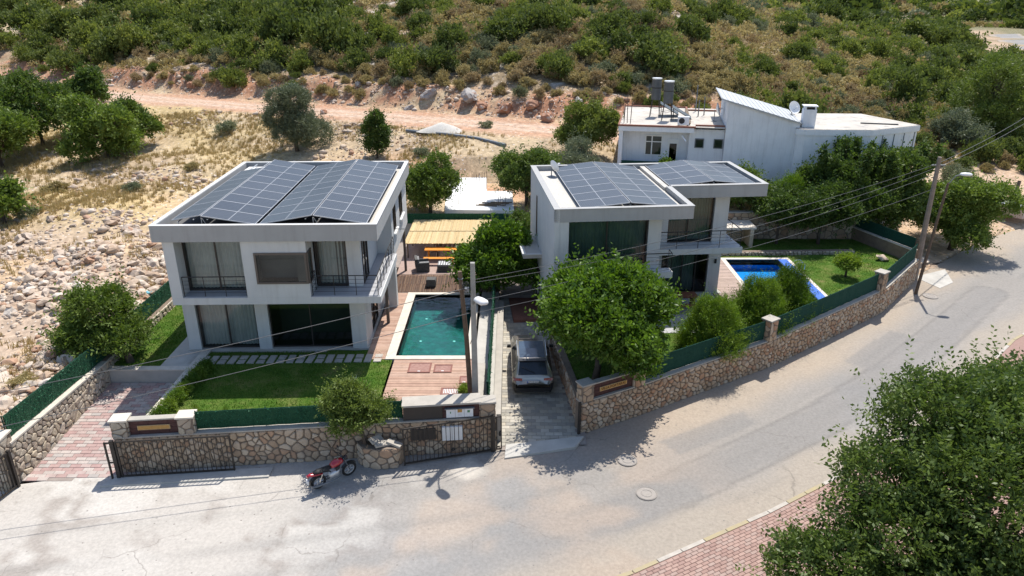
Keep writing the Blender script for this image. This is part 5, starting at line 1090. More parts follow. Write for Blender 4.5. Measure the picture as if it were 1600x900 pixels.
# ------------------------------------------------------------------ white building behind
OW = (8.2, 55.9, 0); AW = R(-11)
wbd = thing('white_building', 'whitewashed older building with mono pitch tower and flat roofs behind', 'house', OW, AW)
def W(nm, m, *boxes, parent=wbd): return P(nm, m, *boxes, parent=parent)
W('wall', 'whitewash', (0, 7.88, 1.3, 10.2, 0.0, 6.55)); W('wall', 'whitewash', (0, 0.3, 0.15, 1.3, 0.0, 6.35)); W('wall', 'whitewash', (5.3, 7.88, 0.6, 1.3, 0.0, 6.55))
W('roof_slab', 'whitewash', (-0.05, 5.6, 0.0, 1.3, 6.36, 6.72)); rs = W('roof', 'roof_conc', (0.02, 7.86, 0.12, 10.1, 6.723, 6.78))
W('roof_edge', 'brick', (-0.1, 5.7, -0.06, 0.12, 6.724, 6.85)); W('roof_edge', 'brick', (-0.1, 0.02, 0.12, 10.2, 6.724, 6.85)); W('roof_edge', 'brick', (0.02, 5.2, 10.1, 10.25, 6.724, 6.88)); W('roof_edge', 'brick', (5.7, 7.86, 0.55, 0.7, 6.784, 6.9)); W('roof_edge', 'brick', (5.2, 5.35, 8.6, 10.25, 6.784, 6.9)); W('roof_edge', 'brick', (5.35, 7.86, 8.5, 8.65, 6.784, 6.9))
W('balcony_wall', 'hedge_dark', (0.3, 5.3, 0.1, 0.25, 3.1, 4.05)); W('balcony_floor', 'concrete', (0.3, 5.3, 0.26, 1.3, 2.9, 3.1))
wv = window(wbd, 2.0, 1.26, 4.3, 1.35, 1.6, mull=(0.4,), glass='green_glass', curtain=None, fm='white_frame', fw=0.09, depth=0.02); bx(0.09, 1.26, -0.025, 0.045, 1.05, 1.12).build('transom', MT['white_frame'], wv)
dv = W('door', 'white_frame', (3.75, 4.6, 1.2, 1.296, 3.5, 5.6)); MB().box(3.9, 4.45, 1.19, 1.198, 4.0, 5.3).build('pane', MT['car_glass'], dv)
for x in (5.75, 7.15): window(wbd, x, 0.56, 5.15, 0.68, 0.72, mull=(), glass='green_glass', curtain=None, fm='galv', fw=0.06, depth=0.02)
MB().tube([(4.75, 0.1, 6.1), (5.05, -0.45, 5.8)], 0.05, 6).build('drain_pipe', MT['light'], wbd)
for y in (3.2, 6.0): window(wbd, -0.01, y + 0.7, 4.2, 0.7, 1.5, R(-90), mull=(), glass='green_glass', curtain=None, fm='galv', fw=0.06, depth=0.02)
# tower with mono pitch roof
b = MB(); sl2 = lambda x, y: 8.7 - (x - 7.9) * 0.275
b.prism([(7.9, 0.1), (13.1, 0.1), (13.1, 6.5), (7.9, 6.5)], 0.0, sl2); b.build('tower_wall', MT['whitewash'], wbd)
b = MB(); sl3 = lambda x, y: sl2(x, y) + 0.02; sl4 = lambda x, y: sl2(x, y) + 0.12
b.prism([(7.35, -0.12), (13.25, -0.12), (13.25, 6.8), (7.35, 6.8)], sl3, sl4); tr_ = b.build('tower_roof', MT['pale_sheet'], wbd)
for i in range(16):
    x = 7.45 + i * 0.37; bx(-0.02, 0.02, -0.1, 6.75, 0, 0.03).build('roof_rib', MT['pale_sheet'], tr_, (x, 0, sl4(x, 0)))
W('window', 'frame', (10.55, 10.95, 0.06, 0.098, 2.65, 3.05)); W('window', 'frame', (11.1, 11.5, 0.06, 0.098, 2.65, 3.05))
# right wing
ca, sa = math.cos(-AW), math.sin(-AW)
def wl3(p): dx, dy = p[0] - OW[0], p[1] - OW[1]; return (dx * ca - dy * sa, dx * sa + dy * ca)
wing = [wl3(p) for p in [(20.75, 53.2), (21.2, 52.75), (26.0, 52.5), (30.5, 54.6), (28.6, 60.3), (21.5, 60.6)]]
cx_ = sum(p[0] for p in wing) / 6; cy_ = sum(p[1] for p in wing) / 6
MB().prism([(cx_ + (p[0] - cx_) * 0.975, cy_ + (p[1] - cy_) * 0.975) for p in wing], -0.5, 6.55).build('wing_wall', MT['whitewash'], wbd)
MB().prism(wing, 6.553, 6.95).build('wing_roof_slab', MT['whitewash'], wbd)
MB().prism([(cx_ + (p[0] - cx_) * 0.99, cy_ + (p[1] - cy_) * 0.99) for p in wing], 6.953, 6.99).build('wing_roof', MT['roof_conc'], wbd)
for tt in (0.25, 0.5, 0.72, 0.95):
    a_, b_ = wing[2], wing[3]; p = (a_[0] + (b_[0] - a_[0]) * tt, a_[1] + (b_[1] - a_[1]) * tt); q = (cx_ + (p[0] - cx_) * 0.975, cy_ + (p[1] - cy_) * 0.975)
    MB().tube([(q[0], q[1], 0), (q[0], q[1], 6.5)], 0.05, 5).build('downpipe', MT['galv'], wbd)
def ww(x, y, z): return (OW[0] + x * math.cos(AW) - y * math.sin(AW), OW[1] + x * math.sin(AW) + y * math.cos(AW), z)
ch = tag(MB().box(-0.45, 0.45, -0.4, 0.4, 0, 1.25).box(-0.5, 0.5, -0.45, 0.45, 1.45, 1.52).build('chimney', MT['whitewash'], None, ww(13.75, 0.9, 6.99), AW), 'square white chimney between tower and wing roof', 'chimney')
for s1 in (-0.38, 0.3): bx(s1, s1 + 0.1, -0.38, 0.38, 1.25, 1.45).build('chimney_leg', MT['whitewash'], ch)
bx(-0.28, 0.28, -0.3, 0.3, 1.25, 1.44).build('flue', MT['black'], ch)
dish('white satellite dish above the low end of the tower roof', ww(12.95, 3.4, 7.45), R(20), 25, 0.5, 0.5)
dish('satellite dish on the flat roof beside the tower', ww(7.2, 3.2, 6.78), R(70), 15, 0.55, 0.9)
ac = thing('air_conditioner', 'white air conditioner unit on the flat roof edge', 'air conditioner', ww(4.35, 0.5, 6.78), AW)
bx(0, 0.85, 0, 0.35, 0.08, 0.68).build('case', MT['light'], ac); MB().ring((0.3, -0.005, 0.38), (0, 1, 0), 0.2, 0.02, 18, 4).build('fan_guard', MT['black'], ac)
MB().add([(0.3, -0.003, 0.38)] + [(0.3 + 0.19 * math.cos(k * 0.5236), -0.003, 0.38 + 0.19 * math.sin(k * 0.5236)) for k in range(12)], [(0, 1 + k, 1 + (k + 1) % 12) for k in range(12)]).build('fan', MT['black_gloss'], ac)
for x in (0.08, 0.7): bx(x, x + 0.06, 0, 0.35, 0, 0.08).build('foot', MT['black'], ac)
def heater(label, x, y, zt):
    t = thing('solar_water_heater', label, 'water heater', ww(x, y, 6.78), AW)
    n = 28; cyl = lambda r, z0, z1: MB().prism([(r * math.cos(2 * math.pi * k / n), r * math.sin(2 * math.pi * k / n)) for k in range(n)], z0, z1)
    cyl(0.38, 1.35, 2.95).build('tank', MT['tank'], t, smooth=False); cyl(0.4, 2.953, 3.04).build('tank_lid', MT['alu'], t); cyl(0.395, 2.25, 2.33).build('band', MT['dark_metal'], t)
    for k in range(4):
        a_ = k * math.pi / 2 + 0.7; MB().tube([(0.55 * math.cos(a_), 0.55 * math.sin(a_), 0), (0.38 * math.cos(a_), 0.38 * math.sin(a_), 1.35)], 0.025, 5).build('leg', MT['dark_metal'], t)
    MB().ring((0, 0, 0.7), (0, 0, 1), 0.46, 0.015, 4, 4).build('brace', MT['dark_metal'], t)
    MB().add([(0.4, -0.3, 1.0), (0.4, 1.4, 1.0), (1.9, 1.4, 0.15), (1.9, -0.3, 0.15), (0.4, -0.3, 1.06), (0.4, 1.4, 1.06), (1.9, 1.4, 0.21), (1.9, -0.3, 0.21)], [(0, 1, 2, 3), (7, 6, 5, 4), (0, 3, 7, 4), (1, 2, 6, 5), (0, 1, 5, 4), (2, 3, 7, 6)]).build('collector', MT['solar'], t)
    for y_ in (-0.2, 1.3): MB().tube([(0.5, y_, 0), (0.5, y_, 0.94)], 0.02, 5).build('collector_leg', MT['dark_metal'], t)
heater('nearer grey water tank on a stand on the flat roof', 3.55, 2.9, 0); heater('farther grey water tank on a stand, behind the first', 2.6, 4.9, 0)
bmr = W('plank', 'wood', (5.1, 5.35, 0.9, 8.2, 6.9, 6.97))
for k, (x, y, h_) in enumerate(((0.3, 1.0, 1.5), (0.55, 1.1, 1.2), (0.8, 0.9, 1.6), (0.2, 3.2, 1.3), (0.25, 8.8, 1.2), (6.1, 5.6, 1.3), (6.6, 6.3, 1.5), (6.0, 8.3, 2.2))):
    tag(MB().tube([(0, 0, 0), (random.uniform(-.08, .08), 0, h_)], 0.03 if k < 5 else 0.05, 5).build('roof_rod', MT['rust' if k < 5 else 'galv'], None, ww(x, y, 6.75)), 'thin upright steel rod sticking up from the old flat roof', 'rod', 'steel rods on the white building roof')
tag(bx(-0.08, 0.08, -1.3, 1.3, 0, 0.08).build('antenna_beam', MT['dark_metal'], None, (27.6, 55.0, 6.99), R(75)), 'dark metal bar lying on the right wing roof', 'bar')
tag(MB().prism([(-1.5, -1.2), (1.6, -1.3), (1.5, 1.2), (-1.4, 1.3)], 0, lambda x, y: 0.1 + 0.05 * x).build('tarpaulin', MT['yellow_tarp'], None, (31.6, 58.5, 2.6)), 'pale yellow tarpaulin at the right end of the white building', 'tarpaulin')

# ------------------------------------------------------------------ unfinished slab behind the hedge
us = thing('concrete_slab', 'bright white unfinished concrete slab behind the hedge screen', 'slab')
MB().prism([(-4.9, 50.9), (0.15, 50.7), (0.0, 56.3), (-5.2, 56.3)], 0.3, 1.52).build('slab', MT['white_conc'], us); MB().prism([(-5.2, 56.303), (-2.0, 56.303), (-2.2, 61.0), (-5.3, 60.8)], 0.3, 1.53).build('slab', MT['white_conc'], us)
for (cx, cy) in ((-3.9, 52.2), (-0.75, 51.9), (-2.9, 56.4), (-2.3, 56.6)):
    for k in range(4): MB().tube([(cx + (k - 1.5) * 0.17, cy + 0.1 * (k % 2), 1.5), (cx + (k - 1.5) * 0.17 + random.uniform(-.04, .04), cy + 0.1 * (k % 2), 1.5 + random.uniform(1.3, 1.7))], 0.018, 5).build('rebar', MT['rust'], us)
for i in range(6):
    a_ = random.uniform(-.25, .15); tag(bx(-0.8, 0.8, -0.06, 0.06, 0, 0.05).build('scrap_plank', MT['wood'], None, (-1.9 + i * 0.22, 51.9 + (i % 3) * 0.35, 1.53 + 0.051 * (i // 3)), a_), 'loose weathered plank lying on the white slab', 'plank', 'planks on the white slab')

# ------------------------------------------------------------------ poles, lamps, cables
t = thing('utility_pole', 'square concrete utility pole with street lamp in the middle', 'pole', (-1.53, 26.3, -0.05))
b = MB(); b.add([(-.13, -.13, 0), (.13, -.13, 0), (.13, .13, 0), (-.13, .13, 0), (-.085, -.085, 6.45), (.085, -.085, 6.45), (.085, .085, 6.45), (-.085, .085, 6.45)], [(3, 2, 1, 0), (4, 5, 6, 7), (0, 1, 5, 4), (1, 2, 6, 5), (2, 3, 7, 6), (3, 0, 4, 7)]); b.build('shaft', MT['pole_conc'], t)
MB().tube([(0, -0.1, 4.75), (0.1, -0.45, 5.15), (0.2, -0.8, 5.25)], 0.03, 6).build('lamp_arm', MT['galv'], t)
MB().tube([(0.1, -0.1, 5.0), (0.35, 0.0, 5.0)], 0.02, 5).build('bracket', MT['dark_metal'], t)
for k in range(5): MB().ring((-0.22 - 0.03 * k, -0.1 + 0.03 * k, 5.45 + 0.04 * (k % 3)), (random.uniform(-1, 1), random.uniform(-1, 1), 0.6), 0.14, 0.012, 14, 4).build('cable_coil', MT['black'], t)
bx(-0.32, -0.14, -0.2, -0.02, 5.3, 5.45).build('junction_box', MT['galv'], t)
MB().tube([(0.16, -0.15, 4.9), (0.26, -0.1, 4.3), (0.15, 0.0, 3.8), (-0.16, -0.14, 3.0)], 0.012, 4).build('loose_cable', MT['black'], t)
def lamp_head(parent, loc, rz, s=1.0):
    vs = []; n = 12; rings = ((0.0, 0.06, 0.05), (0.08, 0.16, 0.11), (0.3, 0.2, 0.13), (0.52, 0.19, 0.12), (0.64, 0.1, 0.07))
    for (x, w, h) in rings:
        for k in range(n): a_ = 2 * math.pi * k / n; vs.append((x * s, w * s * math.cos(a_), h * s * math.sin(a_) * (1.0 if math.sin(a_) > 0 else 0.55)))
    fs = [(i * n + k, i * n + (k + 1) % n, (i + 1) * n + (k + 1) % n, (i + 1) * n + k) for i in range(len(rings) - 1) for k in range(n)] + [tuple(range(n))[::-1], tuple((len(rings) - 1) * n + k for k in range(n))]
    return MB().add(vs, fs).build('lamp_head', MT['lamp'], parent, loc, rz, smooth=True)
lh = lamp_head(t, (0.14, -0.78, 5.27), R(-52), 1.05); bx(0.1, 0.5, -0.1, 0.1, -0.1, -0.085).build('lens', MT['plate'], lh)
t = thing('wooden_pole', 'short weathered wooden pole beside the concrete utility pole', 'pole', (-1.75, 26.75, -0.03))
MB().tube([(0, 0, 0), (-0.12, 0, 3), (-0.32, 0.0, 5.9)], [0.11, 0.1, 0.085], 9).build('shaft', MT['pole_wood'], t); MB().ring((-0.3, 0, 5.6), (0, 0, 1), 0.1, 0.015, 10, 4).build('band', MT['galv'], t)
t = thing('utility_pole', 'tall weathered utility pole at the far end of the long wall', 'pole', (26.45, 44.3, -1.35))
MB().tube([(0, 0, 0), (-0.05, 0, 4), (-0.1, 0, 8.1)], [0.2, 0.16, 0.12], 8).build('shaft', MT['pole_right'], t); bx(-0.5, 0.35, -0.04, 0.04, 7.55, 7.63).build('crossarm', MT['galv'], t)
t = thing('street_lamp', 'thin leaning dark pole with white lamp beside the tall pole', 'street lamp', (25.2, 41.7, -1.32))
MB().tube([(0, 0, 0), (0.3, 0.15, 3.5), (0.62, 0.3, 7.0)], [0.1, 0.09, 0.07], 8).build('shaft', MT['pole_wood'], t); MB().tube([(0.62, 0.3, 6.9), (0.9, 0.2, 7.45), (1.15, 0.15, 7.55)], 0.03, 6).build('lamp_arm', MT['galv'], t)
lamp_head(t, (1.1, 0.15, 7.55), R(-10), 1.0)
def cable(label, a, b, sag, r=0.013, n=24):
    a, b = Vector(a), Vector(b); pts = [tuple(a + (b - a) * (i / n) - Vector((0, 0, sag * 4 * (i / n) * (1 - i / n)))) for i in range(n + 1)]
    tag(MB().tube(pts, r, 5).build('overhead_cable', MT['cable'], None), label, 'cable')
cable('highest overhead cable between concrete pole and far right pole', (-1.45, 26.25, 5.72), (26.3, 44.3, 6.35), 0.5, 0.011)
cable('second overhead cable from the top, between concrete pole and far right pole', (-1.45, 26.25, 5.6), (26.3, 44.3, 6.1), 0.75, 0.011)
cable('third overhead cable, from the street lamp to the far right pole', (-1.2, 25.9, 4.98), (26.3, 44.3, 5.7), 0.55, 0.011)
cable('lowest overhead cable running to the far right pole', (-1.45, 26.25, 4.3), (26.3, 44.3, 4.7), 0.5, 0.011)
cable('upper cable crossing in front of the left villa ground floor', (-1.65, 26.25, 5.4), (-22, 20.4, 3.0), 0.25, 0.013)
cable('lower cable crossing the left lawn and red driveway', (-1.65, 26.25, 4.3), (-22, 20.4, 1.6), 0.2, 0.013)
cable('upper cable leaving the far right pole towards the right edge', (26.3, 44.3, 6.35), (48, 66, 7.3), 0.3, 0.016)
cable('lower cable leaving the far right pole towards the right edge', (26.3, 44.3, 6.1), (48, 66, 6.6), 0.3, 0.016)

# ------------------------------------------------------------------ car on the grey driveway
car = thing('parked_car', 'champagne silver hatchback car parked on the grey driveway under the tree', 'car', (0.95, 28.75, drz2(0, 28.8) + 0.0), R(1.5))
car.rotation_euler = (math.atan(0.06), 0, R(1.5))
secs = [(0.0, 0.78, 0.7, 0.7, 0.68), (0.05, 0.87, 0.83, 0.8, 0.94), (0.16, 0.92, 0.86, 0.76, 1.06), (0.42, 0.93, 0.9, 0.7, 1.34), (0.62, 0.93, 0.9, 0.67, 1.55), (0.8, 0.93, 0.9, 0.67, 1.60), (1.6, 0.93, 0.9, 0.68, 1.625), (2.4, 0.93, 0.9, 0.66, 1.575), (2.75, 0.92, 0.9, 0.62, 1.44), (3.3, 0.92, 0.88, 0.72, 1.08), (3.9, 0.9, 0.82, 0.68, 1.0), (4.3, 0.84, 0.72, 0.6, 0.86), (4.45, 0.72, 0.6, 0.5, 0.62)]
vs = []; half = []
for (y, w, wb, wr_, zt) in secs:
    zb = min(0.98, zt - 0.03)
    half.append([(w * 0.93, 0.24), (w, 0.42), (w, 0.72), (wb + 0.01, zb), (wr_, zt - 0.045), (wr_ * 0.9, zt - 0.008), (wr_ * 0.4, zt)])
for (y, *_), hf in zip(secs, half):
    vs += [(x, y, z) for x, z in hf] + [(-x, y, z) for x, z in hf[::-1]]
m_ = 14; fs = []
for i in range(len(secs) - 1):
    for k in range(m_): fs.append((i * m_ + k, i * m_ + (k + 1) % m_, (i + 1) * m_ + (k + 1) % m_, (i + 1) * m_ + k))
fs += [tuple(range(m_)), tuple((len(secs) - 1) * m_ + k for k in range(m_))[::-1]]
MB().add(vs, fs).build('body', MT['car_paint'], car, smooth=True)
def patch(nm, m, i0, i1, k0, k1, off, par=car, ins=0.06):
    """a pane laid just outside the body between sections i0..i1 and outline points k0..k1"""
    b = MB(); rows = []
    for i in range(i0, i1 + 1):
        y = secs[i][0]; hf = half[i]; full = hf + [(-x, z) for x, z in hf[::-1]]
        rows.append([(full[k % 14][0], y, full[k % 14][1]) for k in range(k0, k1 + 1)])
    vv = [Vector(p) for r_ in rows for p in r_]; c = sum(vv, Vector()) / len(vv); nn = k1 - k0 + 1
    ctr = Vector((0, c.y, 0.9))
    vv = [v + (c - v) * ins + (v - ctr).normalized() * off for v in vv]
    return b.add([tuple(v) for v in vv], [(i * nn + k, i * nn + k + 1, (i + 1) * nn + k + 1, (i + 1) * nn + k) for i in range(i1 - i0) for k in range(nn - 1)]).build(nm, MT[m], par)
patch('rear_window', 'car_roof', 2, 4, 4, 9, 0.012, ins=0.05)
patch('roof_panel', 'car_roof_glass', 5, 7, 4, 9, 0.01, ins=0.05)
patch('windscreen', 'car_roof', 8, 9, 4, 9, 0.01)
for k in (3, 9): patch('side_window', 'car_roof', 3, 8, k, k + 1, 0.01, ins=0.06)
patch('rear_bumper', 'black_gloss', 0, 2, 0, 2, 0.02, ins=0.0); patch('rear_bumper', 'black_gloss', 0, 2, 11, 13, 0.02, ins=0.0)
bx(-0.78, 0.78, -0.035, 0.0, 0.3, 0.5).build('bumper_insert', MT['black_gloss'], car)
for s1 in (-1, 1):
    tl_ = MB().add([(s1 * 0.48, 0.02, 0.86), (s1 * 0.87, 0.0, 0.86), (s1 * 0.9, 0.05, 0.99), (s1 * 0.5, 0.045, 0.97), (s1 * 0.93, 0.2, 0.86), (s1 * 0.93, 0.2, 0.99)], [(0, 1, 2, 3), (1, 4, 5, 2)]).build('tail_light', MT['red_light'], car)
    for q in range(3): bx(s1 * 0.62 + q * s1 * 0.08, s1 * 0.62 + q * s1 * 0.08 + 0.03, -0.006, 0.004, 0.875, 0.95).build('claw', MT['red_paint'], tl_)
    mr_ = MB().add([(s1 * 0.93, 2.75, 1.0), (s1 * 1.12, 2.75, 1.0), (s1 * 1.12, 2.9, 1.02), (s1 * 0.93, 2.88, 1.02), (s1 * 0.93, 2.75, 1.14), (s1 * 1.12, 2.75, 1.13), (s1 * 1.1, 2.86, 1.12), (s1 * 0.93, 2.86, 1.13)], [(3, 2, 1, 0), (4, 5, 6, 7), (0, 1, 5, 4), (1, 2, 6, 5), (2, 3, 7, 6), (3, 0, 4, 7)]).build('mirror', MT['black_gloss'], car)
    MB().tube([(s1 * 0.66, 0.85, 1.66), (s1 * 0.67, 2.3, 1.66)], 0.018, 5).build('roof_rail', MT['alu'], car)
    for yy in (0.85, 3.5):
        wh = MB().ring((s1 * 0.82, yy, 0.34), (1, 0, 0), 0.25, 0.09, 20, 8).build('wheel', MT['black'], car); MB().ring((s1 * 0.86, yy, 0.34), (1, 0, 0), 0.12, 0.05, 12, 6).build('rim', MT['alu'], wh)
npl = bx(-0.26, 0.26, -0.02, 0.022, 0.76, 0.86).build('number_plate', MT['plate'], car); bx(-0.26, -0.215, -0.0225, -0.0205, 0.76, 0.86).build('country_strip', MT['plate_blue'], npl)
text(npl, '07 CIR 644', 0.095, MT['black'], (0.02, -0.024, 0.81), (R(90), 0, 0), 0.001)
MB().tube([(-0.5, 0.3, 1.42), (0.1, 0.18, 1.16)], 0.012, 4).build('rear_wiper', MT['black'], car)
bx(-0.62, 0.62, 0.5, 0.72, 1.585, 1.62).build('spoiler', MT['black_gloss'], car)

# ------------------------------------------------------------------ motorcycle
mc = thing('motorcycle', 'red and black motorcycle parked by the stone wall on the street', 'motorcycle', (-7.3, 22.5, -1.285), R(40))
mc.rotation_euler = (R(7), 0, R(40))
for x in (0.0, 1.28):
    w_ = MB().ring((x, 0, 0.31), (0, 1, 0), 0.26, 0.05, 28, 8).build('wheel', MT['black'], mc); MB().ring((x, 0, 0.31), (0, 1, 0), 0.2, 0.018, 24, 5).build('rim', MT['alu'], w_)
    MB().tube([(x, -0.05, 0.31), (x, 0.05, 0.31)], 0.05, 8).build('hub', MT['alu'], w_)
    for k in range(6): a_ = k * math.pi / 3; MB().tube([(x, 0, 0.31), (x + 0.2 * math.cos(a_), 0, 0.31 + 0.2 * math.sin(a_))], 0.012, 4).build('spoke', MT['alu'], w_)
def arc(cx, cz, r, a0, a1, w, nm, m):
    b = MB(); n = 8; vs = []
    for i in range(n + 1): a_ = R(a0 + (a1 - a0) * i / n); vs += [(cx + r * math.cos(a_), -w, cz + r * math.sin(a_)), (cx + r * math.cos(a_), w, cz + r * math.sin(a_)), (cx + (r - .015) * math.cos(a_), w, cz + (r - .015) * math.sin(a_)), (cx + (r - .015) * math.cos(a_), -w, cz + (r - .015) * math.sin(a_))]
    b.add(vs, [(i * 4 + k, i * 4 + (k + 1) % 4, (i + 1) * 4 + (k + 1) % 4, (i + 1) * 4 + k) for i in range(n) for k in range(4)]).build(nm, MT[m], mc)
arc(1.28, 0.31, 0.36, 40, 150, 0.06, 'front_mudguard', 'black_gloss'); arc(0, 0.31, 0.37, 60, 190, 0.06, 'rear_mudguard', 'black_gloss')
def blob(nm, m, secs_, par=mc):
    vs = []; n = 10
    for (x, z, w, h) in secs_:
        for k in range(n): a_ = 2 * math.pi * k / n; vs.append((x, w * math.cos(a_), z + h * math.sin(a_)))
    fs = [(i * n + k, i * n + (k + 1) % n, (i + 1) * n + (k + 1) % n, (i + 1) * n + k) for i in range(len(secs_) - 1) for k in range(n)] + [tuple(range(n))[::-1], tuple((len(secs_) - 1) * n + k for k in range(n))]
    return MB().add(vs, fs).build(nm, MT[m], par, smooth=True)
tank = blob('fuel_tank', 'red_paint', [(0.5, 0.82, 0.1, 0.08), (0.6, 0.86, 0.15, 0.13), (0.78, 0.9, 0.16, 0.15), (0.95, 0.9, 0.13, 0.12), (1.02, 0.88, 0.07, 0.07)]); MB().tube([(0.8, 0, 1.03), (0.8, 0, 1.07)], 0.04, 10).build('filler_cap', MT['chrome'], tank)
blob('seat', 'black', [(-0.18, 0.83, 0.08, 0.04), (0.0, 0.83, 0.13, 0.06), (0.3, 0.8, 0.14, 0.06), (0.55, 0.8, 0.1, 0.05)])
blob('tail', 'red_paint', [(-0.42, 0.8, 0.05, 0.03), (-0.3, 0.78, 0.09, 0.06), (-0.1, 0.74, 0.11, 0.06), (0.15, 0.7, 0.12, 0.05)]); bx(-0.45, -0.4, -0.06, 0.06, 0.74, 0.8).build('tail_light', MT['red_light'], mc)
blob('engine', 'alu', [(0.42, 0.38, 0.1, 0.12), (0.55, 0.42, 0.14, 0.17), (0.75, 0.42, 0.14, 0.17), (0.86, 0.45, 0.09, 0.12)]); blob('cylinder_block', 'dark_metal', [(0.7, 0.55, 0.1, 0.08), (0.8, 0.62, 0.1, 0.1), (0.86, 0.64, 0.08, 0.08)])
MB().tube([(0.85, -0.12, 0.5), (0.88, -0.13, 0.25), (0.6, -0.15, 0.2), (-0.05, -0.17, 0.28), (-0.35, -0.18, 0.34)], [0.025, 0.025, 0.03, 0.05, 0.055], 8).build('exhaust', MT['galv'], mc)
for s1 in (-1, 1):
    MB().tube([(1.28, s1 * 0.09, 0.31), (1.02, s1 * 0.09, 1.0)], 0.022, 6).build('fork', MT['chrome'], mc); MB().tube([(0.0, s1 * 0.1, 0.33), (0.12, s1 * 0.12, 0.72)], 0.025, 6).build('shock', MT['chrome'], mc)
    MB().tube([(0.0, s1 * 0.07, 0.31), (0.5, s1 * 0.07, 0.35)], 0.022, 5).build('swingarm', MT['dark_metal'], mc); MB().tube([(0.98, s1 * 0.3, 1.1), (1.02, s1 * 0.34, 1.28)], 0.008, 4).build('mirror_stem', MT['black'], mc)
    bx(0.99, 1.01, s1 * 0.34 - 0.06, s1 * 0.34 + 0.06, 1.26, 1.34).build('mirror', MT['black_gloss'], mc)
MB().tube([(0.88, -0.36, 1.06), (0.98, -0.2, 1.1), (1.02, 0, 1.06), (0.98, 0.2, 1.1), (0.88, 0.36, 1.06)], 0.015, 6).build('handlebar', MT['black'], mc)
blob('headlight', 'black_gloss', [(1.02, 0.95, 0.06, 0.06), (1.1, 0.95, 0.1, 0.1), (1.18, 0.94, 0.1, 0.1)]); MB().tube([(0.1, 0, 0.72), (0.45, 0, 0.62), (0.7, 0, 0.28)], 0.025, 6).build('frame_tube', MT['black'], mc); MB().tube([(1.0, 0, 0.95), (0.85, 0, 0.6), (0.8, 0, 0.3)], 0.025, 6).build('frame_tube', MT['black'], mc)
bx(-0.46, -0.42, -0.1, 0.1, 0.45, 0.62).build('number_plate', MT['plate'], mc); MB().tube([(0.55, 0.12, 0.25), (0.45, 0.3, 0.02)], 0.012, 4).build('side_stand', MT['dark_metal'], mc)

# ------------------------------------------------------------------ pale trailer at the right edge
tr = thing('trailer', 'pale pink box trailer cut off by the right edge of the picture', 'trailer', (40.3, 56.6, -1.1), R(35))
bx(0, 2.6, -1.0, 1.0, 0.45, 1.25).build('box', MT['trailer'], tr); MB().box(-0.03, 2.63, -1.03, 1.03, 1.253, 1.31).build('rim', MT['alu'], tr)
for s1 in (-1, 1): MB().ring((1.3, s1 * 1.06, 0.33), (0, 1, 0), 0.24, 0.09, 18, 6).build('wheel', MT['black'], tr); MB().tube([(0, s1 * 0.95, 1.31), (0, s1 * 0.95, 1.9), (2.6, s1 * 0.95, 1.9)], 0.025, 5).build('guard_rail', MT['alu'], tr)
MB().tube([(0.1, 0, 1.3), (0.9, 0.2, 3.2)], 0.14, 6).build('leaning_board', MT['wood'], tr)

# ------------------------------------------------------------------ vegetation
CT, ST = math.cos(R(22.06)), math.sin(R(22.06))
def ray(px, py): dx, dy = (px - 800) / 1130, (450 - py) / 1130; return np.array([dx, CT + dy * ST, -ST + dy * CT])
def hit(px, py):
    """ground point seen at a place of the photograph (used once, to read off where a tree stands)"""
    d = ray(px, py); lo = None
    for t in np.arange(20, 400, 0.5):
        p = d * t; z = 16 + p[2]
        if z < terr(p[0], p[1], False): return (float(p[0]), float(p[1]))
    return (float(d[0] * 300), float(d[1] * 300))
def norm(a): return a / np.maximum(1e-6, np.linalg.norm(a, axis=-1, keepdims=True))
def sprigs(r, Cn, D, ln, K, ll, asp, crand, spread=0.75, flat=0.5):
    """leafy twigs: Cn (n,3) starts, D (n,3) directions; K leaves along each"""
    n = len(Cn); rd = norm(r.normal(size=(n, 3))); S = norm(np.cross(D, rd)); N = norm(np.cross(D, S))
    k = np.arange(K); t = (k + 0.4) / K; sgn = np.where(k % 2 == 0, 1.0, -1.0)
    ln = np.asarray(ln).reshape(-1, 1) if np.ndim(ln) else np.full((n, 1), ln)
    base = Cn[:, None, :] + D[:, None, :] * (ln * t[None, :])[:, :, None]
    ld = norm(D[:, None, :] * 0.55 + S[:, None, :] * sgn[None, :, None] * spread + r.normal(size=(n, K, 3)) * 0.3)
    wv = norm(np.cross(ld, N[:, None, :] + r.normal(size=(n, K, 3)) * flat))
    L = ll * r.uniform(0.55, 1.3, (n, K, 1)); W_ = L * asp / 2
    b = base.reshape(-1, 3); l_ = (ld * L).reshape(-1, 3); w_ = (wv * W_).reshape(-1, 3)
    V = np.stack([b, b + l_ * 0.5 + w_, b + l_, b + l_ * 0.5 - w_], 1).reshape(-1, 3)
    rnd = np.clip(crand[:, None] * 0.6 + r.uniform(0, 1, (n, K)) * 0.4, 0, 1).ravel()
    return V, rnd
def lobes_points(r, lobes, n, shell=(0.62, 1.02), low=-0.45):
    w = np.array([(l[3] * l[4] + l[4] * l[5] + l[3] * l[5]) for l in lobes]); w = w / w.sum(); L = np.array(lobes)
    P_ = []; D_ = []
    while sum(map(len, P_)) < n:
        m = n * 2; i = r.choice(len(lobes), m, p=w); d = norm(r.normal(size=(m, 3))); ok = (d[:, 2] > low) | (r.uniform(size=m) < 0.25)
        q = r.uniform(shell[0], shell[1], (m, 1)); p = L[i, :3] + d * L[i, 3:6] * q
        inside_ = np.zeros(m, bool)                      # drop twigs buried deep in another lobe
        for j, l in enumerate(lobes): inside_ |= (i != j) & ((((p - L[j, :3]) / L[j, 3:6]) ** 2).sum(1) < 0.32)
        ok &= ~inside_; P_.append(p[ok]); D_.append(d[ok])
    return np.concatenate(P_)[:n], np.concatenate(D_)[:n]
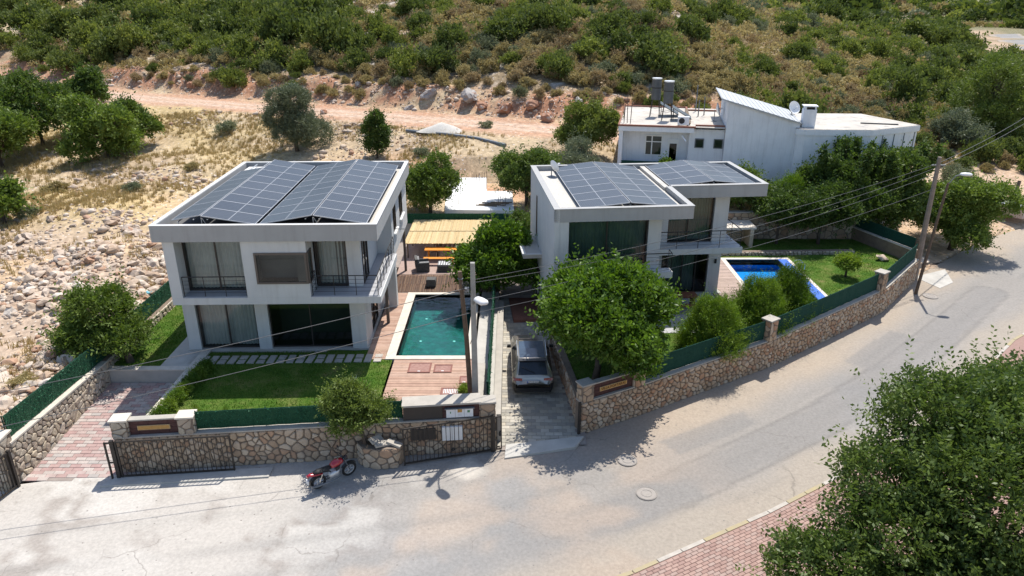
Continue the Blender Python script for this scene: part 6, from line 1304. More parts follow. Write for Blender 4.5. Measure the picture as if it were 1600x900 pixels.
def crown_mesh(name, seed, lobes, n, K, ll, asp, ln, up=0.35, spread=0.75, clump=0.5, shell=(0.62, 1.02), low=-0.45, gaps=0.25, spray=0.07):
    r = np.random.default_rng(seed); P_, D = lobes_points(r, lobes, int(n * 1.35), shell, low)
    # uneven density and tone in clumps of about `clump` metres
    q = P_ / clump; h = np.sin(q @ np.array([1.7, 2.3, 1.1]) + 1) + np.sin(q @ np.array([-2.1, 1.3, 1.9]) + 2) + np.sin(q @ np.array([0.9, -1.8, 2.6]))
    h = (h - h.min()) / (h.max() - h.min()); keep = r.uniform(size=len(P_)) < (1 - gaps * 2 * (1 - h)); P_, D, h = P_[keep][:n], D[keep][:n], h[keep][:n]
    d = norm(D + np.array([0, 0, up]) + r.normal(size=D.shape) * 0.45)
    far = r.uniform(size=len(P_)) < spray; P_ = P_ + D * (far * r.uniform(0.2, 1.1, len(P_)) * ln * 1.3)[:, None]
    V, rnd = sprigs(r, P_ - d * ln * 0.4, d, ln * r.uniform(0.6, 1.35, len(P_)) * (1 + far * 0.7), K, ll, asp, np.clip(h * 0.75 + r.uniform(-.15, .4, len(P_)), 0, 1), spread)
    return npmesh(name, V, np.arange(len(V)).reshape(-1, 4), 4, rnd)
def limb_mesh(seed, lobes, r0, th=1.0, bend=0.25, n_extra=2, base=(0, 0, -0.15)):
    rr_ = random.Random(seed); b = MB(); top = Vector((sum(l[0] for l in lobes) / len(lobes), sum(l[1] for l in lobes) / len(lobes), 0)); zc = sum(l[2] for l in lobes) / len(lobes)
    fork = Vector((top.x * 0.35, top.y * 0.35, min(zc * 0.55, min(l[2] for l in lobes) * 0.8)))
    fork.z = max(fork.z, 0.25)
    b.tube([base, tuple(fork * 0.5 + Vector((rr_.uniform(-.1, .1) * r0 * 4, 0, 0))), tuple(fork)], [r0 * 1.15, r0 * 0.95, r0 * 0.8], 8)
    for l in lobes:
        e = Vector(l[:3]); mid = fork.lerp(e, 0.5) + Vector((rr_.uniform(-1, 1), rr_.uniform(-1, 1), rr_.uniform(-.3, .6))) * bend
        b.tube([tuple(fork), tuple(mid), tuple(e)], [r0 * 0.6, r0 * 0.4, r0 * 0.15], 6)
        for k in range(n_extra):
            d = Vector((rr_.uniform(-1, 1) * l[3], rr_.uniform(-1, 1) * l[4], rr_.uniform(-.2, 1) * l[5])) * 0.75; b.tube([tuple(mid), tuple(mid.lerp(e + d, 0.6)), tuple(e + d)], [r0 * 0.3, r0 * 0.2, r0 * 0.06], 5)
    return b.mesh('trunk', True)
def tree(label, loc, lobes, leaf, n, K=7, ll=0.16, asp=0.5, ln=0.35, r0=0.12, seed=1, name='tree', cat='tree', up=0.35, clump=0.5, group=None, gaps=0.25, spread=0.75, shell=(0.62, 1.02), low=-0.45, rz=0.0):
    t = thing(name, label, cat, loc, rz, group)
    ob('trunk', limb_mesh(seed, lobes, r0), MT['bark'], t); ob('crown', crown_mesh('crown', seed, lobes, n, K, ll, asp, ln, up, spread, clump, shell, low, gaps), LF[leaf], t)
    return t
def ball(r, seed, k=6, flat=0.85, c=(0, 0, 0), inner=0.62):
    """several lobes of uneven size round a centre"""
    q = random.Random(seed); out = [(c[0], c[1], c[2], r * 0.62, r * 0.62, r * 0.62 * flat)]
    for i in range(k):
        a = 2 * math.pi * i / k + q.uniform(-.5, .5); d = r * inner * q.uniform(0.75, 1.2); s = r * q.uniform(0.3, 0.56); out.append((c[0] + d * math.cos(a), c[1] + d * math.sin(a), c[2] + r * flat * q.uniform(-.55, .35), s, s, s * flat * q.uniform(0.75, 1.1)))
    for i in range(max(3, k // 2)):
        a = q.uniform(0, 6.28); d = r * q.uniform(0.15, 0.5); s = r * q.uniform(0.26, 0.46); out.append((c[0] + d * math.cos(a), c[1] + d * math.sin(a), c[2] + r * flat * q.uniform(0.35, 0.68), s, s, s * flat))
    return out
def Gv(x, y):
    i = np.clip(np.searchsorted(gx, x) - 1, 0, nx - 2); j = np.clip(np.searchsorted(gy, y) - 1, 0, ny - 2)
    u = (x - gx[i]) / (gx[i + 1] - gx[i]); v = (y - gy[j]) / (gy[j + 1] - gy[j])
    return (GZ[j, i] * (1 - u) + GZ[j, i + 1] * u) * (1 - v) + (GZ[j + 1, i] * (1 - u) + GZ[j + 1, i + 1] * u) * v
G = lambda x, y: float(Gv(np.float64(x), np.float64(y)))
# foreground carob tree
tree('large dark green tree filling the lower right corner', (13.2, 15.6, -1.2),
     [(0.6, 0.6, 4.3, 2.9, 2.8, 2.2), (1.6, 2.6, 5.2, 2.4, 2.2, 1.8), (-1.0, 1.0, 4.8, 1.6, 1.5, 1.2), (-0.6, 3.0, 5.5, 1.5, 1.5, 1.25), (-2.3, 1.6, 4.2, 1.4, 1.4, 1.1), (-2.6, 0.3, 3.5, 1.8, 1.7, 1.3), (-4.2, -0.3, 2.8, 1.45, 1.5, 0.95), (-5.1, -0.1, 2.5, 1.05, 1.2, 0.7), (-3.2, -1.6, 1.6, 1.7, 1.6, 1.1), (0.6, -1.8, 3.2, 2.6, 2.0, 1.8), (3.4, 0.4, 5.0, 2.3, 2.4, 2.0), (3.2, 3.4, 4.6, 2.0, 2, 1.7), (3.4, 5.4, 4.5, 1.6, 1.6, 1.3), (-1.2, -1.2, 2.6, 1.8, 1.6, 1.2)],
     'carob', 21000, 9, 0.15, 0.5, 0.46, 0.25, 21, up=0.55, clump=0.75, gaps=0.36, spread=0.95, shell=(0.45, 1.08))
# bright tree at the villa sign
tree('bright green round tree in front of the right villa', (3.7, 28.5, 0.0), ball(2.95, 4, 10, 0.86, (0.5, 0.5, 2.8), 0.54), 'citrus', 9800, 7, 0.22, 0.48, 0.4, 0.16, 22, clump=0.6, gaps=0.28, up=0.5, shell=(0.6, 1.05))
tree('leaning green tree on the wall left of the left villa', (-17.9, 30.2, 0.0), ball(2.05, 7, 7, 0.82, (-1.2, 0.5, 2.0)), 'mid', 4600, 7, 0.18, 0.4, 0.42, 0.17, 23, clump=0.6, gaps=0.42)
tree('green tree behind the concrete pole beside the teal pool', (-0.95, 39.3, -0.1), ball(2.4, 9, 8, 0.95, (0.3, -0.4, 1.9)), 'citrus', 5800, 7, 0.23, 0.45, 0.34, 0.13, 24, clump=0.5, gaps=0.27, up=0.5)
tree('small olive green tree growing from the front wall planter', (-5.75, 24.1, -0.6), ball(1.15, 11, 6, 0.9, (-0.35, 0.1, 1.75)), 'small', 3000, 7, 0.12, 0.42, 0.28, 0.08, 25, clump=0.35, gaps=0.32)
tree('bushy green tree behind the patio, next to the left villa', (-6.0, 51.3, 1.3), ball(2.0, 13, 7, 1.05, (0.0, 0.3, 1.85)), 'mid', 4200, 6, 0.18, 0.5, 0.38, 0.13, 26, clump=0.55)
tree('dark tree between white slab and right villa', (1.1, 52.6, 1.2), ball(2.3, 15, 7, 0.95, (-0.2, 0.2, 2.5)), 'dark', 4500, 6, 0.19, 0.5, 0.4, 0.14, 27, clump=0.6, gaps=0.32)
x, y = 4.6, 56.0; tree('pale grey green shrub tree behind the right villa roof', (x, y, G(x, y)), ball(1.9, 17, 6, 0.8, (0, 0, 1.6)), 'olive', 3200, 6, 0.17, 0.35, 0.4, 0.1, 28)
x, y = 6.2, 60.5; tree('bright green tree touching the left side of the white building', (x, y, G(x, y)), ball(2.3, 19, 7, 1.05, (0, 0, 2.4)), 'scrub', 4600, 6, 0.2, 0.5, 0.4, 0.13, 29, clump=0.6)
x, y = hit(590, 250); tree('slim upright dark tree on the straw field', (x, y, G(x, y)), [(0, 0, 1.3, 1.0, 1.0, 0.9), (0.35, 0, 2.3, 0.8, 0.8, 0.8), (-0.4, 0.1, 2.6, 0.7, 0.7, 0.8), (0.1, 0, 3.3, 0.55, 0.55, 0.8)], 'dark', 2200, 6, 0.2, 0.45, 0.4, 0.09, 30)
x, y = hit(465, 236); tree('round grey green olive tree below the dirt track', (x, y, G(x, y)), ball(3.0, 23, 10, 1.0, (0, 0, 2.9), 0.5), 'olive', 9000, 6, 0.2, 0.3, 0.45, 0.2, 31, clump=0.7, gaps=0.3)
for i, (px, py, rr, ht, lf, lb) in enumerate([(70, 235, 4.0, 3.6, 'dark', 'tallest dark tree of the cluster at the left edge'), (5, 262, 3.5, 3.0, 'mid', 'dark green tree cut by the left edge of the picture'), (170, 248, 3.6, 2.6, 'mid', 'broad green tree at the right of the left cluster'),
        (150, 200, 2.0, 3.9, 'dark', 'slim dark treetop behind the left tree cluster'), (215, 225, 2.2, 2.6, 'dark', 'small dark green tree right of the left cluster'), (8, 350, 1.5, 1.7, 'mid', 'low green tree at the left edge beside the rubble'), (-30, 200, 3.4, 2.6, 'dark', 'dark treetop behind the tree at the left edge')]):
    x, y = hit(px, py); tree(lb, (x, y, G(x, y)), ball(rr, 40 + i, 7, 0.9, (0, 0, ht)), lf, int(1100 * rr), 6, 0.3, 0.48, 0.5, 0.15, 50 + i, clump=0.8, gaps=0.28)
# trees before the white building
def shoots(seed, n, R0, z0, z1, base):
    q = random.Random(seed); out = []
    for i in range(n):
        a = q.uniform(0, 6.28); d = R0 * math.sqrt(q.uniform(0, 1)); h = q.uniform(z0, z1)
        for k in range(3): out.append((base[0] + d * math.cos(a) * (1 + 0.1 * k), base[1] + d * math.sin(a) * (1 + 0.1 * k), h + 0.55 * k, 0.36 - 0.07 * k, 0.36 - 0.07 * k, 0.5))
    return out
tree('tall leafy tree with upright shoots before the white wing wall', (23.5, 50.2, 1.2), ball(2.8, 61, 8, 0.9, (0, 0, 1.9)) + shoots(3, 9, 1.9, 3.0, 4.0, (0, 0)), 'dark', 8000, 6, 0.2, 0.6, 0.38, 0.15, 61, clump=0.55, gaps=0.3, up=0.7)
tree('leafy tree with upright shoots right of the white wing', (27.6, 50.9, 0.6), ball(2.8, 62, 8, 0.9, (0, 0, 2.4)) + shoots(5, 8, 2.1, 3.2, 4.2, (0, 0)), 'dark', 8000, 6, 0.2, 0.6, 0.38, 0.15, 62, clump=0.55, gaps=0.3, up=0.7)
tree('dense shaded tree over the back corner of the right garden', (25.6, 50.4, 0.8), ball(2.2, 63, 7, 0.9, (0, -0.2, 1.6)), 'dark', 4600, 6, 0.19, 0.6, 0.36, 0.12, 63)
tree('low yellow green conifer shrub beneath the white tower', (19.6, 50.0, 1.85), [(0, 0, 0.8, 1.2, 1.1, 0.8), (0.2, 0, 1.6, 0.8, 0.8, 0.8), (-0.5, 0, 1.3, 0.7, 0.7, 0.6)], 'conifer', 2600, 6, 0.16, 0.25, 0.36, 0.08, 64, up=1.0)
tree('dark green bush beside the rear roof of the right villa', (16.4, 50.3, 1.8), ball(1.9, 65, 6, 0.85, (0, 0, 1.4)), 'mid', 3000, 6, 0.18, 0.5, 0.36, 0.1, 65)
tree('second dark bush behind the pale garden slab', (14.2, 50.6, 1.8), ball(1.3, 66, 5, 0.8, (0, 0, 0.9)), 'scrub', 2200, 6, 0.17, 0.5, 0.34, 0.08, 66)
tree('dark tree shading the garden bed behind the blue pool', (21.2, 47.6, 0.0), ball(2.1, 67, 7, 0.8, (0, 0.4, 2.6)), 'dark', 4800, 6, 0.18, 0.5, 0.36, 0.12, 67)
tree('small dark tree over the garden store behind the blue pool', (18.3, 47.6, 0.0), ball(1.8, 68, 7, 0.85, (0, 0.5, 2.4)), 'dark', 4000, 6, 0.18, 0.5, 0.36, 0.1, 68)
x, y = 32.0, 50.0; tree('rounded green tree beside the street behind the leaning poles', (x, y, G(x, y)), ball(3.3, 69, 9, 0.85, (0.2, 0.2, 3.0)), 'mid', 8500, 6, 0.2, 0.5, 0.4, 0.2, 69, clump=0.7, gaps=0.28)
x, y = 36.5, 58.5; tree('grey green shrub between the right roadside tree and hillside', (x, y, G(x, y)), ball(1.8, 70, 6, 0.9, (0, 0, 2.0)), 'sage', 3000, 6, 0.18, 0.35, 0.4, 0.12, 70)
x, y = hit(1545, 215); tree('tall loose yellow green pine at the right edge of the hillside', (x, y, G(x, y)), ball(4.6, 71, 9, 1.0, (0, 0, 4.8)), 'small', 7000, 6, 0.3, 0.3, 0.6, 0.25, 71, clump=1.2, gaps=0.35)
x, y = hit(1490, 230); tree('dark brown green bush at the foot of the right pine', (x, y, G(x, y)), ball(2.4, 72, 6, 0.8, (0, 0, 1.8)), 'olive', 3000, 6, 0.25, 0.4, 0.5, 0.15, 72)
# conifers by the long wall
def conifer(label, loc, h, r, seed, n=5200):
    lb = []
    q = random.Random(seed)
    for j in range(5):
        z = h * (0.14 + 0.17 * j); rr = r * (1.0 - 0.13 * j) * 0.62; k = max(1, 6 - j)
        for i in range(k):
            a = 2 * math.pi * i / k + j * 0.7 + q.uniform(-.3, .3); d = r * (1 - 0.15 * j) * 0.5 * (k > 1); lb.append((d * math.cos(a), d * math.sin(a), z + q.uniform(-.1, .15), rr * 0.8, rr * 0.8, h * 0.17))
    tree(label, loc, lb, 'conifer', n, 8, 0.11, 0.22, 0.34, 0.08, seed, name='conifer', up=1.3, spread=0.45, clump=0.35, gaps=0.22, shell=(0.55, 1.1))
conifer('leftmost bushy conifer behind the long wall screen', (9.75, 31.75, 0), 2.75, 1.75, 81, 9500); conifer('middle bushy conifer in front of the blue pool', (12.7, 34.2, 0), 2.8, 1.75, 82, 9500); conifer('rightmost taller conifer at the front corner of the blue pool', (14.75, 35.6, 0), 2.85, 1.5, 83, 8500)
# trimmed and small plants
tree('clipped round bush on the right villa lawn', (20.4, 41.3, 0), [(0, 0, 0.95, 0.75, 0.75, 0.5)], 'lime', 1500, 6, 0.09, 0.5, 0.16, 0.07, 84, name='round_bush', cat='bush', low=-0.2)
for i in range(7):
    tree('small yellow green shrub in the row along the lawn edge', (-14.25 + 0.04 * i, 25.1 + i * 0.68, 0), [(0, 0, 0.28, 0.36, 0.36, 0.3), (0.1, 0.05, 0.4, 0.22, 0.22, 0.22)], 'lime' if i % 2 else 'conifer', 620, 6, 0.06, 0.45, 0.13, 0.03, 90 + i, name='edge_shrub', cat='shrub', group='shrubs along the lawn edge')
for i, (x, y) in enumerate(((-12.7, 25.1), (-11.45, 25.0), (-10.6, 24.85), (-9.3, 25.1), (-8.2, 25.2), (-7.0, 25.25))):
    tree('tiny young conifer planted behind the front fence', (x, y, 0), [(0, 0, 0.2, 0.17, 0.17, 0.2), (0, 0, 0.5, 0.11, 0.11, 0.25)], 'conifer' if i % 2 else 'lime', 300, 6, 0.06, 0.25, 0.16, 0.02, 100 + i, name='young_conifer', cat='shrub', group='young conifers behind the front fence', up=1.3)
tree('small dark conifer at the corner of the pool deck', (-4.95, 25.55, 0.03), [(0, 0, 0.22, 0.36, 0.36, 0.2), (0, 0, 0.5, 0.2, 0.2, 0.3)], 'conifer', 700, 6, 0.08, 0.25, 0.2, 0.03, 107, name='young_conifer', cat='shrub', up=1.0)
tree('round green tuft between pole and red hatch', (-2.05, 27.4, 0.0), [(0, 0, 0.15, 0.25, 0.35, 0.2)], 'lime', 500, 6, 0.06, 0.4, 0.14, 0.03, 108, name='grass_tuft', cat='plant')
ag = thing('agave', 'spiky grey green plant on the left lawn behind the small tree', 'plant', (-6.9, 27.6, 0)); b = MB(); q = random.Random(3)
for i in range(34):
    a = q.uniform(0, 6.28); el = q.uniform(0.35, 1.4); L = q.uniform(0.5, 0.8); d = Vector((math.cos(a) * math.cos(el), math.sin(a) * math.cos(el), math.sin(el))); s_v = d.cross(Vector((0, 0, 1))).normalized() * 0.018
    b.cur = q.random(); b.quad(tuple(-s_v), tuple(d * L * 0.5 + s_v * -1), tuple(d * L), tuple(s_v))
b.build('leaves', LF['agave'], ag)
x, y = -0.2, 48.6; tree('grey leafed shrub in the corner left of the right villa', (0.9, 47.4, -0.2), ball(1.1, 110, 5, 1.1, (0, 0, 1.3)), 'dark', 1800, 6, 0.15, 0.4, 0.3, 0.07, 110, name='shrub', cat='shrub')
tree('light green plant tops at the foot of the white building', (11.6, 54.0, 1.8), ball(1.0, 111, 5, 0.8, (0, 0, 1.75)), 'lime', 1500, 6, 0.16, 0.5, 0.32, 0.06, 111, name='shrub', cat='shrub')

# ---- hillside scrub: templates of unit size, copied one by one
TM = {}
for k, (kind, n, ll, asp) in {'dry': ('brown', 520, 0.17, 0.6), 'russet': ('brown2', 480, 0.17, 0.6), 'sage': ('sage', 480, 0.17, 0.45), 'green': ('scrub', 560, 0.18, 0.55), 'darkg': ('hilldark', 600, 0.18, 0.55)}.items():
    TM[k] = []
    for j in range(4):
        me = crown_mesh('foliage', 300 + j * 7 + len(k), ball(1.0, 200 + j * 3 + len(k), 8, 0.75, (0, 0, 0.55), 0.78), int(n * 1.2), 6, ll, asp, 0.3, 0.6, 0.75, 0.3, (0.45, 1.08), -0.3, 0.35, 0.08); me.materials.append(LF[kind]); TM[k].append(me)
r = np.random.default_rng(77); cand = []
def hn(x, y, s, sd): return float(fbm(np.array(x / s + 40), np.array(y / s + 40), 3, sd))
ring = [(1.75, 70, 120), (3.2, 120, 190), (6.0, 190, 420), (13, 420, 900)]
for sp, ya, yb in ring:
    ny_ = int((yb - ya) / sp)
    for j in range(ny_):
        Yb = ya + j * sp; xa = max(-0.76 * Yb - 6, -170); xb = min(0.78 * Yb + 6, 720)
        for i in range(int((xb - xa) / sp)):
            xx = xa + (i + 0.5 + r.uniform(-.42, .42)) * sp; yy = Yb + r.uniform(-.42, .42) * sp
            s1 = yy - float(np.interp(xx, [p[0] for p in ROADC], [p[1] for p in ROADC]))
            if s1 < ((7.0 if xx > -16 else 5.6) if xx < 14 else (2.5 if xx < 33 else -9)): continue
            if dist_poly(np.array(xx), np.array(yy), PL) < (7 if yy < 100 else 13) or dist_poly(np.array(xx), np.array(yy), PR) < (3 if yy < 100 else 26) or (xx > 26 and yy < np.interp(xx, [p[0] for p in PL], [p[1] for p in PL])): continue
            if xx < 32 and yy < 68: continue
            zz = G(xx, yy); d = yy * CT - (zz - 16) * ST; u = yy * ST + (zz - 16) * CT; px = 800 + 1130 * xx / d; py = 450 - 1130 * u / d
            if not (-60 < px < 1660 and -70 < py < 330): continue
            cand.append((xx, yy, zz, s1, d, px, py))
cand.sort(key=lambda c: c[4])
LBL = {'dry': ('dry golden brown shrub on the hillside', 'golden brown shrubs on the hillside'), 'russet': ('dull russet brown shrub on the hillside', 'russet shrubs on the hillside'), 'sage': ('grey green sage coloured shrub on the hillside', 'grey green shrubs on the hillside'),
       'green': ('fresh green shrub on the hillside', 'fresh green shrubs on the hillside'), 'darkg': ('large dark green bush on the hillside', 'dark green bushes on the hillside')}
cnt = {k: 0 for k in TM}; rest = []
for (xx, yy, zz, s1, d, px, py) in cand:
    n5 = hn(xx, yy, 5, 51); n6 = r.uniform()
    west = 1 / (1 + math.exp((px - 520) / 90)); east = 1 / (1 + math.exp(-(px - 1430) / 60))
    bare = px < 140 and py < 60
    if bare and n6 < 0.75: continue
    if n6 < 0.1: continue
    g = 0.11 + 0.2 * west + 0.22 * east + (n5 - 0.5) * 0.5
    q = r.uniform()
    if q < g: k = 'darkg' if r.uniform() < 0.5 else 'green'
    else: k = ('dry' if r.uniform() < 0.62 else 'russet') if r.uniform() < 0.87 else 'sage'
    sc = {'dry': r.uniform(0.6, 1.25), 'russet': r.uniform(0.5, 1.1), 'sage': r.uniform(0.6, 1.3), 'green': r.uniform(0.6, 1.8), 'darkg': r.uniform(1.0, 2.3)}[k]
    if k in ('green', 'darkg') and west > 0.5: sc *= r.uniform(0.9, 1.6)
    if d > 120: sc *= 1.35
    if d > 190: sc *= 1.8
    if d > 400: sc *= 2.2; k = 'darkg' if k in ('dry', 'russet') and r.uniform() < 0.7 else k
    if s1 < 10: sc *= 0.6
    rot = r.uniform(0, 6.28); vz = r.uniform(0.85, 1.3)
    if k in ('green', 'darkg') and r.uniform() < 0.4: vz *= 1.25
    if cnt[k] < 300:
        o = bpy.data.objects.new({'dry': 'dry_shrub', 'russet': 'russet_shrub', 'sage': 'sage_shrub', 'green': 'green_shrub', 'darkg': 'dark_bush'}[k], TM[k][int(r.integers(4))]); C.objects.link(o)
        o.location = (xx, yy, zz - 0.1 * sc); o.rotation_euler = (0, 0, rot); o.scale = (sc, sc, sc * vz); tag(o, LBL[k][0], 'shrub' if k != 'darkg' else 'bush', LBL[k][1]); cnt[k] += 1
    else: rest.append((xx, yy, zz, sc, k))
if rest:                                                  # the scrub beyond, too many to tell apart
    for k in TM:
        sel = [q_ for q_ in rest if q_[4] == k]
        if not sel: continue
        P_ = np.array([q_[:3] for q_ in sel]); S_ = np.array([q_[3] for q_ in sel]); n = len(sel); m = 60
        dd = norm(r.normal(size=(n, m, 3))); dd[:, :, 2] = np.abs(dd[:, :, 2]) * 0.95; pp = P_[:, None, :] + dd * S_[:, None, None] * r.uniform(0.6, 1.05, (n, m, 1)) * np.array([1, 1, 0.95]) + np.array([0, 0, 0.12])
        V, rnd = sprigs(r, pp.reshape(-1, 3), norm(dd.reshape(-1, 3) + [0, 0, 0.4]), 0.5, 3, np.repeat(0.42 * S_, m)[:, None, None], 0.6, np.repeat(r.uniform(0, 1, n), m))
        stuff(ob('distant_scrub', npmesh('distant_scrub', V, np.arange(len(V)).reshape(-1, 4), 4, rnd), LF[{'dry': 'brown', 'russet': 'brown2', 'sage': 'sage', 'green': 'scrub', 'darkg': 'hilldark'}[k]]),
              {'dry': 'distant golden brown scrub merging into one mass', 'russet': 'distant russet scrub merging into one mass', 'sage': 'distant grey green scrub merging into one mass', 'green': 'distant fresh green scrub merging into one mass', 'darkg': 'distant dark green wood merging into one mass'}[k], 'scrub')

# ------------------------------------------------------------------ rocks
def rock_mesh(seed, sub=1, rough=0.5, flat=0.7, name='rock'):
    import bmesh
    bm = bmesh.new(); bmesh.ops.create_icosphere(bm, subdivisions=sub, radius=1); q = random.Random(seed); ax = [Vector((q.uniform(-1, 1), q.uniform(-1, 1), q.uniform(-1, 1))).normalized() for _ in range(7)]; cut = [q.uniform(0.4, 0.85) for _ in ax]
    for v in bm.verts:
        for a, c in zip(ax, cut):
            d = v.co.dot(a)
            if d > c: v.co -= a * (d - c)
        v.co *= 1 + q.uniform(-rough, rough) * 0.35; v.co.z *= flat
    me = bpy.data.meshes.new(name); bm.to_mesh(me); bm.free(); return me
RK = [rock_mesh(i, 2) for i in range(8)]
for me in RK: me.materials.append(MT['rock'])
small = [rock_mesh(50 + i, 1) for i in range(10)]
sv_ = [np.array([v.co[:] for v in me.vertices]) for me in small]; sf_ = [np.array([p.vertices[:] for p in me.polygons]) for me in small]
def rub_density(x, y):
    n = fbm(x / 5 + 40, y / 5 + 40, 3, 61); n2 = fbm(x / 2.2 + 40, y / 2.2 + 40, 3, 62); d = np.zeros(len(x))
    fld = (x < -19.35) & (y > 21.5)
    near = 1 - np.clip((y - 44) / 10, 0, 1); e = near * (0.5 + 1.4 * np.maximum(0, n - 0.38) * 2.2) * np.where(n2 < 0.45, 0.16, 1.0) * np.where(n < 0.42, 0.4, 1.0)
    e = np.maximum(e, np.exp(-((x + 20.5) / 1.8) ** 2) * 0.9 * (y < 52)); e = np.maximum(e, 0.9 * np.exp(-((y - 58 + 0.25 * (x + 25)) / 3.2) ** 2) * (n > 0.42) * (x > -38)); d = np.where(fld, e, d)
    s1 = y - np.interp(x, [p[0] for p in ROADC], [p[1] for p in ROADC])
    d = np.where((x < 14) & (s1 > 4.2) & (s1 < 9.5), np.maximum(d, 0.6 * (n2 > 0.35)), d); d = np.where((x > -18) & (x < 8) & (y > 50) & (s1 > -15) & (s1 < -9), np.maximum(d, 0.5 * (n2 > 0.42)), d)
    return np.where((x < -6) & (s1 > -9) & (s1 < -3.8), np.maximum(d, 0.6 * (n > 0.45)), d)
rr2 = np.random.default_rng(5)
xs = np.concatenate([rr2.uniform(-62, 12, 60000), rr2.uniform(-45, -19.3, 34000)]); ys = np.concatenate([rr2.uniform(21.5, 105, 60000), rr2.uniform(21.5, 50, 34000)])
ok = (np.abs(xs) < 0.78 * ys + 3) & (rr2.uniform(size=len(xs)) < rub_density(xs, ys)) & ~((xs > -19.3) & (xs < 24) & (ys < 50)) & ~((xs > -6.2) & (xs < 1) & (ys < 61.5))
xs, ys = xs[ok], ys[ok]; sel = rr2.permutation(len(xs))[:13000]; xs, ys = xs[sel], ys[sel]
sz = np.minimum(0.42, 0.068 * (1 / np.maximum(0.02, rr2.uniform(size=len(xs)))) ** 0.45); rocks = list(zip(xs, ys, sz))
rocks.sort(key=lambda q: -q[2] / math.hypot(q[1], 14))
for (x, y, s1) in rocks[:300]:
    o = bpy.data.objects.new('rock', RK[int(rr2.integers(8))]); C.objects.link(o); o.location = (x, y, G(x, y) + s1 * 0.2); o.rotation_euler = (rr2.uniform(-.4, .4), rr2.uniform(-.4, .4), rr2.uniform(0, 6.28)); o.scale = (s1 * rr2.uniform(0.9, 1.4), s1, s1 * rr2.uniform(0.8, 1.2))
    tag(o, 'pale limestone rock lying loose on the rubble field or track bank', 'rock', 'loose limestone rocks')
Vs = []; Fs = []; Rn = []; b0 = 0
for (x, y, s1) in rocks[300:]:
    j = int(rr2.integers(10)); a = rr2.uniform(0, 6.28); ca_, sa_ = math.cos(a), math.sin(a); v = sv_[j] * (s1 * np.array([rr2.uniform(0.9, 1.4), 1, rr2.uniform(0.8, 1.2)])); v = np.stack([v[:, 0] * ca_ - v[:, 1] * sa_ + x, v[:, 0] * sa_ + v[:, 1] * ca_ + y, v[:, 2] + G(x, y) + s1 * 0.15], 1)
    Vs.append(v); Fs.append(sf_[j] + b0); b0 += len(v); Rn += [rr2.uniform()] * len(sf_[j])
stuff(ob('rubble', npmesh('rubble', np.concatenate(Vs), np.concatenate(Fs), 3, Rn), MT['rock']), 'small pale limestone rubble strewn over the field and banks', 'rubble')
BD = [rock_mesh(80 + i, 3, 0.35, 0.75, 'boulder') for i in range(5)]
for i, (px, py, s1, m) in enumerate([(672, 148, 2.0, 0), (735, 150, 2.4, 0), (790, 172, 1.9, 1), (830, 160, 1.6, 1), (858, 182, 1.7, 1), (640, 165, 1.2, 0), (905, 150, 1.3, 0), (912, 172, 1.5, 1), (752, 165, 1.3, 1), (945, 55, 1.2, 0), (790, 60, 1.1, 0), (880, 85, 1.0, 0), (600, 90, 1.0, 0), (560, 125, 1.1, 0), (300, 130, 1.2, 1), (1085, 82, 1.1, 0), (1345, 120, 0.9, 0), (700, 95, 1.0, 0), (505, 170, 0.9, 1), (240, 8, 1.6, 0), (130, 5, 1.5, 0)]):
    x, y = hit(px, py + 8); me = BD[i % 5] if m == 0 else BD[i % 5].copy()
    if not me.materials: me.materials.append(MT['boulder'] if m == 0 else MT['red_rock'])
    elif m: me.materials.clear(); me.materials.append(MT['red_rock'])
    o = bpy.data.objects.new('boulder', me); C.objects.link(o); o.location = (x, y, G(x, y) + s1 * 0.15); o.rotation_euler = (0, 0, i * 1.3); o.scale = (s1 * 0.62, s1 * 0.45, s1 * 0.5)
    tag(o, 'grey weathered boulder among the shrubs above the dirt track' if m == 0 else 'boulder stained with red earth in the track bank', 'boulder', 'grey hillside boulders' if m == 0 else 'red earth boulders of the bank')
# dry grass tufts
rg = np.random.default_rng(15); xs = rg.uniform(-60, 30, 90000); ys = rg.uniform(22, 80, 90000)
s1 = ys - np.interp(xs, [p[0] for p in ROADC], [p[1] for p in ROADC]); n = fbm(xs / 6 + 40, ys / 6 + 40, 3, 91)
ok = (np.abs(xs) < 0.78 * ys + 2) & ~((xs > -19.3) & (xs < 24.8) & (ys < 50)) & ~((xs > 20) & (ys < 60)) & ~((xs > -6.2) & (xs < 1) & (ys < 61.5)) & (s1 < -4.2) & (rg.uniform(size=90000) < np.maximum(0, (n - 0.33) * 2.6) * (0.45 + 0.55 * np.clip((ys - 36) / 10, 0, 1)))
P_ = list(zip(xs[ok], ys[ok]))[:9000]
V = []; Rn = []
for (x, y) in P_:
    z = G(x, y); m = int(rg.integers(8, 16)); s1 = rg.uniform(0.18, 0.45); a = rg.uniform(0, 6.28, m); rr3 = rg.uniform(0, 0.2, m); le = rg.uniform(0, 0.5, m) * s1; cl = rg.uniform()
    for k in range(m):
        bx_, by_ = x + rr3[k] * math.cos(a[k] * 3), y + rr3[k] * math.sin(a[k] * 3); dx, dy = math.cos(a[k]), math.sin(a[k]); w = 0.025
        V += [(bx_ - dy * w, by_ + dx * w, z - 0.03), (bx_ + dy * w, by_ - dx * w, z - 0.03), (bx_ + dx * le[k], by_ + dy * le[k], z + s1 * rg.uniform(0.6, 1.1))]; Rn.append(0.6 * cl + 0.4 * rg.uniform())
stuff(ob('dry_grass', npmesh('dry_grass', np.array(V), np.arange(len(V)).reshape(-1, 3), 3, Rn), MT['dry']), 'straw coloured dry grass tufts on the field behind the villas', 'dry grass')
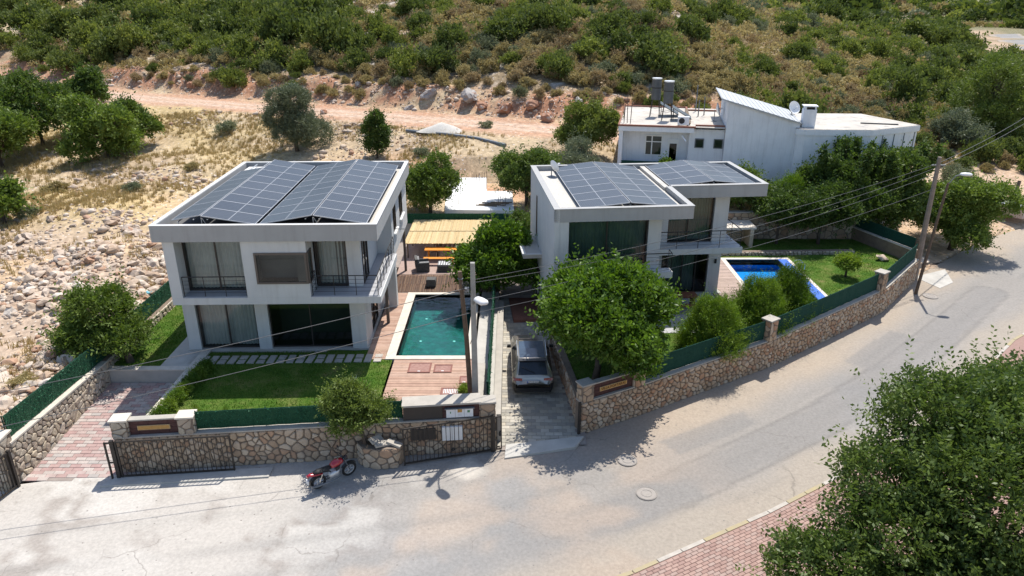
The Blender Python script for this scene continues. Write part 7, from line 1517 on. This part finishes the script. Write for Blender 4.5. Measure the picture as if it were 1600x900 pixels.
# weeds, hose, heap, litter
for i, (px, py, sc) in enumerate([(85, 300, 0.9), (45, 345, 0.8), (355, 205, 1.1), (40, 610, 0.5), (475, 300, 0.8), (210, 310, 0.6), (300, 270, 0.6), (660, 245, 0.7), (760, 200, 0.6)]):
    x, y = hit(px, py); o = bpy.data.objects.new('weed_bush', TM['sage'][i % 4] if i % 3 else TM['dry'][i % 4]); C.objects.link(o); o.location = (x, y, G(x, y) - 0.05); o.scale = (sc, sc, sc * 0.8); o.rotation_euler = (0, 0, i)
    tag(o, 'low dry weed bush on the stony field', 'bush', 'weed bushes on the stony field')
x0, y0 = hit(635, 208); x1, y1 = hit(700, 215); x2, y2 = hit(790, 232)
tag(MB().tube([(x0, y0, G(x0, y0) + 0.12), (x1, y1, G(x1, y1) + 0.12), ((x1 + x2) / 2, (y1 + y2) / 2 + 0.6, G((x1 + x2) / 2, (y1 + y2) / 2) + 0.15), (x2, y2, G(x2, y2) + 0.12)], 0.16, 8).build('drain_pipe', MT['galv']), 'long dark plastic pipe lying on the field below the track', 'pipe')
x, y = hit(690, 205); b = MB(); n = 18; vs = [(0, 0, 0.75)]
for j in range(1, 5):
    for i in range(n): a = 2 * math.pi * i / n; q_ = 2.2 * j / 4 * (1 + 0.12 * math.sin(3 * a + j)); vs.append((q_ * math.cos(a), q_ * math.sin(a) * 0.7, 0.75 * (1 - (j / 4) ** 1.3) - 0.05))
tag(b.add(vs, [(0, 1 + i, 1 + (i + 1) % n) for i in range(n)] + [(1 + (j - 1) * n + i, 1 + j * n + i, 1 + j * n + (i + 1) % n, 1 + (j - 1) * n + (i + 1) % n) for j in range(1, 4) for i in range(n)]).build('gravel_heap', MT['gravel'], None, (x, y, G(x, y)), smooth=True), 'grey gravel heap at the side of the dirt track', 'gravel heap')
tag(rock_mesh(99, 2, 0.4, 0.5, 'bag') and ob('plastic_bag', rock_mesh(99, 2, 0.4, 0.5, 'plastic_bag'), MT['teal_bag'], None, (-19.9, 36.5, G(-19.9, 36.5) + 0.12)), 'turquoise plastic litter on the rubble by the side fence', 'litter'); bpy.data.objects['plastic_bag'].scale = (0.28, 0.2, 0.25)
for i, (x, y, a) in enumerate(((29.6, 47.2, 0.4), (30.4, 47.0, 0.9), (31.5, 47.4, 0.2), (32.3, 48.0, 0.6), (31.0, 46.8, 1.2))):
    tag(MB().tube([(-0.9, 0, 0), (0, 0.05, 0.08), (0.9, 0, 0)], [0.05, 0.06, 0.03], 5).build('cut_branch', MT['bark'], None, (x, y, G(x, y) + 0.06), a), 'cut branch lying under the roadside tree', 'branch', 'cut branches under the roadside tree')
for i, (x, y, s1) in enumerate(((27.6, 46.6, 0.55), (28.4, 47.2, 0.7), (28.9, 46.5, 0.45), (27.9, 47.6, 0.6))):
    o = bpy.data.objects.new('rubble_lump', RK[i]); C.objects.link(o); o.location = (x, y, G(x, y) + 0.1); o.scale = (s1, s1 * 0.8, s1 * 0.7); tag(o, 'broken stone in the heap by the leaning poles', 'rock', 'stones heaped by the leaning poles')
tag(MB().prism([(26.6, 44.6), (29.4, 46.0), (28.6, 43.6), (27.2, 42.6)], -1.35, -1.275).build('concrete_patch', MT['concrete']), 'pale concrete patch at the foot of the tall pole', 'concrete patch')
o = bpy.data.objects.new('garden_stone', RK[3]); C.objects.link(o); o.location = (24.1, 44.4, 0.15); o.scale = (0.55, 0.4, 0.35); tag(o, 'pale stone lying on the lawn near the garden side wall', 'stone')
